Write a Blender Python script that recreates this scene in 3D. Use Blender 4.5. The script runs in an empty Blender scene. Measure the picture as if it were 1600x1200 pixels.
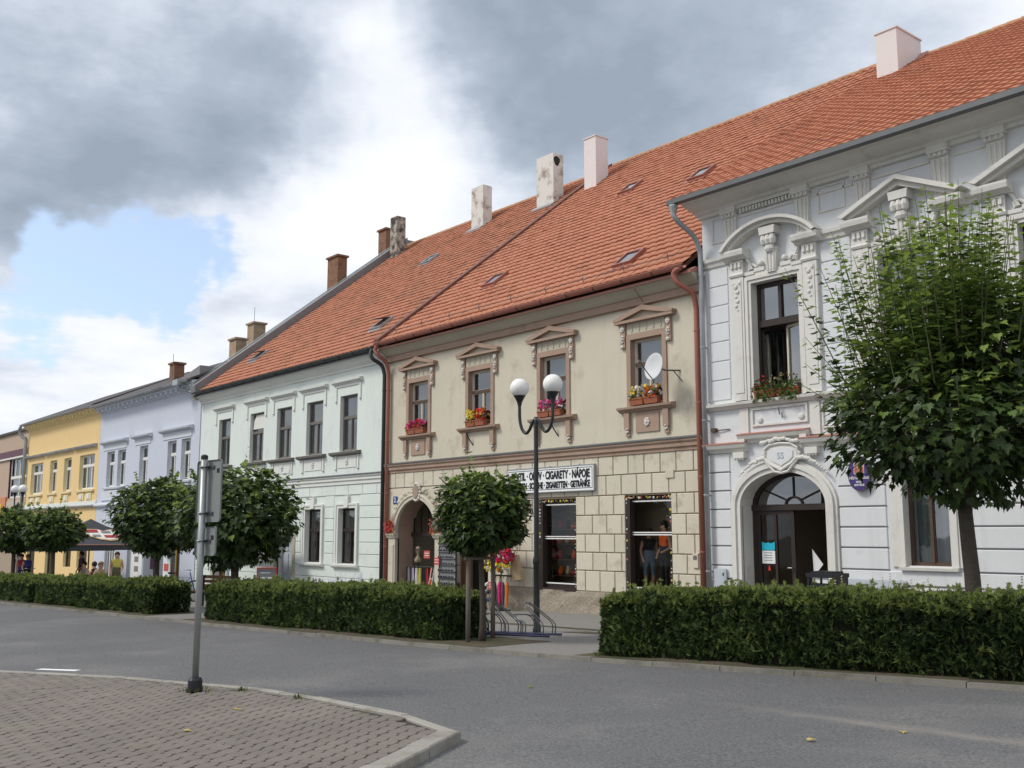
import bpy, math, random
from mathutils import Vector, Matrix
R = math.radians
random.seed(11)
SC = bpy.context.scene
COL = SC.collection

# ---------------------------------------------------------------- camera
cam_d = bpy.data.cameras.new('camera')
cam = bpy.data.objects.new('camera', cam_d)
COL.objects.link(cam)
cam_d.sensor_width = 36.0
cam_d.lens = 1620.0 / 1600.0 * 36.0
cam_d.clip_start = 0.05
cam_d.clip_end = 3000.0
cam.location = (0.0, 0.0, 1.6)
HEAD = R(39.6)                      # angle between the view and the street line (-X)
cam.rotation_euler = (R(90 + 8.18), 0.0, R(90) - HEAD)
SC.camera = cam

# ---------------------------------------------------------------- world, sun, exposure
SUN_DIR = Vector((-0.42, -0.62, 0.80)).normalized()
SUN_EL = math.asin(SUN_DIR.z)
SUN_AZ = math.atan2(SUN_DIR.x, SUN_DIR.y)
world = bpy.data.worlds.new('World')
SC.world = world
world.use_nodes = True
wn = world.node_tree.nodes
wl = world.node_tree.links
wn.clear()


def wnode(t, **kw):
    n = wn.new(t)
    for k, v in kw.items():
        setattr(n, k, v)
    return n


def wmath(op, a, b=None, clamp=False):
    n = wnode('ShaderNodeMath', operation=op, use_clamp=clamp)
    for i, v in enumerate((a, b)):
        if v is None:
            continue
        if isinstance(v, (int, float)):
            n.inputs[i].default_value = v
        else:
            wl.new(v, n.inputs[i])
    return n.outputs[0]


def wmix(fac, a, b):
    n = wnode('ShaderNodeMix', data_type='RGBA')
    for sock, v in ((n.inputs[0], fac), (n.inputs[6], a), (n.inputs[7], b)):
        if isinstance(v, (tuple, list)):
            sock.default_value = (*v, 1)
        elif isinstance(v, (int, float)):
            sock.default_value = v
        else:
            wl.new(v, sock)
    return n.outputs[2]


def view_dir(px, py):
    """unit direction in the world of a point of the sky, from its bearing in the photograph"""
    a, p = HEAD, R(8.18)
    fh = Vector((-math.cos(a), math.sin(a), 0))
    rt = Vector((math.sin(a), math.cos(a), 0))
    f = fh * math.cos(p) + Vector((0, 0, math.sin(p)))
    u = -fh * math.sin(p) + Vector((0, 0, math.cos(p)))
    return (f + rt * ((px - 800) / 1620) + u * ((600 - py) / 1620)).normalized()


tc = wnode('ShaderNodeTexCoord')
# cloud-layer coordinates: the direction pushed out onto a flat layer
sep = wnode('ShaderNodeSeparateXYZ'); wl.new(tc.outputs['Generated'], sep.inputs[0])
zz = wmath('ADD', wmath('MAXIMUM', sep.outputs[2], 0.0), 0.16)
cmb = wnode('ShaderNodeCombineXYZ')
wl.new(wmath('DIVIDE', sep.outputs[0], zz), cmb.inputs[0])
wl.new(wmath('DIVIDE', sep.outputs[1], zz), cmb.inputs[1])
nz = wnode('ShaderNodeTexNoise', noise_dimensions='2D'); nz.inputs['Scale'].default_value = 1.5
nz.inputs['Detail'].default_value = 2; nz.inputs['Roughness'].default_value = 0.55
wl.new(cmb.outputs[0], nz.inputs['Vector'])
nz2 = wnode('ShaderNodeTexNoise', noise_dimensions='2D'); nz2.inputs['Scale'].default_value = 4.5
nz2.inputs['Detail'].default_value = 6; nz2.inputs['Roughness'].default_value = 0.64
wl.new(cmb.outputs[0], nz2.inputs['Vector'])
# direction bent by noise, so that the cloud edges are ragged
wn3 = wnode('ShaderNodeTexNoise'); wn3.inputs['Scale'].default_value = 7.0
wn3.inputs['Detail'].default_value = 4; wn3.inputs['Roughness'].default_value = 0.6
wl.new(tc.outputs['Generated'], wn3.inputs['Vector'])
bsub = wnode('ShaderNodeVectorMath', operation='SUBTRACT'); wl.new(wn3.outputs['Color'], bsub.inputs[0]); bsub.inputs[1].default_value = (.5, .5, .5)
bsc = wnode('ShaderNodeVectorMath', operation='SCALE'); wl.new(bsub.outputs[0], bsc.inputs[0]); bsc.inputs['Scale'].default_value = 0.16
badd = wnode('ShaderNodeVectorMath', operation='ADD'); wl.new(tc.outputs['Generated'], badd.inputs[0]); wl.new(bsc.outputs[0], badd.inputs[1])
BENT = badd.outputs[0]


def puff(px, py, r, w):
    """a soft cloud patch round one bearing; r in photograph pixels"""
    d = wnode('ShaderNodeVectorMath', operation='DISTANCE')
    wl.new(BENT, d.inputs[0]); d.inputs[1].default_value = view_dir(px, py)
    q = wmath('DIVIDE', d.outputs['Value'], r / 1620.0)
    return wmath('MULTIPLY', wmath('EXPONENT', wmath('MULTIPLY', wmath('MULTIPLY', q, q), -1.0)), w)


def total(lst):
    s = lst[0]
    for x in lst[1:]:
        s = wmath('ADD', s, x)
    return s


dark = total([puff(*a) for a in (
    (860, 150, 150, .36), (1010, 190, 170, .36), (740, 90, 120, .26), (1180, 110, 170, .26), (900, 20, 220, .2), (1420, 10, 150, .12),
    (60, 40, 170, .24), (230, -30, 200, .2), (250, 80, 160, .22), (440, 110, 140, .32),
    (60, 240, 160, .36), (230, 240, 120, .32), (360, 220, 120, .26), (20, 330, 90, .2),
    (120, 125, 80, -.25), (260, 165, 60, -.14), (590, 90, 70, -.45), (640, 270, 120, -.4), (450, 340, 120, -.3),)])
lo = wmath('MULTIPLY', wmath('SUBTRACT', nz.outputs[0], 0.5), 0.9)
hi = wmath('MULTIPLY', wmath('SUBTRACT', nz2.outputs[0], 0.5), 0.55)
dk = wmath('ADD', wmath('ADD', dark, 0.27), wmath('ADD', lo, hi), True)
ramp = wnode('ShaderNodeValToRGB')
wl.new(dk, ramp.inputs[0])
cr = ramp.color_ramp
cr.elements[0].position = 0.0; cr.elements[0].color = (6.4, 6.5, 6.7, 1)
cr.elements[1].position = 1.0; cr.elements[1].color = (2.15, 2.55, 3.1, 1)
for p, c in ((0.22, (5.7, 5.95, 6.4)), (0.45, (4.4, 4.8, 5.45)), (0.7, (2.95, 3.4, 4.05))):
    e = cr.elements.new(p); e.color = (*c, 1)
hole = total([puff(*a) for a in (
    (130, 410, 75, .8), (215, 410, 90, .9), (300, 425, 70, .8), (60, 455, 60, .65), (190, 465, 45, .3), (20, 520, 45, .3), (200, 360, 35, .25), (60, 540, 30, .3))])
hole = wmath('ADD', hole, wmath('MULTIPLY', wmath('SUBTRACT', nz2.outputs[0], 0.56), 1.1))
hm = wnode('ShaderNodeMapRange', interpolation_type='SMOOTHSTEP'); wl.new(hole, hm.inputs[0])
hm.inputs[1].default_value = 0.30; hm.inputs[2].default_value = 0.78
sky = wnode('ShaderNodeTexSky', sky_type='NISHITA')
sky.sun_disc = False
sky.sun_elevation = SUN_EL
sky.sun_rotation = SUN_AZ
sky.air_density = 1.0; sky.dust_density = 2.0; sky.ozone_density = 1.2
skc = wnode('ShaderNodeMix', data_type='RGBA', blend_type='MULTIPLY'); skc.inputs[0].default_value = 1.0
wl.new(sky.outputs[0], skc.inputs[6]); skc.inputs[7].default_value = (1.0, 1.1, 1.2, 1)
thin = wmix(.22, skc.outputs[2], (8.0, 8.6, 9.2))          # thin veil over the blue
fin = wmix(hm.outputs[0], ramp.outputs[0], thin)
bg = wnode('ShaderNodeBackground'); bg.inputs['Strength'].default_value = 0.1
wl.new(fin, bg.inputs['Color'])
wo = wnode('ShaderNodeOutputWorld'); wl.new(bg.outputs[0], wo.inputs['Surface'])

sun_d = bpy.data.lights.new('sun', 'SUN')
sun_d.energy = 1.5
sun_d.angle = R(14)
sun_d.color = (1.0, 0.95, 0.87)
sun = bpy.data.objects.new('sun', sun_d)
COL.objects.link(sun)
sun.location = (0, 0, 40)
sun.rotation_euler = SUN_DIR.to_track_quat('Z', 'Y').to_euler()

vs = SC.view_settings
SC.display_settings.display_device = 'sRGB'
vs.view_transform = 'Standard'
vs.look = 'None'
vs.exposure = 0.66
vs.gamma = 1.0
vs.use_curve_mapping = False
SC.render.engine = 'CYCLES'
SC.cycles.use_denoising = True
SC.cycles.max_bounces = 6
SC.cycles.transparent_max_bounces = 12

# ---------------------------------------------------------------- helpers
ORI = {}                      # world position of every object's origin


def gz(x):
    """height of the sloping street at x: it falls gently towards the left"""
    return 0.02 * max(-130.0, min(60.0, x))


class MB:
    """collects faces; build() links them as ONE mesh object"""

    def __init__(s):
        s.v = []; s.f = []; s.m = []; s.cur = 0

    def face(s, pts, mi=None):
        n = len(s.v)
        s.v += [tuple(p) for p in pts]
        s.f.append(tuple(range(n, n + len(pts))))
        s.m.append(s.cur if mi is None else mi)

    def mesh(s, vs_, fs, mi=None):
        n = len(s.v)
        s.v += [tuple(p) for p in vs_]
        for f in fs:
            s.f.append(tuple(i + n for i in f)); s.m.append(s.cur if mi is None else mi)

    def box(s, x0, x1, y0, y1, z0, z1, mi=None):
        if x0 > x1: x0, x1 = x1, x0
        if y0 > y1: y0, y1 = y1, y0
        if z0 > z1: z0, z1 = z1, z0
        s.mesh([(x0, y0, z0), (x1, y0, z0), (x1, y1, z0), (x0, y1, z0), (x0, y0, z1), (x1, y0, z1), (x1, y1, z1), (x0, y1, z1)],
               [(0, 1, 5, 4), (1, 2, 6, 5), (2, 3, 7, 6), (3, 0, 4, 7), (4, 5, 6, 7), (3, 2, 1, 0)], mi)

    def bev(s, x0, x1, y0, y1, z0, z1, b=.01, mi=None):
        """box whose front (low y) face has bevelled edges"""
        s.mesh([(x0, y1, z0), (x1, y1, z0), (x1, y1, z1), (x0, y1, z1), (x0, y0 + b, z0), (x1, y0 + b, z0), (x1, y0 + b, z1), (x0, y0 + b, z1),
                (x0 + b, y0, z0 + b), (x1 - b, y0, z0 + b), (x1 - b, y0, z1 - b), (x0 + b, y0, z1 - b)],
               [(8, 9, 10, 11), (4, 5, 9, 8), (5, 6, 10, 9), (6, 7, 11, 10), (7, 4, 8, 11), (0, 1, 5, 4), (1, 2, 6, 5), (2, 3, 7, 6), (3, 0, 4, 7)], mi)

    def prism(s, pts, y0, y1, mi=None):
        """polygon in x,z given anticlockwise seen from the street, pushed from y0 (front) to y1 (back)"""
        n = len(pts)
        vv = [(x, y0, z) for x, z in pts] + [(x, y1, z) for x, z in pts]
        fs = [tuple(range(n)), tuple(range(2 * n - 1, n - 1, -1))]
        for i in range(n):
            j = (i + 1) % n
            fs.append((i, i + n, j + n, j))
        s.mesh(vv, fs, mi)

    def prof(s, x0, x1, pts, mi=None):
        """closed profile in y,z run along x"""
        n = len(pts)
        vv = [(x0, y, z) for y, z in pts] + [(x1, y, z) for y, z in pts]
        fs = [tuple(range(n)), tuple(range(2 * n - 1, n - 1, -1))]
        for i in range(n):
            j = (i + 1) % n
            fs.append((i, j, j + n, i + n))
        s.mesh(vv, fs, mi)

    def tube(s, path, r, n=8, mi=None, caps=True):
        P = [Vector(p) for p in path]
        rr = r if isinstance(r, (list, tuple)) else [r] * len(P)
        base = len(s.v)
        ref = None
        for i, p in enumerate(P):
            d = (P[min(i + 1, len(P) - 1)] - P[max(i - 1, 0)])
            if d.length < 1e-9: d = Vector((0, 0, 1))
            d.normalize()
            if ref is None:
                ref = Vector((0, 0, 1)) if abs(d.z) < .9 else Vector((1, 0, 0))
            a = d.cross(ref)
            if a.length < 1e-4: a = d.cross(Vector((0, 1, .3)))
            a.normalize(); b = a.cross(d); ref = b
            for k in range(n):
                t = 2 * math.pi * k / n
                q = p + (a * math.cos(t) + b * math.sin(t)) * rr[i]
                s.v.append((q.x, q.y, q.z))
        for i in range(len(P) - 1):
            for k in range(n):
                k2 = (k + 1) % n
                s.f.append((base + i * n + k, base + i * n + k2, base + (i + 1) * n + k2, base + (i + 1) * n + k))
                s.m.append(s.cur if mi is None else mi)
        if caps:
            s.f.append(tuple(base + k for k in range(n))[::-1]); s.m.append(s.cur if mi is None else mi)
            s.f.append(tuple(base + (len(P) - 1) * n + k for k in range(n))); s.m.append(s.cur if mi is None else mi)

    def lathe(s, c, prof, n=16, mi=None, sx=1, sy=1):
        """profile [(r,z)] turned round a vertical axis at c"""
        base = len(s.v)
        for r, z in prof:
            for k in range(n):
                t = 2 * math.pi * k / n
                s.v.append((c[0] + r * math.cos(t) * sx, c[1] + r * math.sin(t) * sy, c[2] + z))
        for i in range(len(prof) - 1):
            for k in range(n):
                k2 = (k + 1) % n
                s.f.append((base + i * n + k, base + i * n + k2, base + (i + 1) * n + k2, base + (i + 1) * n + k))
                s.m.append(s.cur if mi is None else mi)
        s.f.append(tuple(base + k for k in range(n))[::-1]); s.m.append(s.cur if mi is None else mi)
        s.f.append(tuple(base + (len(prof) - 1) * n + k for k in range(n))); s.m.append(s.cur if mi is None else mi)

    def ball(s, c, r, n=10, mi=None, sc=(1, 1, 1)):
        m = max(4, n // 2)
        s.lathe_sc(c, [(r * math.sin(math.pi * i / m), -r * math.cos(math.pi * i / m)) for i in range(m + 1)], n, mi, sc)

    def lathe_sc(s, c, prof, n, mi, sc):
        base = len(s.v)
        for r, z in prof:
            for k in range(n):
                t = 2 * math.pi * k / n
                s.v.append((c[0] + max(r, 1e-4) * math.cos(t) * sc[0], c[1] + max(r, 1e-4) * math.sin(t) * sc[1], c[2] + z * sc[2]))
        for i in range(len(prof) - 1):
            for k in range(n):
                k2 = (k + 1) % n
                s.f.append((base + i * n + k, base + i * n + k2, base + (i + 1) * n + k2, base + (i + 1) * n + k))
                s.m.append(s.cur if mi is None else mi)

    def xform(s, M, start=0):
        for i in range(start, len(s.v)):
            q = M @ Vector(s.v[i]); s.v[i] = (q.x, q.y, q.z)

    def build(s, name, mat, parent=None, smooth=False, local=False, origin=None):
        """world-space faces; the object's origin is its parent's, or `origin`"""
        o0 = Vector(origin) if origin is not None else (ORI[parent.name] if parent is not None else Vector((0, 0, 0)))
        me = bpy.data.meshes.new(name)
        if local:
            vv = s.v
        else:
            vv = [(a - o0.x, b - o0.y, c - o0.z) for a, b, c in s.v]
        me.from_pydata(vv, [], s.f)
        mats = mat if isinstance(mat, (list, tuple)) else [mat]
        for m in mats: me.materials.append(M_[m])
        if len(mats) > 1:
            me.polygons.foreach_set('material_index', s.m)
        if smooth:
            me.polygons.foreach_set('use_smooth', [True] * len(s.f))
        me.update()
        return link(name, me, parent, o0)


def link(name, me, parent=None, o0=None):
    o = bpy.data.objects.new(name, me)
    COL.objects.link(o)
    if o0 is None: o0 = Vector((0, 0, 0))
    if parent is not None:
        o.parent = parent
        o.location = Vector(o0) - ORI[parent.name]
    else:
        o.location = o0
    ORI[o.name] = Vector(o0)
    return o


def tag(o, label=None, cat=None, group=None, kind=None):
    if label: o['label'] = label
    if cat: o['category'] = cat
    if group: o['group'] = group
    if kind: o['kind'] = kind
    return o


def thing(name, loc, label, cat, group=None, rz=0):
    o = bpy.data.objects.new(name, None)
    COL.objects.link(o)
    o.empty_display_size = .2
    o.location = loc
    ORI[o.name] = Vector(loc)
    return tag(o, label, cat, group)


def struct(o):
    o['kind'] = 'structure'
    return o


def copy_tree(o, parent=None):
    c = o.copy(); COL.objects.link(c)
    if parent is not None: c.parent = parent
    for ch in list(o.children): copy_tree(ch, c)
    return c


def text_mb(txt, size, sx=1.0, bold=0.0, align='CENTER', ext=0.004):
    """letters as a mesh standing in the x,z plane, facing -y, round the origin"""
    cu = bpy.data.curves.new('letters', 'FONT')
    cu.body = txt; cu.size = size; cu.align_x = align; cu.align_y = 'CENTER'
    cu.offset = bold; cu.extrude = ext; cu.resolution_u = 3
    ob = bpy.data.objects.new('letters', cu)
    COL.objects.link(ob)
    bpy.context.view_layer.update()
    me = bpy.data.meshes.new_from_object(ob.evaluated_get(bpy.context.evaluated_depsgraph_get()))
    mb = MB()
    mb.mesh([(v.co.x * sx, -v.co.z, v.co.y) for v in me.vertices], [tuple(p.vertices) for p in me.polygons])
    bpy.data.objects.remove(ob); bpy.data.curves.remove(cu); bpy.data.meshes.remove(me)
    return mb


# ---------------------------------------------------------------- materials
M_ = {}


def mat(name, col, var=.12, scale=2.0, rough=.85, bump=0.0, bscale=60.0, fine=.06, fscale=45.0, col2=None, c2amt=.0, c2scale=.8,
        island=0.0, spec=.3, metal=0.0, transl=0.0, streak=0.0, streak_col=(.2, .18, .15), bdist=.01, objr=0.0):
    m = bpy.data.materials.new(name); m.use_nodes = True
    nt = m.node_tree; N = nt.nodes; L = nt.links
    b = N['Principled BSDF']
    b.inputs['Roughness'].default_value = rough
    b.inputs['Specular IOR Level'].default_value = spec
    b.inputs['Metallic'].default_value = metal
    geo = N.new('ShaderNodeNewGeometry')

    def noise(sc, det, vec=None, ro=.6):
        n = N.new('ShaderNodeTexNoise'); n.inputs['Scale'].default_value = sc; n.inputs['Detail'].default_value = det
        n.inputs['Roughness'].default_value = ro
        L.new(vec if vec is not None else geo.outputs['Position'], n.inputs['Vector']); return n.outputs['Fac']

    def mth(op, a, bb):
        n = N.new('ShaderNodeMath'); n.operation = op
        for i, v in enumerate((a, bb)):
            if isinstance(v, (int, float)): n.inputs[i].default_value = v
            else: L.new(v, n.inputs[i])
        return n.outputs[0]

    val = mth('ADD', 1.0, mth('MULTIPLY', mth('SUBTRACT', noise(scale, 5), .5), var * 2))
    if fine: val = mth('ADD', val, mth('MULTIPLY', mth('SUBTRACT', noise(fscale, 3), .5), fine * 2))
    if island:
        val = mth('ADD', val, mth('MULTIPLY', mth('SUBTRACT', geo.outputs['Random Per Island'], .5), island * 2))
    if objr:
        oi = N.new('ShaderNodeObjectInfo')
        val = mth('ADD', val, mth('MULTIPLY', mth('SUBTRACT', oi.outputs['Random'], .5), objr * 2))
    base = N.new('ShaderNodeRGB'); base.outputs[0].default_value = (*col, 1)
    cur = base.outputs[0]

    def mix(fac, a, c):
        n = N.new('ShaderNodeMix'); n.data_type = 'RGBA'
        L.new(fac, n.inputs[0]); L.new(a, n.inputs[6])
        n.inputs[7].default_value = (*c, 1); return n.outputs[2]

    if col2 is not None:
        mr = N.new('ShaderNodeMapRange'); mr.inputs[1].default_value = .62 - c2amt * .35; mr.inputs[2].default_value = .72 - c2amt * .2
        L.new(noise(c2scale, 6, ro=.65), mr.inputs[0]); cur = mix(mr.outputs[0], cur, col2)
    if streak:
        mp = N.new('ShaderNodeMapping'); mp.inputs['Scale'].default_value = (7, 7, .35); L.new(geo.outputs['Position'], mp.inputs['Vector'])
        mr = N.new('ShaderNodeMapRange'); mr.inputs[1].default_value = .55; mr.inputs[2].default_value = .8; mr.inputs[4].default_value = streak
        L.new(noise(1.0, 5, mp.outputs[0]), mr.inputs[0]); cur = mix(mr.outputs[0], cur, streak_col)
    vm = N.new('ShaderNodeVectorMath'); vm.operation = 'SCALE'; L.new(cur, vm.inputs[0]); L.new(val, vm.inputs['Scale'])
    L.new(vm.outputs[0], b.inputs['Base Color'])
    if bump:
        bp = N.new('ShaderNodeBump'); bp.inputs['Strength'].default_value = bump; bp.inputs['Distance'].default_value = bdist
        L.new(noise(bscale, 6), bp.inputs['Height']); L.new(bp.outputs[0], b.inputs['Normal'])
    if transl:
        tr = N.new('ShaderNodeBsdfTranslucent'); L.new(vm.outputs[0], tr.inputs['Color'])
        mx = N.new('ShaderNodeMixShader'); mx.inputs[0].default_value = transl
        L.new(b.outputs[0], mx.inputs[1]); L.new(tr.outputs[0], mx.inputs[2])
        L.new(mx.outputs[0], N['Material Output'].inputs['Surface'])
    M_[name] = m
    return m


def glass_mat(name, tint=(.55, .6, .62), refl=.5, rough=.02, base=.17):
    """window glass: mirror by angle over a clear, slightly dirty pane"""
    m = bpy.data.materials.new(name); m.use_nodes = True
    nt = m.node_tree; N = nt.nodes; L = nt.links; N.remove(N['Principled BSDF'])
    g = N.new('ShaderNodeBsdfGlossy'); g.inputs['Roughness'].default_value = rough
    g.inputs['Color'].default_value = (.9, .93, .95, 1)
    t = N.new('ShaderNodeBsdfTransparent'); t.inputs['Color'].default_value = (*tint, 1)
    fr = N.new('ShaderNodeFresnel'); fr.inputs['IOR'].default_value = 1.5
    nz_ = N.new('ShaderNodeTexNoise'); nz_.inputs['Scale'].default_value = 1.3
    ge = N.new('ShaderNodeNewGeometry'); L.new(ge.outputs['Position'], nz_.inputs['Vector'])
    bp = N.new('ShaderNodeBump'); bp.inputs['Strength'].default_value = .05; bp.inputs['Distance'].default_value = .05
    L.new(nz_.outputs[0], bp.inputs['Height']); L.new(bp.outputs[0], g.inputs['Normal'])
    a = N.new('ShaderNodeMath'); a.operation = 'MULTIPLY_ADD'; L.new(fr.outputs[0], a.inputs[0]); a.inputs[1].default_value = refl; a.inputs[2].default_value = base
    mx = N.new('ShaderNodeMixShader'); L.new(a.outputs[0], mx.inputs[0]); L.new(t.outputs[0], mx.inputs[1]); L.new(g.outputs[0], mx.inputs[2])
    L.new(mx.outputs[0], N['Material Output'].inputs['Surface'])
    M_[name] = m


PL = dict(rough=.92, bump=.35, bscale=70, spec=.15)
mat('asphalt', (0.128, 0.128, 0.130), var=.22, scale=.35, fine=1.1, fscale=42, rough=.9, bump=.6, bscale=140, spec=.2, col2=(.155, .153, .15), c2amt=.3, c2scale=.35, bdist=.006)
mat('pavement_asphalt', (0.210, 0.202, 0.190), var=.10, scale=.7, fine=.7, fscale=40, rough=.92, bump=.5, bscale=120, col2=(.22, .21, .20), c2amt=.3, c2scale=.6)
mat('soil', (.10, .075, .055), var=.3, scale=3, fine=.35, fscale=30, bump=.9, bscale=35, bdist=.03, col2=(.06, .075, .03), c2amt=.55, c2scale=2.5)
mat('kerb_stone', (.29, .275, .245), var=.14, scale=3, fine=.22, fscale=70, bump=.5, bscale=90, objr=.07, col2=(.22, .2, .17), c2amt=.25, c2scale=2)
mat('kerb_old', (.20, .19, .165), var=.2, scale=2.5, fine=.4, fscale=60, bump=.5, bscale=90, objr=.08, col2=(.12, .115, .09), c2amt=.4, c2scale=1.6)
mat('paver', (0.172, 0.150, 0.130), var=.25, scale=.9, fine=.55, fscale=90, bump=.5, bscale=120, island=.06, objr=.05, col2=(.17, .16, .12), c2amt=.2, c2scale=.7)
mat('joint_sand', (.05, .042, .035), var=.2, fine=.3, fscale=50, col2=(.06, .07, .03), c2amt=.3, c2scale=2)
mat('paint_white', (.75, .75, .73), var=.1, fine=.15, rough=.6)
mat('cream_plaster', (0.575, 0.530, 0.425), var=.10, scale=1.1, fine=.09, fscale=22, col2=(.46, .41, .32), c2amt=.15, c2scale=1.3, streak=.3, streak_col=(.38, .33, .26), **PL)
mat('cream_stone', (0.585, 0.540, 0.440), var=.09, scale=2.2, fine=.09, fscale=30, col2=(.42, .36, .26), c2amt=.2, c2scale=2, objr=.04, **PL)
mat('stone_joint', (0.220, 0.165, 0.125), var=.1, **PL)
mat('brown_trim', (0.370, 0.265, 0.205), var=.12, scale=2.5, fine=.10, col2=(.27, .19, .14), c2amt=.2, streak=.2, **PL)
mat('cove_trim', (.47, .43, .34), var=.08, streak=.15, **PL)
mat('plinth_stone', (.36, .31, .25), var=.28, scale=7, fine=.35, fscale=24, rough=.95, bump=1.0, bscale=18, bdist=.04, spec=.1)
mat('white_plaster', (0.675, 0.730, 0.690), var=.05, scale=1.0, fine=.05, fscale=25, col2=(.60, .63, .60), c2amt=.2, streak=.32, streak_col=(.5, .53, .49), **PL)
mat('white_trim', (.69, .70, .66), var=.05, streak=.18, streak_col=(.45, .45, .4), **PL)
mat('white_joint_shade', (.30, .32, .30), var=.1, **PL)
mat('lilac_plaster', (0.540, 0.575, 0.655), var=.05, fine=.05, streak=.1, streak_col=(.4, .41, .5), **PL)
mat('lilac_trim', (0.600, 0.630, 0.680), var=.05, **PL)
mat('yellow_plaster', (0.740, 0.545, 0.270), var=.05, fine=.05, streak=.08, streak_col=(.6, .42, .18), **PL)
mat('yellow_pale', (.78, .66, .38), var=.05, **PL)
mat('tan_plaster', (.46, .35, .27), var=.06, **PL)
mat('orange_panel', (.55, .22, .10), var=.05, rough=.6)
mat('maroon_paint', (.10, .03, .05), var=.1, rough=.5)
mat('town_plaster', (0.655, 0.668, 0.680), var=.06, scale=1.2, fine=.06, fscale=25, col2=(.57, .58, .60), c2amt=.15, c2scale=1.2, streak=.4, streak_col=(.5, .5, .5), **PL)
mat('town_trim', (.66, .645, .605), var=.07, scale=3, fine=.07, col2=(.57, .55, .51), c2amt=.15, c2scale=2.4, streak=.4, streak_col=(.46, .44, .40), **PL)
mat('town_joint_shade', (.16, .16, .17), var=.1, **PL)
mat('roof_tile', (0.450, 0.190, 0.115), var=.12, scale=.9, fine=.13, fscale=30, rough=.8, island=.05, objr=.03, bump=.25, bscale=90, spec=.25, col2=(.36, .16, .10), c2amt=.18, c2scale=.8)
mat('roof_tile_old', (0.420, 0.182, 0.112), var=.14, scale=.9, fine=.13, fscale=30, rough=.85, island=.07, objr=.04, bump=.25, bscale=90, spec=.2, col2=(.32, .155, .10), c2amt=.28, c2scale=.7)
mat('ridge_tile', (0.460, 0.240, 0.140), var=.2, scale=4, fine=.2, rough=.85, objr=.1, col2=(.33, .24, .12), c2amt=.4, c2scale=3)
mat('roof_underlay', (.10, .045, .03), var=.2)
mat('roof_dark', (.07, .062, .06), var=.3, scale=2, fine=.2, rough=.7)
mat('red_metal', (0.330, 0.125, 0.090), var=.10, scale=4, rough=.45, spec=.4)
mat('red_metal_pale', (0.440, 0.200, 0.155), var=.08, scale=4, rough=.5)
mat('flashing_brown', (.16, .065, .045), var=.15, rough=.6)
mat('zinc', (.38, .40, .41), var=.15, scale=3, rough=.45, metal=.5, col2=(.28, .29, .30), c2amt=.3)
mat('zinc_dark', (.13, .135, .14), var=.2, scale=3, rough=.5, metal=.3)
mat('dark_gutter', (.045, .05, .052), var=.2, rough=.5)
mat('grey_sheet', (.20, .20, .205), var=.12, scale=2, rough=.55, metal=.2)
mat('chimney_pink', (0.720, 0.670, 0.650), var=.05, fine=.05, **PL)
mat('chimney_white', (.68, .655, .61), var=.08, fine=.10, col2=(.33, .28, .24), c2amt=.32, c2scale=2.4, streak=.35, streak_col=(.25, .22, .2), **PL)
mat('chimney_brick', (.24, .125, .075), var=.25, scale=5, fine=.3, fscale=20, bump=.6, bscale=25, bdist=.03, col2=(.13, .075, .05), c2amt=.35, c2scale=3)
mat('chimney_tan', (.36, .27, .18), var=.2, scale=4, fine=.2, fscale=20, bump=.5, bscale=25, bdist=.02, col2=(.28, .2, .13), c2amt=.35, c2scale=3)
mat('chimney_mottled', (.44, .40, .34), var=.2, scale=6, fine=.3, fscale=14, col2=(.07, .062, .055), c2amt=.62, c2scale=3.4, streak=.6, streak_col=(.06, .055, .05), **PL)
mat('soot', (.03, .028, .026), var=.3)
mat('frame_white', (.70, .69, .64), var=.06, rough=.6, streak=.2)
mat('frame_cream', (.56, .51, .41), var=.1, rough=.7)
mat('frame_brown', (.085, .055, .04), var=.15, rough=.55)
mat('frame_dark', (.035, .025, .022), var=.15, rough=.5)
mat('frame_grey', (.15, .14, .125), var=.12, rough=.6)
mat('curtain', (.62, .62, .60), var=.05, rough=.95, transl=.35)
mat('curtain_warm', (.42, .34, .25), var=.08, rough=.95, transl=.3)
mat('interior', (.10, .09, .08), var=.15)
mat('interior_tan', (0.340, 0.270, 0.200), var=.12)
glass_mat('glass'); glass_mat('glass_shop', (.80, .80, .78), .45, .01, .03); glass_mat('glass_sky', (.3, .34, .36), .8, .03, .25)
mat('black_iron', (.02, .021, .023), var=.15, rough=.42, spec=.45)
mat('black_plastic', (.022, .022, .028), var=.1, rough=.4)
mat('galvanised', (.33, .35, .345), var=.12, scale=6, fine=.08, rough=.45, metal=.55)
mat('sign_back', (0.200, 0.215, 0.210), var=.10, scale=5, rough=.55)
mat('sign_face', (.75, .75, .75), var=.03, rough=.35)
mat('sign_white', (.80, .81, .80), var=.03, rough=.4)
mat('ink', (.012, .012, .02), var=.05, rough=.6)
mat('ink_blue', (.05, .03, .16), var=.06, rough=.3, spec=.5)
mat('plate_blue', (.02, .05, .22), var=.05, rough=.35)
mat('gold', (.62, .48, .22), var=.1, rough=.5)
mat('crest_red', (.45, .10, .05), var=.15, scale=20, rough=.5)
mat('crest_pale', (.55, .45, .42), var=.15, scale=20, rough=.5)
mat('globe', (.80, .79, .76), var=.02, rough=.25, spec=.5)
mat('steel', (.17, .18, .19), var=.12, rough=.35, metal=.8)
mat('rack_blue', (.035, .04, .10), var=.15, rough=.45)
mat('bark', (.075, .062, .05), var=.3, scale=9, fine=.3, fscale=40, bump=.9, bscale=30, bdist=.02)
mat('wood_grey', (.14, .12, .10), var=.2, scale=5, fine=.2, fscale=40, bump=.5, bscale=40)
mat('wood_brown', (.16, .085, .045), var=.2, scale=5, fine=.15)
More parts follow.
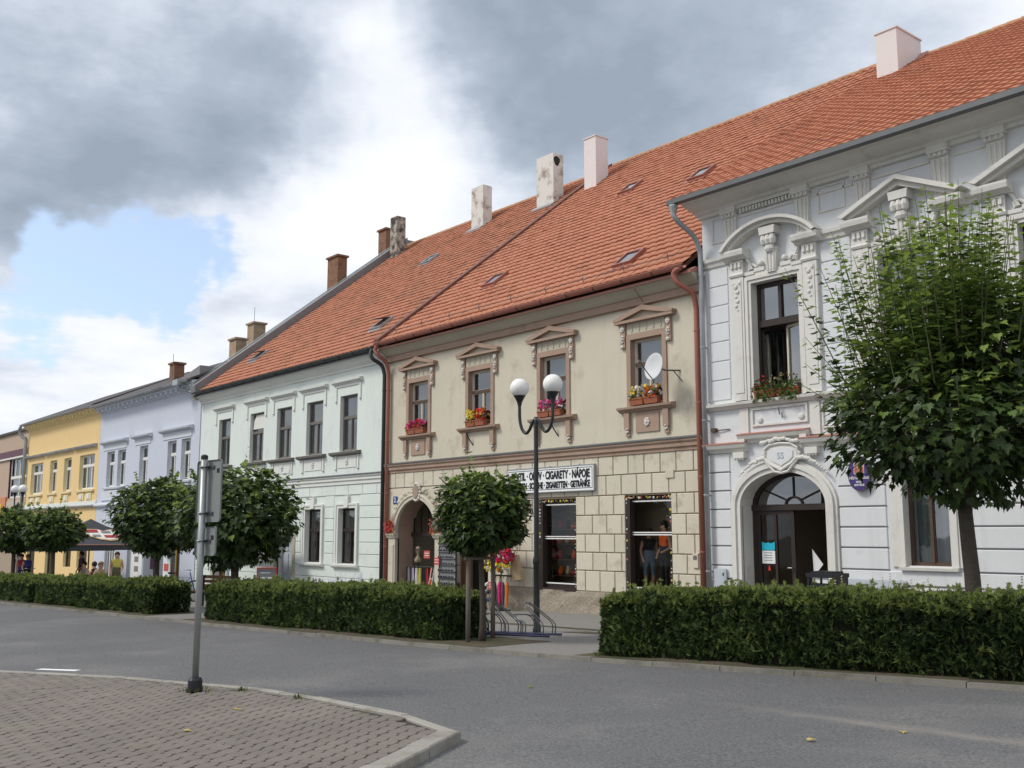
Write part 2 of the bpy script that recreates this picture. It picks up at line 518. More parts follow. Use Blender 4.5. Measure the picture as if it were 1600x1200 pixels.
mat('wood_ochre', (.42, .24, .06), var=.1, rough=.6)
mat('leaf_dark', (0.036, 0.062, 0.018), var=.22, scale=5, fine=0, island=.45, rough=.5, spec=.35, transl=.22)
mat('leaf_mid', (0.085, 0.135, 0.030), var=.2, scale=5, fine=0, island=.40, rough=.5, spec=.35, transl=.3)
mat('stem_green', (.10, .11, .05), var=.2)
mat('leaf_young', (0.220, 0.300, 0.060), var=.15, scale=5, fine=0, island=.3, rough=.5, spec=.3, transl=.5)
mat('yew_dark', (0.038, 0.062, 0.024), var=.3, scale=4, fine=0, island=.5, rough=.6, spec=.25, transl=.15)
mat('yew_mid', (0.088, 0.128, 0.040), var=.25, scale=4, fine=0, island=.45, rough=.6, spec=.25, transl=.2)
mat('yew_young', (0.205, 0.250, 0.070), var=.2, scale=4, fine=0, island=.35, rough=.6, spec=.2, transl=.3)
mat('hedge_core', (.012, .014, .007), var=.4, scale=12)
mat('straw', (.34, .29, .15), var=.25, transl=.2)
mat('dry_leaf', (.55, .42, .10), var=.25, scale=30, transl=.2)
mat('grass_blade', (.10, .125, .035), var=.3, scale=8, island=.3, transl=.25)
mat('lavender', (.26, .20, .36), var=.25, island=.3)
for n_, c_ in dict(fl_pink=(.75, .12, .30), fl_magenta=(.72, .04, .22), fl_red=(.72, .05, .04), fl_yellow=(.85, .70, .10), fl_white=(.78, .75, .70), fl_orange=(.7, .22, .04), fl_salmon=(.58, .20, .16), fl_lilac=(.55, .25, .5)).items():
    mat(n_, c_, var=.15, scale=20, fine=0, island=.2, rough=.7, transl=.2)
mat('terracotta', (.32, .11, .06), var=.15, rough=.85)
mat('parasol_cloth', (.065, .065, .075), var=.08, scale=2, rough=.9, transl=.1)
mat('parasol_edge', (.42, .24, .20), var=.1)
mat('dish_white', (0.600, 0.610, 0.620), var=.03, rough=.4)
for n_, c_ in dict(cloth_yellow=(.55, .47, .10), cloth_olive=(.12, .12, .06), cloth_red=(.35, .04, .05), cloth_blue=(.05, .06, .22), cloth_purple=(.13, .07, .11), cloth_black=(.02, .02, .025), cloth_grey=(.22, .22, .23), cloth_white=(.7, .7, .68), cloth_orange=(.68, .11, .02), cloth_denim=(.13, .19, .26), cloth_tan=(.42, .32, .2), cloth_lav=(.35, .32, .42), price_red=(.5, .10, .08)).items():
    mat(n_, c_, var=.15, scale=8, rough=.9, bump=.2, bscale=30)
mat('skin', (.50, .29, .20), var=.08, rough=.6)
mat('hair_brown', (.06, .03, .018), var=.2, scale=30, rough=.6)
mat('hair_dark', (.02, .014, .012), var=.2, scale=30, rough=.6)
mat('hair_fair', (.25, .16, .08), var=.2, scale=30, rough=.6)
mat('cyan_print', (.02, .42, .58), var=.08, rough=.5)
mat('paper', (.72, .74, .74), var=.03, rough=.6)
mat('lens_dark', (.015, .015, .03), var=.1, rough=.08, spec=.8)
mat('meter_grey', (.46, .50, .54), var=.08, rough=.6, streak=.2)
mat('rubber', (.015, .015, .015), var=.1, rough=.7)
mat('chrome', (.6, .6, .62), var=.05, rough=.15, metal=1.0)


def worn_streak(m, y0, w, xmin):
    """a pale dusty wheel track along the road: a stain with its own ragged shape"""
    nt = m.node_tree; N = nt.nodes; L = nt.links; b = N['Principled BSDF']
    src = b.inputs['Base Color'].links[0].from_socket
    geo = N.new('ShaderNodeNewGeometry'); sp = N.new('ShaderNodeSeparateXYZ'); L.new(geo.outputs['Position'], sp.inputs[0])

    def mth(op, a, bb, c=None):
        n = N.new('ShaderNodeMath'); n.operation = op; n.use_clamp = op == 'MULTIPLY_ADD'
        for i, v in enumerate((a, bb, c)):
            if v is None: continue
            if isinstance(v, (int, float)): n.inputs[i].default_value = v
            else: L.new(v, n.inputs[i])
        return n.outputs[0]
    nz_ = N.new('ShaderNodeTexNoise'); nz_.inputs['Scale'].default_value = 2.2; nz_.inputs['Detail'].default_value = 6; L.new(geo.outputs['Position'], nz_.inputs['Vector'])
    d = mth('ABSOLUTE', mth('SUBTRACT', mth('ADD', sp.outputs[1], mth('MULTIPLY', nz_.outputs[0], .35)), y0 + .17), 0)
    a = mth('MULTIPLY_ADD', d, -1.0 / w, 1.0)
    e = mth('MULTIPLY_ADD', mth('SUBTRACT', sp.outputs[0], xmin), .5, 0.0)
    f = mth('MULTIPLY', mth('MULTIPLY', a, e), mth('MULTIPLY', nz_.outputs[0], .95))
    mx = N.new('ShaderNodeMix'); mx.data_type = 'RGBA'; L.new(f, mx.inputs[0]); L.new(src, mx.inputs[6]); mx.inputs[7].default_value = (.27, .25, .22, 1)
    L.new(mx.outputs[2], b.inputs['Base Color'])


worn_streak(M_['asphalt'], 8.72, .22, -7.5)

# ---------------------------------------------------------------- ground, road, pavement, kerbs
mb = MB()
xs = [-900, -130, -60, -20, 20, 60, 900]
ys = [-900, -60, 0, 40, 900]
for i in range(len(xs) - 1):
    for j in range(len(ys) - 1):
        mb.face([(xs[i], ys[j], gz(xs[i])), (xs[i + 1], ys[j], gz(xs[i + 1])), (xs[i + 1], ys[j + 1], gz(xs[i + 1])), (xs[i], ys[j + 1], gz(xs[i]))])
struct(mb.build('road', 'asphalt'))

KERB = [(-130, 8.6), (-60, 9.2), (-35.66, 9.53), (-23.47, 9.85), (-20.12, 9.9), (-13.53, 10.28), (-10.91, 10.56), (-5.41, 11.70), (0, 12.9), (8, 14.6)]


def kerb_y(x):
    for (a, ya), (b, yb) in zip(KERB, KERB[1:]):
        if a <= x <= b:
            return ya + (yb - ya) * (x - a) / (b - a)
    return KERB[-1][1] if x > 0 else KERB[0][1]


def pz(x):
    return gz(x) + .055


mb = MB()
X = [-130 + i * 3.0 for i in range(46)] + [8]
for a, b in zip(X, X[1:]):
    mb.face([(a, kerb_y(a) + .1, pz(a)), (b, kerb_y(b) + .1, pz(b)), (b, 40, pz(b)), (a, 40, pz(a))])
pav = struct(mb.build('pavement', 'pavement_asphalt'))
# a slightly darker patched strip before the house fronts and the drain cover by the lamp
mb = MB()
for a, b in zip([-26 + i for i in range(13)], [-25 + i for i in range(13)]):
    mb.face([(a, 14.05 + .04 * math.sin(a * 3), pz(a) + .004), (b, 14.05 + .04 * math.sin(b * 3), pz(b) + .004), (b, 14.3, pz(b) + .004), (a, 14.3, pz(a) + .004)])
struct(mb.build('pavement_channel', 'soil'))
mb = MB()
mb.mesh([(-14.75, 13.35, pz(-14.75) + .006), (-13.45, 13.55, pz(-13.45) + .006), (-13.2, 13.95, pz(-13.2) + .006), (-14.4, 13.8, pz(-14.4) + .006)], [(0, 1, 2, 3)])
struct(mb.build('soil_patch', 'soil'))

# hedge beds of bare soil
BEDS = [(-52, -37.1), (-36.9, -26.6), (-24.4, -13.4), (-11.45, 8)]
for a0, b0 in BEDS:
    mb = MB()
    n = int((b0 - a0) / .5)
    rows = 5
    vv = []
    for i in range(n + 1):
        x = a0 + (b0 - a0) * i / n
        for j in range(rows):
            y = kerb_y(x) + .11 + 1.55 * j / (rows - 1)
            vv.append((x, y, pz(x) + .006 + (.035 * random.random() if 0 < j < rows - 1 and 0 < i < n else 0)))
    fs = []
    for i in range(n):
        for j in range(rows - 1):
            k = i * rows + j
            fs.append((k, k + rows, k + rows + 1, k + 1))
    mb.mesh(vv, fs)
    struct(mb.build('soil_bed', 'soil'))

# kerb along the hedges: one stone after another
mb = MB()
for a, b in zip(X, X[1:]):
    mb.face([(a, kerb_y(a) + .05, pz(a) - .012), (b, kerb_y(b) + .05, pz(b) - .012), (b, kerb_y(b) + .16, pz(b) - .012), (a, kerb_y(a) + .16, pz(a) - .012)])
kerb = struct(mb.build('kerb', 'joint_sand', origin=(-20, 10, gz(-20))))
x = -60.0
while x < 2:
    ln = 1.0
    xa, xb = x + .006, x + ln - .006
    ya, yb = kerb_y(xa), kerb_y(xb)
    mb = MB()
    h = .060 + random.uniform(-.006, .006)
    mb.mesh([(xa, ya, gz(xa) - .1), (xb, yb, gz(xb) - .1), (xb, yb + .115, gz(xb) - .1), (xa, ya + .115, gz(xa) - .1),
             (xa, ya + .012, gz(xa) + h), (xb, yb + .012, gz(xb) + h), (xb, yb + .115, gz(xb) + h), (xa, ya + .115, gz(xa) + h)],
            [(0, 1, 5, 4), (1, 2, 6, 5), (2, 3, 7, 6), (3, 0, 4, 7), (4, 5, 6, 7)])
    mb.build('kerb_piece', 'kerb_old', kerb)
    x += ln

# the paved island in front
ISL = [(-7.29, 5.47), (-8.37, 5.68), (-10.05, 5.67), (-11.28, 5.53), (-13.44, 4.85), (-15.48, 3.85), (-19.0, 1.6), (-24.0, -2.4), (-24.0, -12.0), (3.0, -12.0), (-2.0, -2.6), (-6.48, 4.25)]
IH = .075


def inside(x, y, poly):
    c = False
    for i in range(len(poly)):
        (xa, ya), (xb, yb) = poly[i - 1], poly[i]
        if (ya > y) != (yb > y) and x < (xb - xa) * (y - ya) / (yb - ya) + xa:
            c = not c
    return c


def edge_dist(x, y, a, b):
    d = (b[0] - a[0], b[1] - a[1]); L2 = d[0] ** 2 + d[1] ** 2
    t = max(0, min(1, ((x - a[0]) * d[0] + (y - a[1]) * d[1]) / L2))
    return math.hypot(x - a[0] - t * d[0], y - a[1] - t * d[1])


mb = MB()
mb.face([(x, y, gz(x) + IH - .022) for x, y in reversed(ISL)])
for i in range(len(ISL)):
    a, b = ISL[i - 1], ISL[i]
    mb.face([(b[0], b[1], gz(b[0]) - .1), (a[0], a[1], gz(a[0]) - .1), (a[0], a[1], gz(a[0]) + IH - .022), (b[0], b[1], gz(b[0]) + IH - .022)])
isl = struct(mb.build('island', 'joint_sand', origin=(-9, 4, gz(-9))))


def kerb_run(pts, w, ln, top):
    """kerb stones laid along a line, inner side to the right of its course"""
    for (xa, ya), (xb, yb) in zip(pts, pts[1:]):
        d = Vector((xb - xa, yb - ya, 0)); L_ = d.length; d.normalize()
        nrm = Vector((-d.y, d.x, 0))
        n = max(1, round(L_ / ln))
        for i in range(n):
            p = Vector((xa, ya, 0)) + d * (L_ * i / n + .004); q = Vector((xa, ya, 0)) + d * (L_ * (i + 1) / n - .004)
            m_ = MB()
            t = top + random.uniform(-.004, .006)
            j = random.uniform(-.006, .006)
            o_ = [p + nrm * j, q + nrm * j, q + nrm * (w), p + nrm * (w)]
            e = .012
            vv = [(v.x, v.y, gz(v.x) - .1) for v in o_] + [(v.x, v.y, gz(v.x) + t - e) for v in o_]
            ii = [p + nrm * (j + e) + d * e, q + nrm * (j + e) - d * e, q + nrm * (w - e) - d * e, p + nrm * (w - e) + d * e]
            vv += [(v.x, v.y, gz(v.x) + t) for v in ii]
            m_.mesh(vv, [(0, 1, 5, 4), (1, 2, 6, 5), (2, 3, 7, 6), (3, 0, 4, 7), (4, 5, 9, 8), (5, 6, 10, 9), (6, 7, 11, 10), (7, 4, 8, 11), (8, 9, 10, 11)])
            m_.build('kerb_piece', 'kerb_stone', isl)


kerb_run(ISL[0:8], .10, .8, IH + .008)
kerb_run([ISL[9], ISL[10], ISL[11], ISL[0]], .20, .95, IH + .014)

# interlocking concrete pavers, each with cut corners that leave dark holes at the joints
pw, pl_, cut = .205, .135, .036
top = MB()
hx, hy, t = pw / 2 - .003, pl_ / 2 - .003, .0
ring = [(-hx + cut, -hy), (hx - cut, -hy), (hx, -hy + cut), (hx, hy - cut), (hx - cut, hy), (-hx + cut, hy), (-hx, hy - cut), (-hx, -hy + cut)]
e = .88
pv = [(x, y, -.03) for x, y in ring] + [(x, y, -.005) for x, y in ring] + [(x * .955, y * .935, 0) for x, y in ring]
pf = [tuple(range(16, 24))]
for i in range(8):
    j = (i + 1) % 8
    pf += [(i, j, j + 8, i + 8), (i + 8, j + 8, j + 16, i + 16)]
ang = math.atan2(ISL[0][1] - ISL[11][1], ISL[0][0] - ISL[11][0])
ux, uy = math.cos(ang), math.sin(ang)
spots = []
for r_ in range(-90, 160):
    for c_ in range(-60, 60):
        lx = (c_ + (.5 if r_ % 2 else 0)) * pw; ly = r_ * pl_
        x = -6.6 + lx * ux - ly * uy; y = 4.4 + lx * uy + ly * ux
        if x < -21 or y < -3.2 or not inside(x, y, ISL): continue
        if min(edge_dist(x, y, ISL[i], ISL[i + 1]) for i in range(0, 7)) < .17: continue
        if min(edge_dist(x, y, ISL[i], ISL[(i + 1) % 12]) for i in (9, 10, 11)) < .285: continue
        if math.hypot(x + 11.52, y - 4.91) < .10: continue
        spots.append((math.hypot(x, y) + (0 if (y > 2.6 - .1 * (x + 8)) else 40), x, y))
spots.sort()
me = bpy.data.meshes.new('paver')
me.from_pydata(pv, [], pf); me.materials.append(M_['paver'])
rest = MB()
for k, (d, x, y) in enumerate(spots):
    z = gz(x) + IH + random.uniform(-.003, .003)
    tx, ty = random.uniform(-.012, .012), random.uniform(-.012, .012)
    if k < 300:
        o = link('paver', me, isl, Vector((x, y, z)))
        o.rotation_euler = (tx, ty, ang + random.uniform(-.012, .012))
    else:
        n0 = len(rest.v)
        rest.mesh(pv, pf)
        rest.xform(Matrix.Translation((x, y, z)) @ Matrix.Rotation(ang + random.uniform(-.012, .012), 4, 'Z') @ Matrix.Rotation(tx, 4, 'X') @ Matrix.Rotation(ty, 4, 'Y'), n0)
tag(rest.build('pavers', 'paver', isl), kind='stuff')

# worn white paint on the road edge and a pale worn line
mb = MB()
mb.mesh([(-15.95, 4.42, gz(-15.9) + .004), (-15.35, 4.78, gz(-15.4) + .004), (-15.42, 4.9, gz(-15.4) + .004), (-16.02, 4.54, gz(-16) + .004)], [(0, 1, 2, 3)])
struct(mb.build('road_marking', 'paint_white'))

# ---------------------------------------------------------------- house building kit
FY = 17.5                     # plane of the house fronts


def arc_pts(xa, xb, zs, zt, n=14):
    """half ellipse from the left springing to the right one"""
    cx, rx, rz = (xa + xb) / 2, (xb - xa) / 2, zt - zs
    return [(cx - rx * math.cos(math.pi * i / n), zs + rz * math.sin(math.pi * i / n)) for i in range(n + 1)]


def wall(mb, x0, x1, z0, z1, ops, y=FY, d=.25, mi=0, ri=0):
    """front wall with openings (xa,xb,za,zb[,springing]) and their reveals"""
    gx = sorted({x0, x1, *[o[0] for o in ops], *[o[1] for o in ops]})
    gzs = sorted({z0, z1, *[o[2] for o in ops], *[o[3] for o in ops]})
    gx = [g for g in gx if x0 <= g <= x1]; gzs = [g for g in gzs if z0 <= g <= z1]
    for a, b in zip(gx, gx[1:]):
        for c, e in zip(gzs, gzs[1:]):
            mx_, mz_ = (a + b) / 2, (c + e) / 2
            if any(o[0] < mx_ < o[1] and o[2] < mz_ < o[3] for o in ops): continue
            mb.face([(a, y, c), (b, y, c), (b, y, e), (a, y, e)], mi)
    for o in ops:
        xa, xb, za, zb = o[:4]
        zs = o[4] if len(o) > 4 else zb
        dd = o[5] if len(o) > 5 else d
        mb.face([(xa, y, za), (xa, y, zs), (xa, y + dd, zs), (xa, y + dd, za)], ri)
        mb.face([(xb, y, zs), (xb, y, za), (xb, y + dd, za), (xb, y + dd, zs)], ri)
        mb.face([(xb, y, za), (xa, y, za), (xa, y + dd, za), (xb, y + dd, za)], ri)
        if zs == zb:
            mb.face([(xa, y, zb), (xb, y, zb), (xb, y + dd, zb), (xa, y + dd, zb)], ri)
        else:
            P = arc_pts(xa, xb, zs, zb)
            for p, q in zip(P, P[1:]):
                mb.face([(p[0], y, p[1]), (q[0], y, q[1]), (q[0], y + dd, q[1]), (p[0], y + dd, p[1])], ri)
                c = (xa, zb) if (p[0] + q[0]) / 2 < (xa + xb) / 2 else (xb, zb)
                mb.face([(c[0], y, c[1]), (p[0], y, p[1]), (q[0], y, q[1])], mi)
            m = P[len(P) // 2]
            mb.face([(xa, y, zb), (m[0], y, m[1]), (xb, y, zb)], mi)


def shell(mb, x0, x1, z0, z1, yb, yr, zr, mi=0):
    """side and back walls with gables, to close the house"""
    for x in (x0, x1):
        mb.face([(x, FY, z0), (x, yb, z0), (x, yb, z1), (x, yr, zr), (x, FY, z1)], mi)
    mb.face([(x1, yb, z0), (x0, yb, z0), (x0, yb, z1), (x1, yb, z1)], mi)


def window(house, x0, x1, z0, z1, y, fm='frame_brown', w=.055, transom=.66, mull=1, up_mull=0, curtain=None, curtain_z=1.0, glass='glass', bar2=None, name='window'):
    """casement window set at depth y: a frame, its panes and a curtain"""
    f = MB()
    yb = y + .06
    f.box(x0, x0 + w, y, yb, z0, z1); f.box(x1 - w, x1, y, yb, z0, z1)
    f.box(x0 + w, x1 - w, y, yb, z0, z0 + w); f.box(x0 + w, x1 - w, y, yb, z1 - w, z1)
    panes = []
    zt = z0 + (z1 - z0) * transom if transom else None

    def cells(xa, xb, za, zb, n):
        stepw = (xb - xa) / (n + 1)
        for i in range(n + 1):
            a = xa + stepw * i + (w * .55 if i else 0); b = xa + stepw * (i + 1) - (w * .55 if i < n else 0)
            panes.append((a, b, za, zb))
            if i:
                f.box(xa + stepw * i - w * .55, xa + stepw * i + w * .55, y - .012, yb, za, zb)
    if zt:
        f.box(x0 + w, x1 - w, y - .02, yb, zt - w * .8, zt + w * .8)
        cells(x0 + w, x1 - w, z0 + w, zt - w * .8, mull)
        cells(x0 + w, x1 - w, zt + w * .8, z1 - w, up_mull)
    else:
        cells(x0 + w, x1 - w, z0 + w, z1 - w, mull)
    # thin casement rebates round each pane
    for a, b, c, e in panes:
        r_ = w * .38
        f.box(a, a + r_, y + .012, y + .05, c, e); f.box(b - r_, b, y + .012, y + .05, c, e)
        f.box(a + r_, b - r_, y + .012, y + .05, c, c + r_); f.box(a + r_, b - r_, y + .012, y + .05, e - r_, e)
    o = f.build(name, fm, house)
    for a, b, c, e in panes:
        g = MB(); r_ = w * .3
        tl = random.uniform(-.004, .004)
        g.face([(a + r_, y + .03 + tl, c + r_), (b - r_, y + .03 - tl, c + r_), (b - r_, y + .03 - tl, e - r_), (a + r_, y + .03 + tl, e - r_)])
        g.build('pane', glass, o)
    if curtain:
        c = MB(); n = 26
        zc1 = z1 - .02; zc0 = z1 - (z1 - z0) * curtain_z + .02
        vv = []
        ph = random.random() * 6
        for i in range(n + 1):
            t = i / n
            yy = y + .14 + .022 * math.sin(t * 40 + ph) + .012 * math.sin(t * 17 + ph * 2)
            xx = x0 + .03 + (x1 - x0 - .06) * t
            vv += [(xx, yy, zc0), (xx, yy, zc1)]
        c.mesh(vv, [(2 * i, 2 * i + 2, 2 * i + 3, 2 * i + 1) for i in range(n)])
        c.build('curtain', curtain, o, smooth=True)
    return o


def frame_border(mb, x0, x1, z0, z1, w, y0, y1, mi=0, bottom=False, top=True):
    mb.box(x0 - w, x0, y0, y1, z0, z1, mi); mb.box(x1, x1 + w, y0, y1, z0, z1, mi)
    if top: mb.box(x0 - w, x1 + w, y0, y1, z1, z1 + w, mi)
    if bottom: mb.box(x0 - w, x1 + w, y0, y1, z0 - w, z0, mi)


_tx = [0, .05, .105, .16, .20, .245]
_th = [.002, .014, .020, .016, .006, .002]
TV = [(x, -.005, h + .044) for x, h in zip(_tx, _th)] + [(x, .40, h + .002) for x, h in zip(_tx, _th)] + [(x, -.005, h + .008) for x, h in zip(_tx, _th)]
TF = [(i, i + 1, i + 7, i + 6) for i in range(5)] + [(i + 12, i + 13, i + 1, i) for i in range(5)]
TW = .245


def tiled_roof(house, x0, x1, y0, z0, s, yr, yb, tm, keep=300, row=.335, back_drop=None, ridge_x=None, gap=None):
    """front slope of real tiles over a closed roof body; returns the roof part"""
    zr = z0 + s * (yr - y0)
    mb = MB()
    t = .10
    sb = (zr - (back_drop if back_drop is not None else z0)) / (yb - yr)
    n0 = (y0 + .02, z0 - .005)
    mb.prof(x0, x1, [n0, (yr, zr - .01), (yb, zr - sb * (yb - yr)), (yb, zr - sb * (yb - yr) - t), (yr, zr - .01 - t * 1.3), (n0[0], n0[1] - t)], 0)
    roof = mb.build('roof', 'roof_underlay', house)
    nrm = math.hypot(1, s)
    eu = Vector((0, 1 / nrm, s / nrm)); en = Vector((0, -s / nrm, 1 / nrm))
    Ls = (yr - y0) * nrm
    nr = int(round(Ls / row)); rw = Ls / nr
    nc = int(round((x1 - x0) / TW)); cw = (x1 - x0) / nc
    B = Matrix(((1, 0, 0), (0, eu.y, en.y), (0, eu.z, en.z))).to_4x4()
    me = bpy.data.meshes.new('roof_tile')
    me.from_pydata([(x * cw / TW, u, n) for x, u, n in TV], [], TF); me.materials.append(M_[tm])
    me.polygons.foreach_set('use_smooth', [True] * 5 + [False] * 5)
    sp = []
    for j in range(nr):
        for i in range(nc):
            p = Vector((x0 + i * cw, y0, z0)) + eu * (j * rw)
            if gap and gap(p.x + .12, p.y + .1): continue
            sp.append(((p - Vector((0, 0, 1.6))).length, p))
    sp.sort(key=lambda a: a[0])
    rest = MB()
    for k, (d, p) in enumerate(sp):
        M = Matrix.Translation(p + en * random.uniform(-.004, .006)) @ B @ Matrix.Rotation(random.uniform(-.014, .014), 4, 'Z') @ Matrix.Rotation(random.uniform(-.018, .018), 4, 'X')
        if k < keep:
            o = link('roof_tile', me, roof, p)
            M.translation = M.translation - ORI[roof.name]
            o.matrix_local = M
        else:
            n0_ = len(rest.v)
            rest.mesh([(x * cw / TW, u, n) for x, u, n in TV], TF)
            rest.xform(M, n0_)
    if rest.v:
        o = tag(rest.build('roof_tiles', tm, roof), kind='stuff')
        o.data.polygons.foreach_set('use_smooth', ([True] * 5 + [False] * 5) * (len(rest.f) // 10))
    # ridge tiles
    ra, rb = ridge_x or (x0, x1)
    n = int(round((rb - ra) / .36)); w = (rb - ra) / n
    rm = MB()
    for a in range(2):
        rr = (.105, .09)[a]; xx = (-.02, w)[a]
        for k in range(7):
            an = math.pi * (k / 6 * 1.1 - .05)
            rm.v.append((xx, -math.cos(an) * rr, math.sin(an) * rr))
    rm.f = [(k, k + 1, k + 8, k + 7) for k in range(6)] + [tuple(range(6, -1, -1))]
    rm.m = [0] * 7
    mer = bpy.data.meshes.new('ridge_tile'); mer.from_pydata(rm.v, [], rm.f); mer.materials.append(M_['ridge_tile'])
    for i in range(n):
        o = link('ridge_tile', mer, roof, Vector((ra + i * w, yr, zr - .01)))
        o.rotation_euler = (random.uniform(-.03, .03), random.uniform(-.02, .02), 0)
    return roof, (eu, en, zr)


def skylight(house, x, y, s, y0, z0, w=.62, h=.72, name='skylight', fm='red_metal', open_=False):
    nrm = math.hypot(1, s)
    eu = Vector((0, 1 / nrm, s / nrm)); en = Vector((0, -s / nrm, 1 / nrm))
    p = Vector((x, y, z0 + s * (y - y0)))
    M = Matrix.Translation(p) @ Matrix(((1, 0, 0), (0, eu.y, en.y), (0, eu.z, en.z))).to_4x4()
    f = MB()
    b = .06
    f.box(-w / 2, w / 2, 0, b, .0, .13); f.box(-w / 2, w / 2, h - b, h, .0, .13)
    f.box(-w / 2, -w / 2 + b, b, h - b, .0, .13); f.box(w / 2 - b, w / 2, b, h - b, .0, .13)
    f.box(-w / 2 - .08, w / 2 + .08, -.12, 0, .045, .06)
    f.xform(M)
    o = f.build(name, fm, house)
    g = MB(); g.box(-w / 2 + b, w / 2 - b, b, h - b, .09, .10)
    if open_: g.xform(Matrix.Translation((0, h - b, .12)) @ Matrix.Rotation(R(-24), 4, 'X') @ Matrix.Translation((0, -h + b, -.08)))
    g.xform(M)
    g.build('pane', 'glass_sky' if not open_ else 'zinc_dark', o)
    return o


def gutter(house, x0, x1, y, z, r, gm, every=.95, brackets=True):
    mb = MB(); n = 8
    ring = [(y + r * math.cos(math.pi + math.pi * k / n), z + r * math.sin(math.pi + math.pi * k / n)) for k in range(n + 1)]
    ring2 = [(y + (r - .012) * math.cos(2 * math.pi - math.pi * k / n), z + (r - .012) * math.sin(2 * math.pi - math.pi * k / n)) for k in range(n + 1)]
    mb.prof(x0, x1, ring + ring2)
    mb.tube([(x0, y - r, z), (x1, y - r, z)], .013, 6)
    o = mb.build('gutter', gm, house, smooth=False)
    if brackets:
        x = x0 + .3
        while x < x1:
            b = MB()
            b.tube([(x, y + (r + .006) * math.cos(math.pi + math.pi * k / 8), z + (r + .006) * math.sin(math.pi + math.pi * k / 8)) for k in range(9)] + [(x, y + r, z + .06)], .011, 5)
            b.build('gutter_bracket', 'dark_gutter' if gm != 'zinc' else 'zinc_dark', o)
            x += every
    return o


def smooth_path(pts, n=5):
    """Catmull-Rom through the points"""
    P = [Vector(p) for p in pts]
    out = []
    for i in range(len(P) - 1):
        a, b, c, d = P[max(i - 1, 0)], P[i], P[i + 1], P[min(i + 2, len(P) - 1)]
        for k in range(n):
            t = k / n
            out.append(.5 * ((2 * b) + (c - a) * t + (2 * a - 5 * b + 4 * c - d) * t * t + (3 * b - a - 3 * c + d) * t ** 3))
    out.append(P[-1])
    return out


def downpipe(house, pts, r, pm_, x, y, z0, z1):
    """swan neck through pts, then straight down at x,y from z1 to z0"""
    mb = MB()
    path = smooth_path(pts + [(x, y, z1)], 5) + [(x, y, z1 - .3), (x, y, z0)]
    mb.tube(path, r, 10)
    o = mb.build('downpipe', pm_, house, smooth=True)
    z = z1 - .5
    while z > z0 + .3:
        c = MB(); c.lathe((x, y, z), [(r + .004, -.02), (r + .01, -.015), (r + .01, .015), (r + .004, .02)], 10)
        c.box(x - .012, x + .012, y, FY, z - .012, z + .012)
        c.build('pipe_clip', pm_, o)
        z -= 1.6
    return o


def chimney(house, x, y, w, d, zb, zt, cm, cap='soot', capw=.04, caph=.06, hole=False):
    mb = MB()
    mb.box(x, x + w, y, y + d, zb, zt)
    o = mb.build('chimney', cm, house)
    c = MB()
    c.box(x - capw, x + w + capw, y - capw, y + d + capw, zt, zt + caph)
    c.box(x + .06, x + w - .06, y + .06, y + d - .06, zt + caph, zt + caph + .03)
    c.build('chimney_cap', cap, o)
    if hole:
        h = MB()
        h.prism([(x + .0, 0), (x + .01, 0), (x + .01, .01)], y, y + .01)
        h = MB()
        pts = [(y + .08 + .16 * math.cos(a) * (1 + .2 * math.sin(3 * a)), zt - .28 + .2 * math.sin(a)) for a in [k * math.pi / 6 for k in range(12)]]
        h.face([(x + w + .004, p[0] + .1, p[1]) for p in pts])
        h.build('soot_hole', 'soot', o)
    f = MB()
    f.box(x - .07, x + w + .07, y - .12, y + d + .05, zb + .0, zb + .0 + .02)
    return o


def blocks(parent, rows, x0, x1, step, y0, y1, ops, mname, name='stone_block', gap=.012, jitter=.0, seedoff=0, skip=None, b=.012, joint=None):
    """courses of ashlar: rows [(z0,z1)], broken at the openings"""
    for k, (za, zb) in enumerate(rows):
        segs = [(x0, x1)]
        for o in ops:
            if o[2] < zb - .05 and o[3] > za + .05:
                ns = []
                for a, c in segs:
                    if o[1] <= a or o[0] >= c: ns.append((a, c)); continue
                    if o[0] > a: ns.append((a, o[0]))
                    if o[1] < c: ns.append((o[1], c))
                segs = ns
        for a, c in segs:
            if c - a < .06: continue
            if joint:  # dark strip: the groove's shade put in as colour between the bands
                m_ = MB(); m_.box(a, c, FY - .006, FY + .004, za - .014, za + .014); m_.build('joint', joint, parent)
            cuts = [a]
            q = x0 + step * (.5 if (k + seedoff) % 2 else 0)
            while q < c - .12:
                if q > a + .12: cuts.append(q + random.uniform(-jitter, jitter))
                q += step
            cuts.append(c)
            for u, v in zip(cuts, cuts[1:]):
                if skip and skip((u + v) / 2, (za + zb) / 2): continue
                m_ = MB()
                m_.bev(u + gap / 2, v - gap / 2, y0 - random.uniform(0, .003), y1, za + gap / 2, zb - gap / 2, b)
                m_.build(name, mname, parent)


def scroll(mb, x, z, y, w, h, mi=0, flip=1):
    """small carved rosette of lumps, for stucco flowers and leaves"""
    for k in range(7):
        a = k / 7 * 2 * math.pi
        mb.ball((x + math.cos(a) * w * .33, y, z + math.sin(a) * h * .33), min(w, h) * .22, 7, mi, (1, .6, 1))
    mb.ball((x, y - .012, z), min(w, h) * .2, 8, mi)

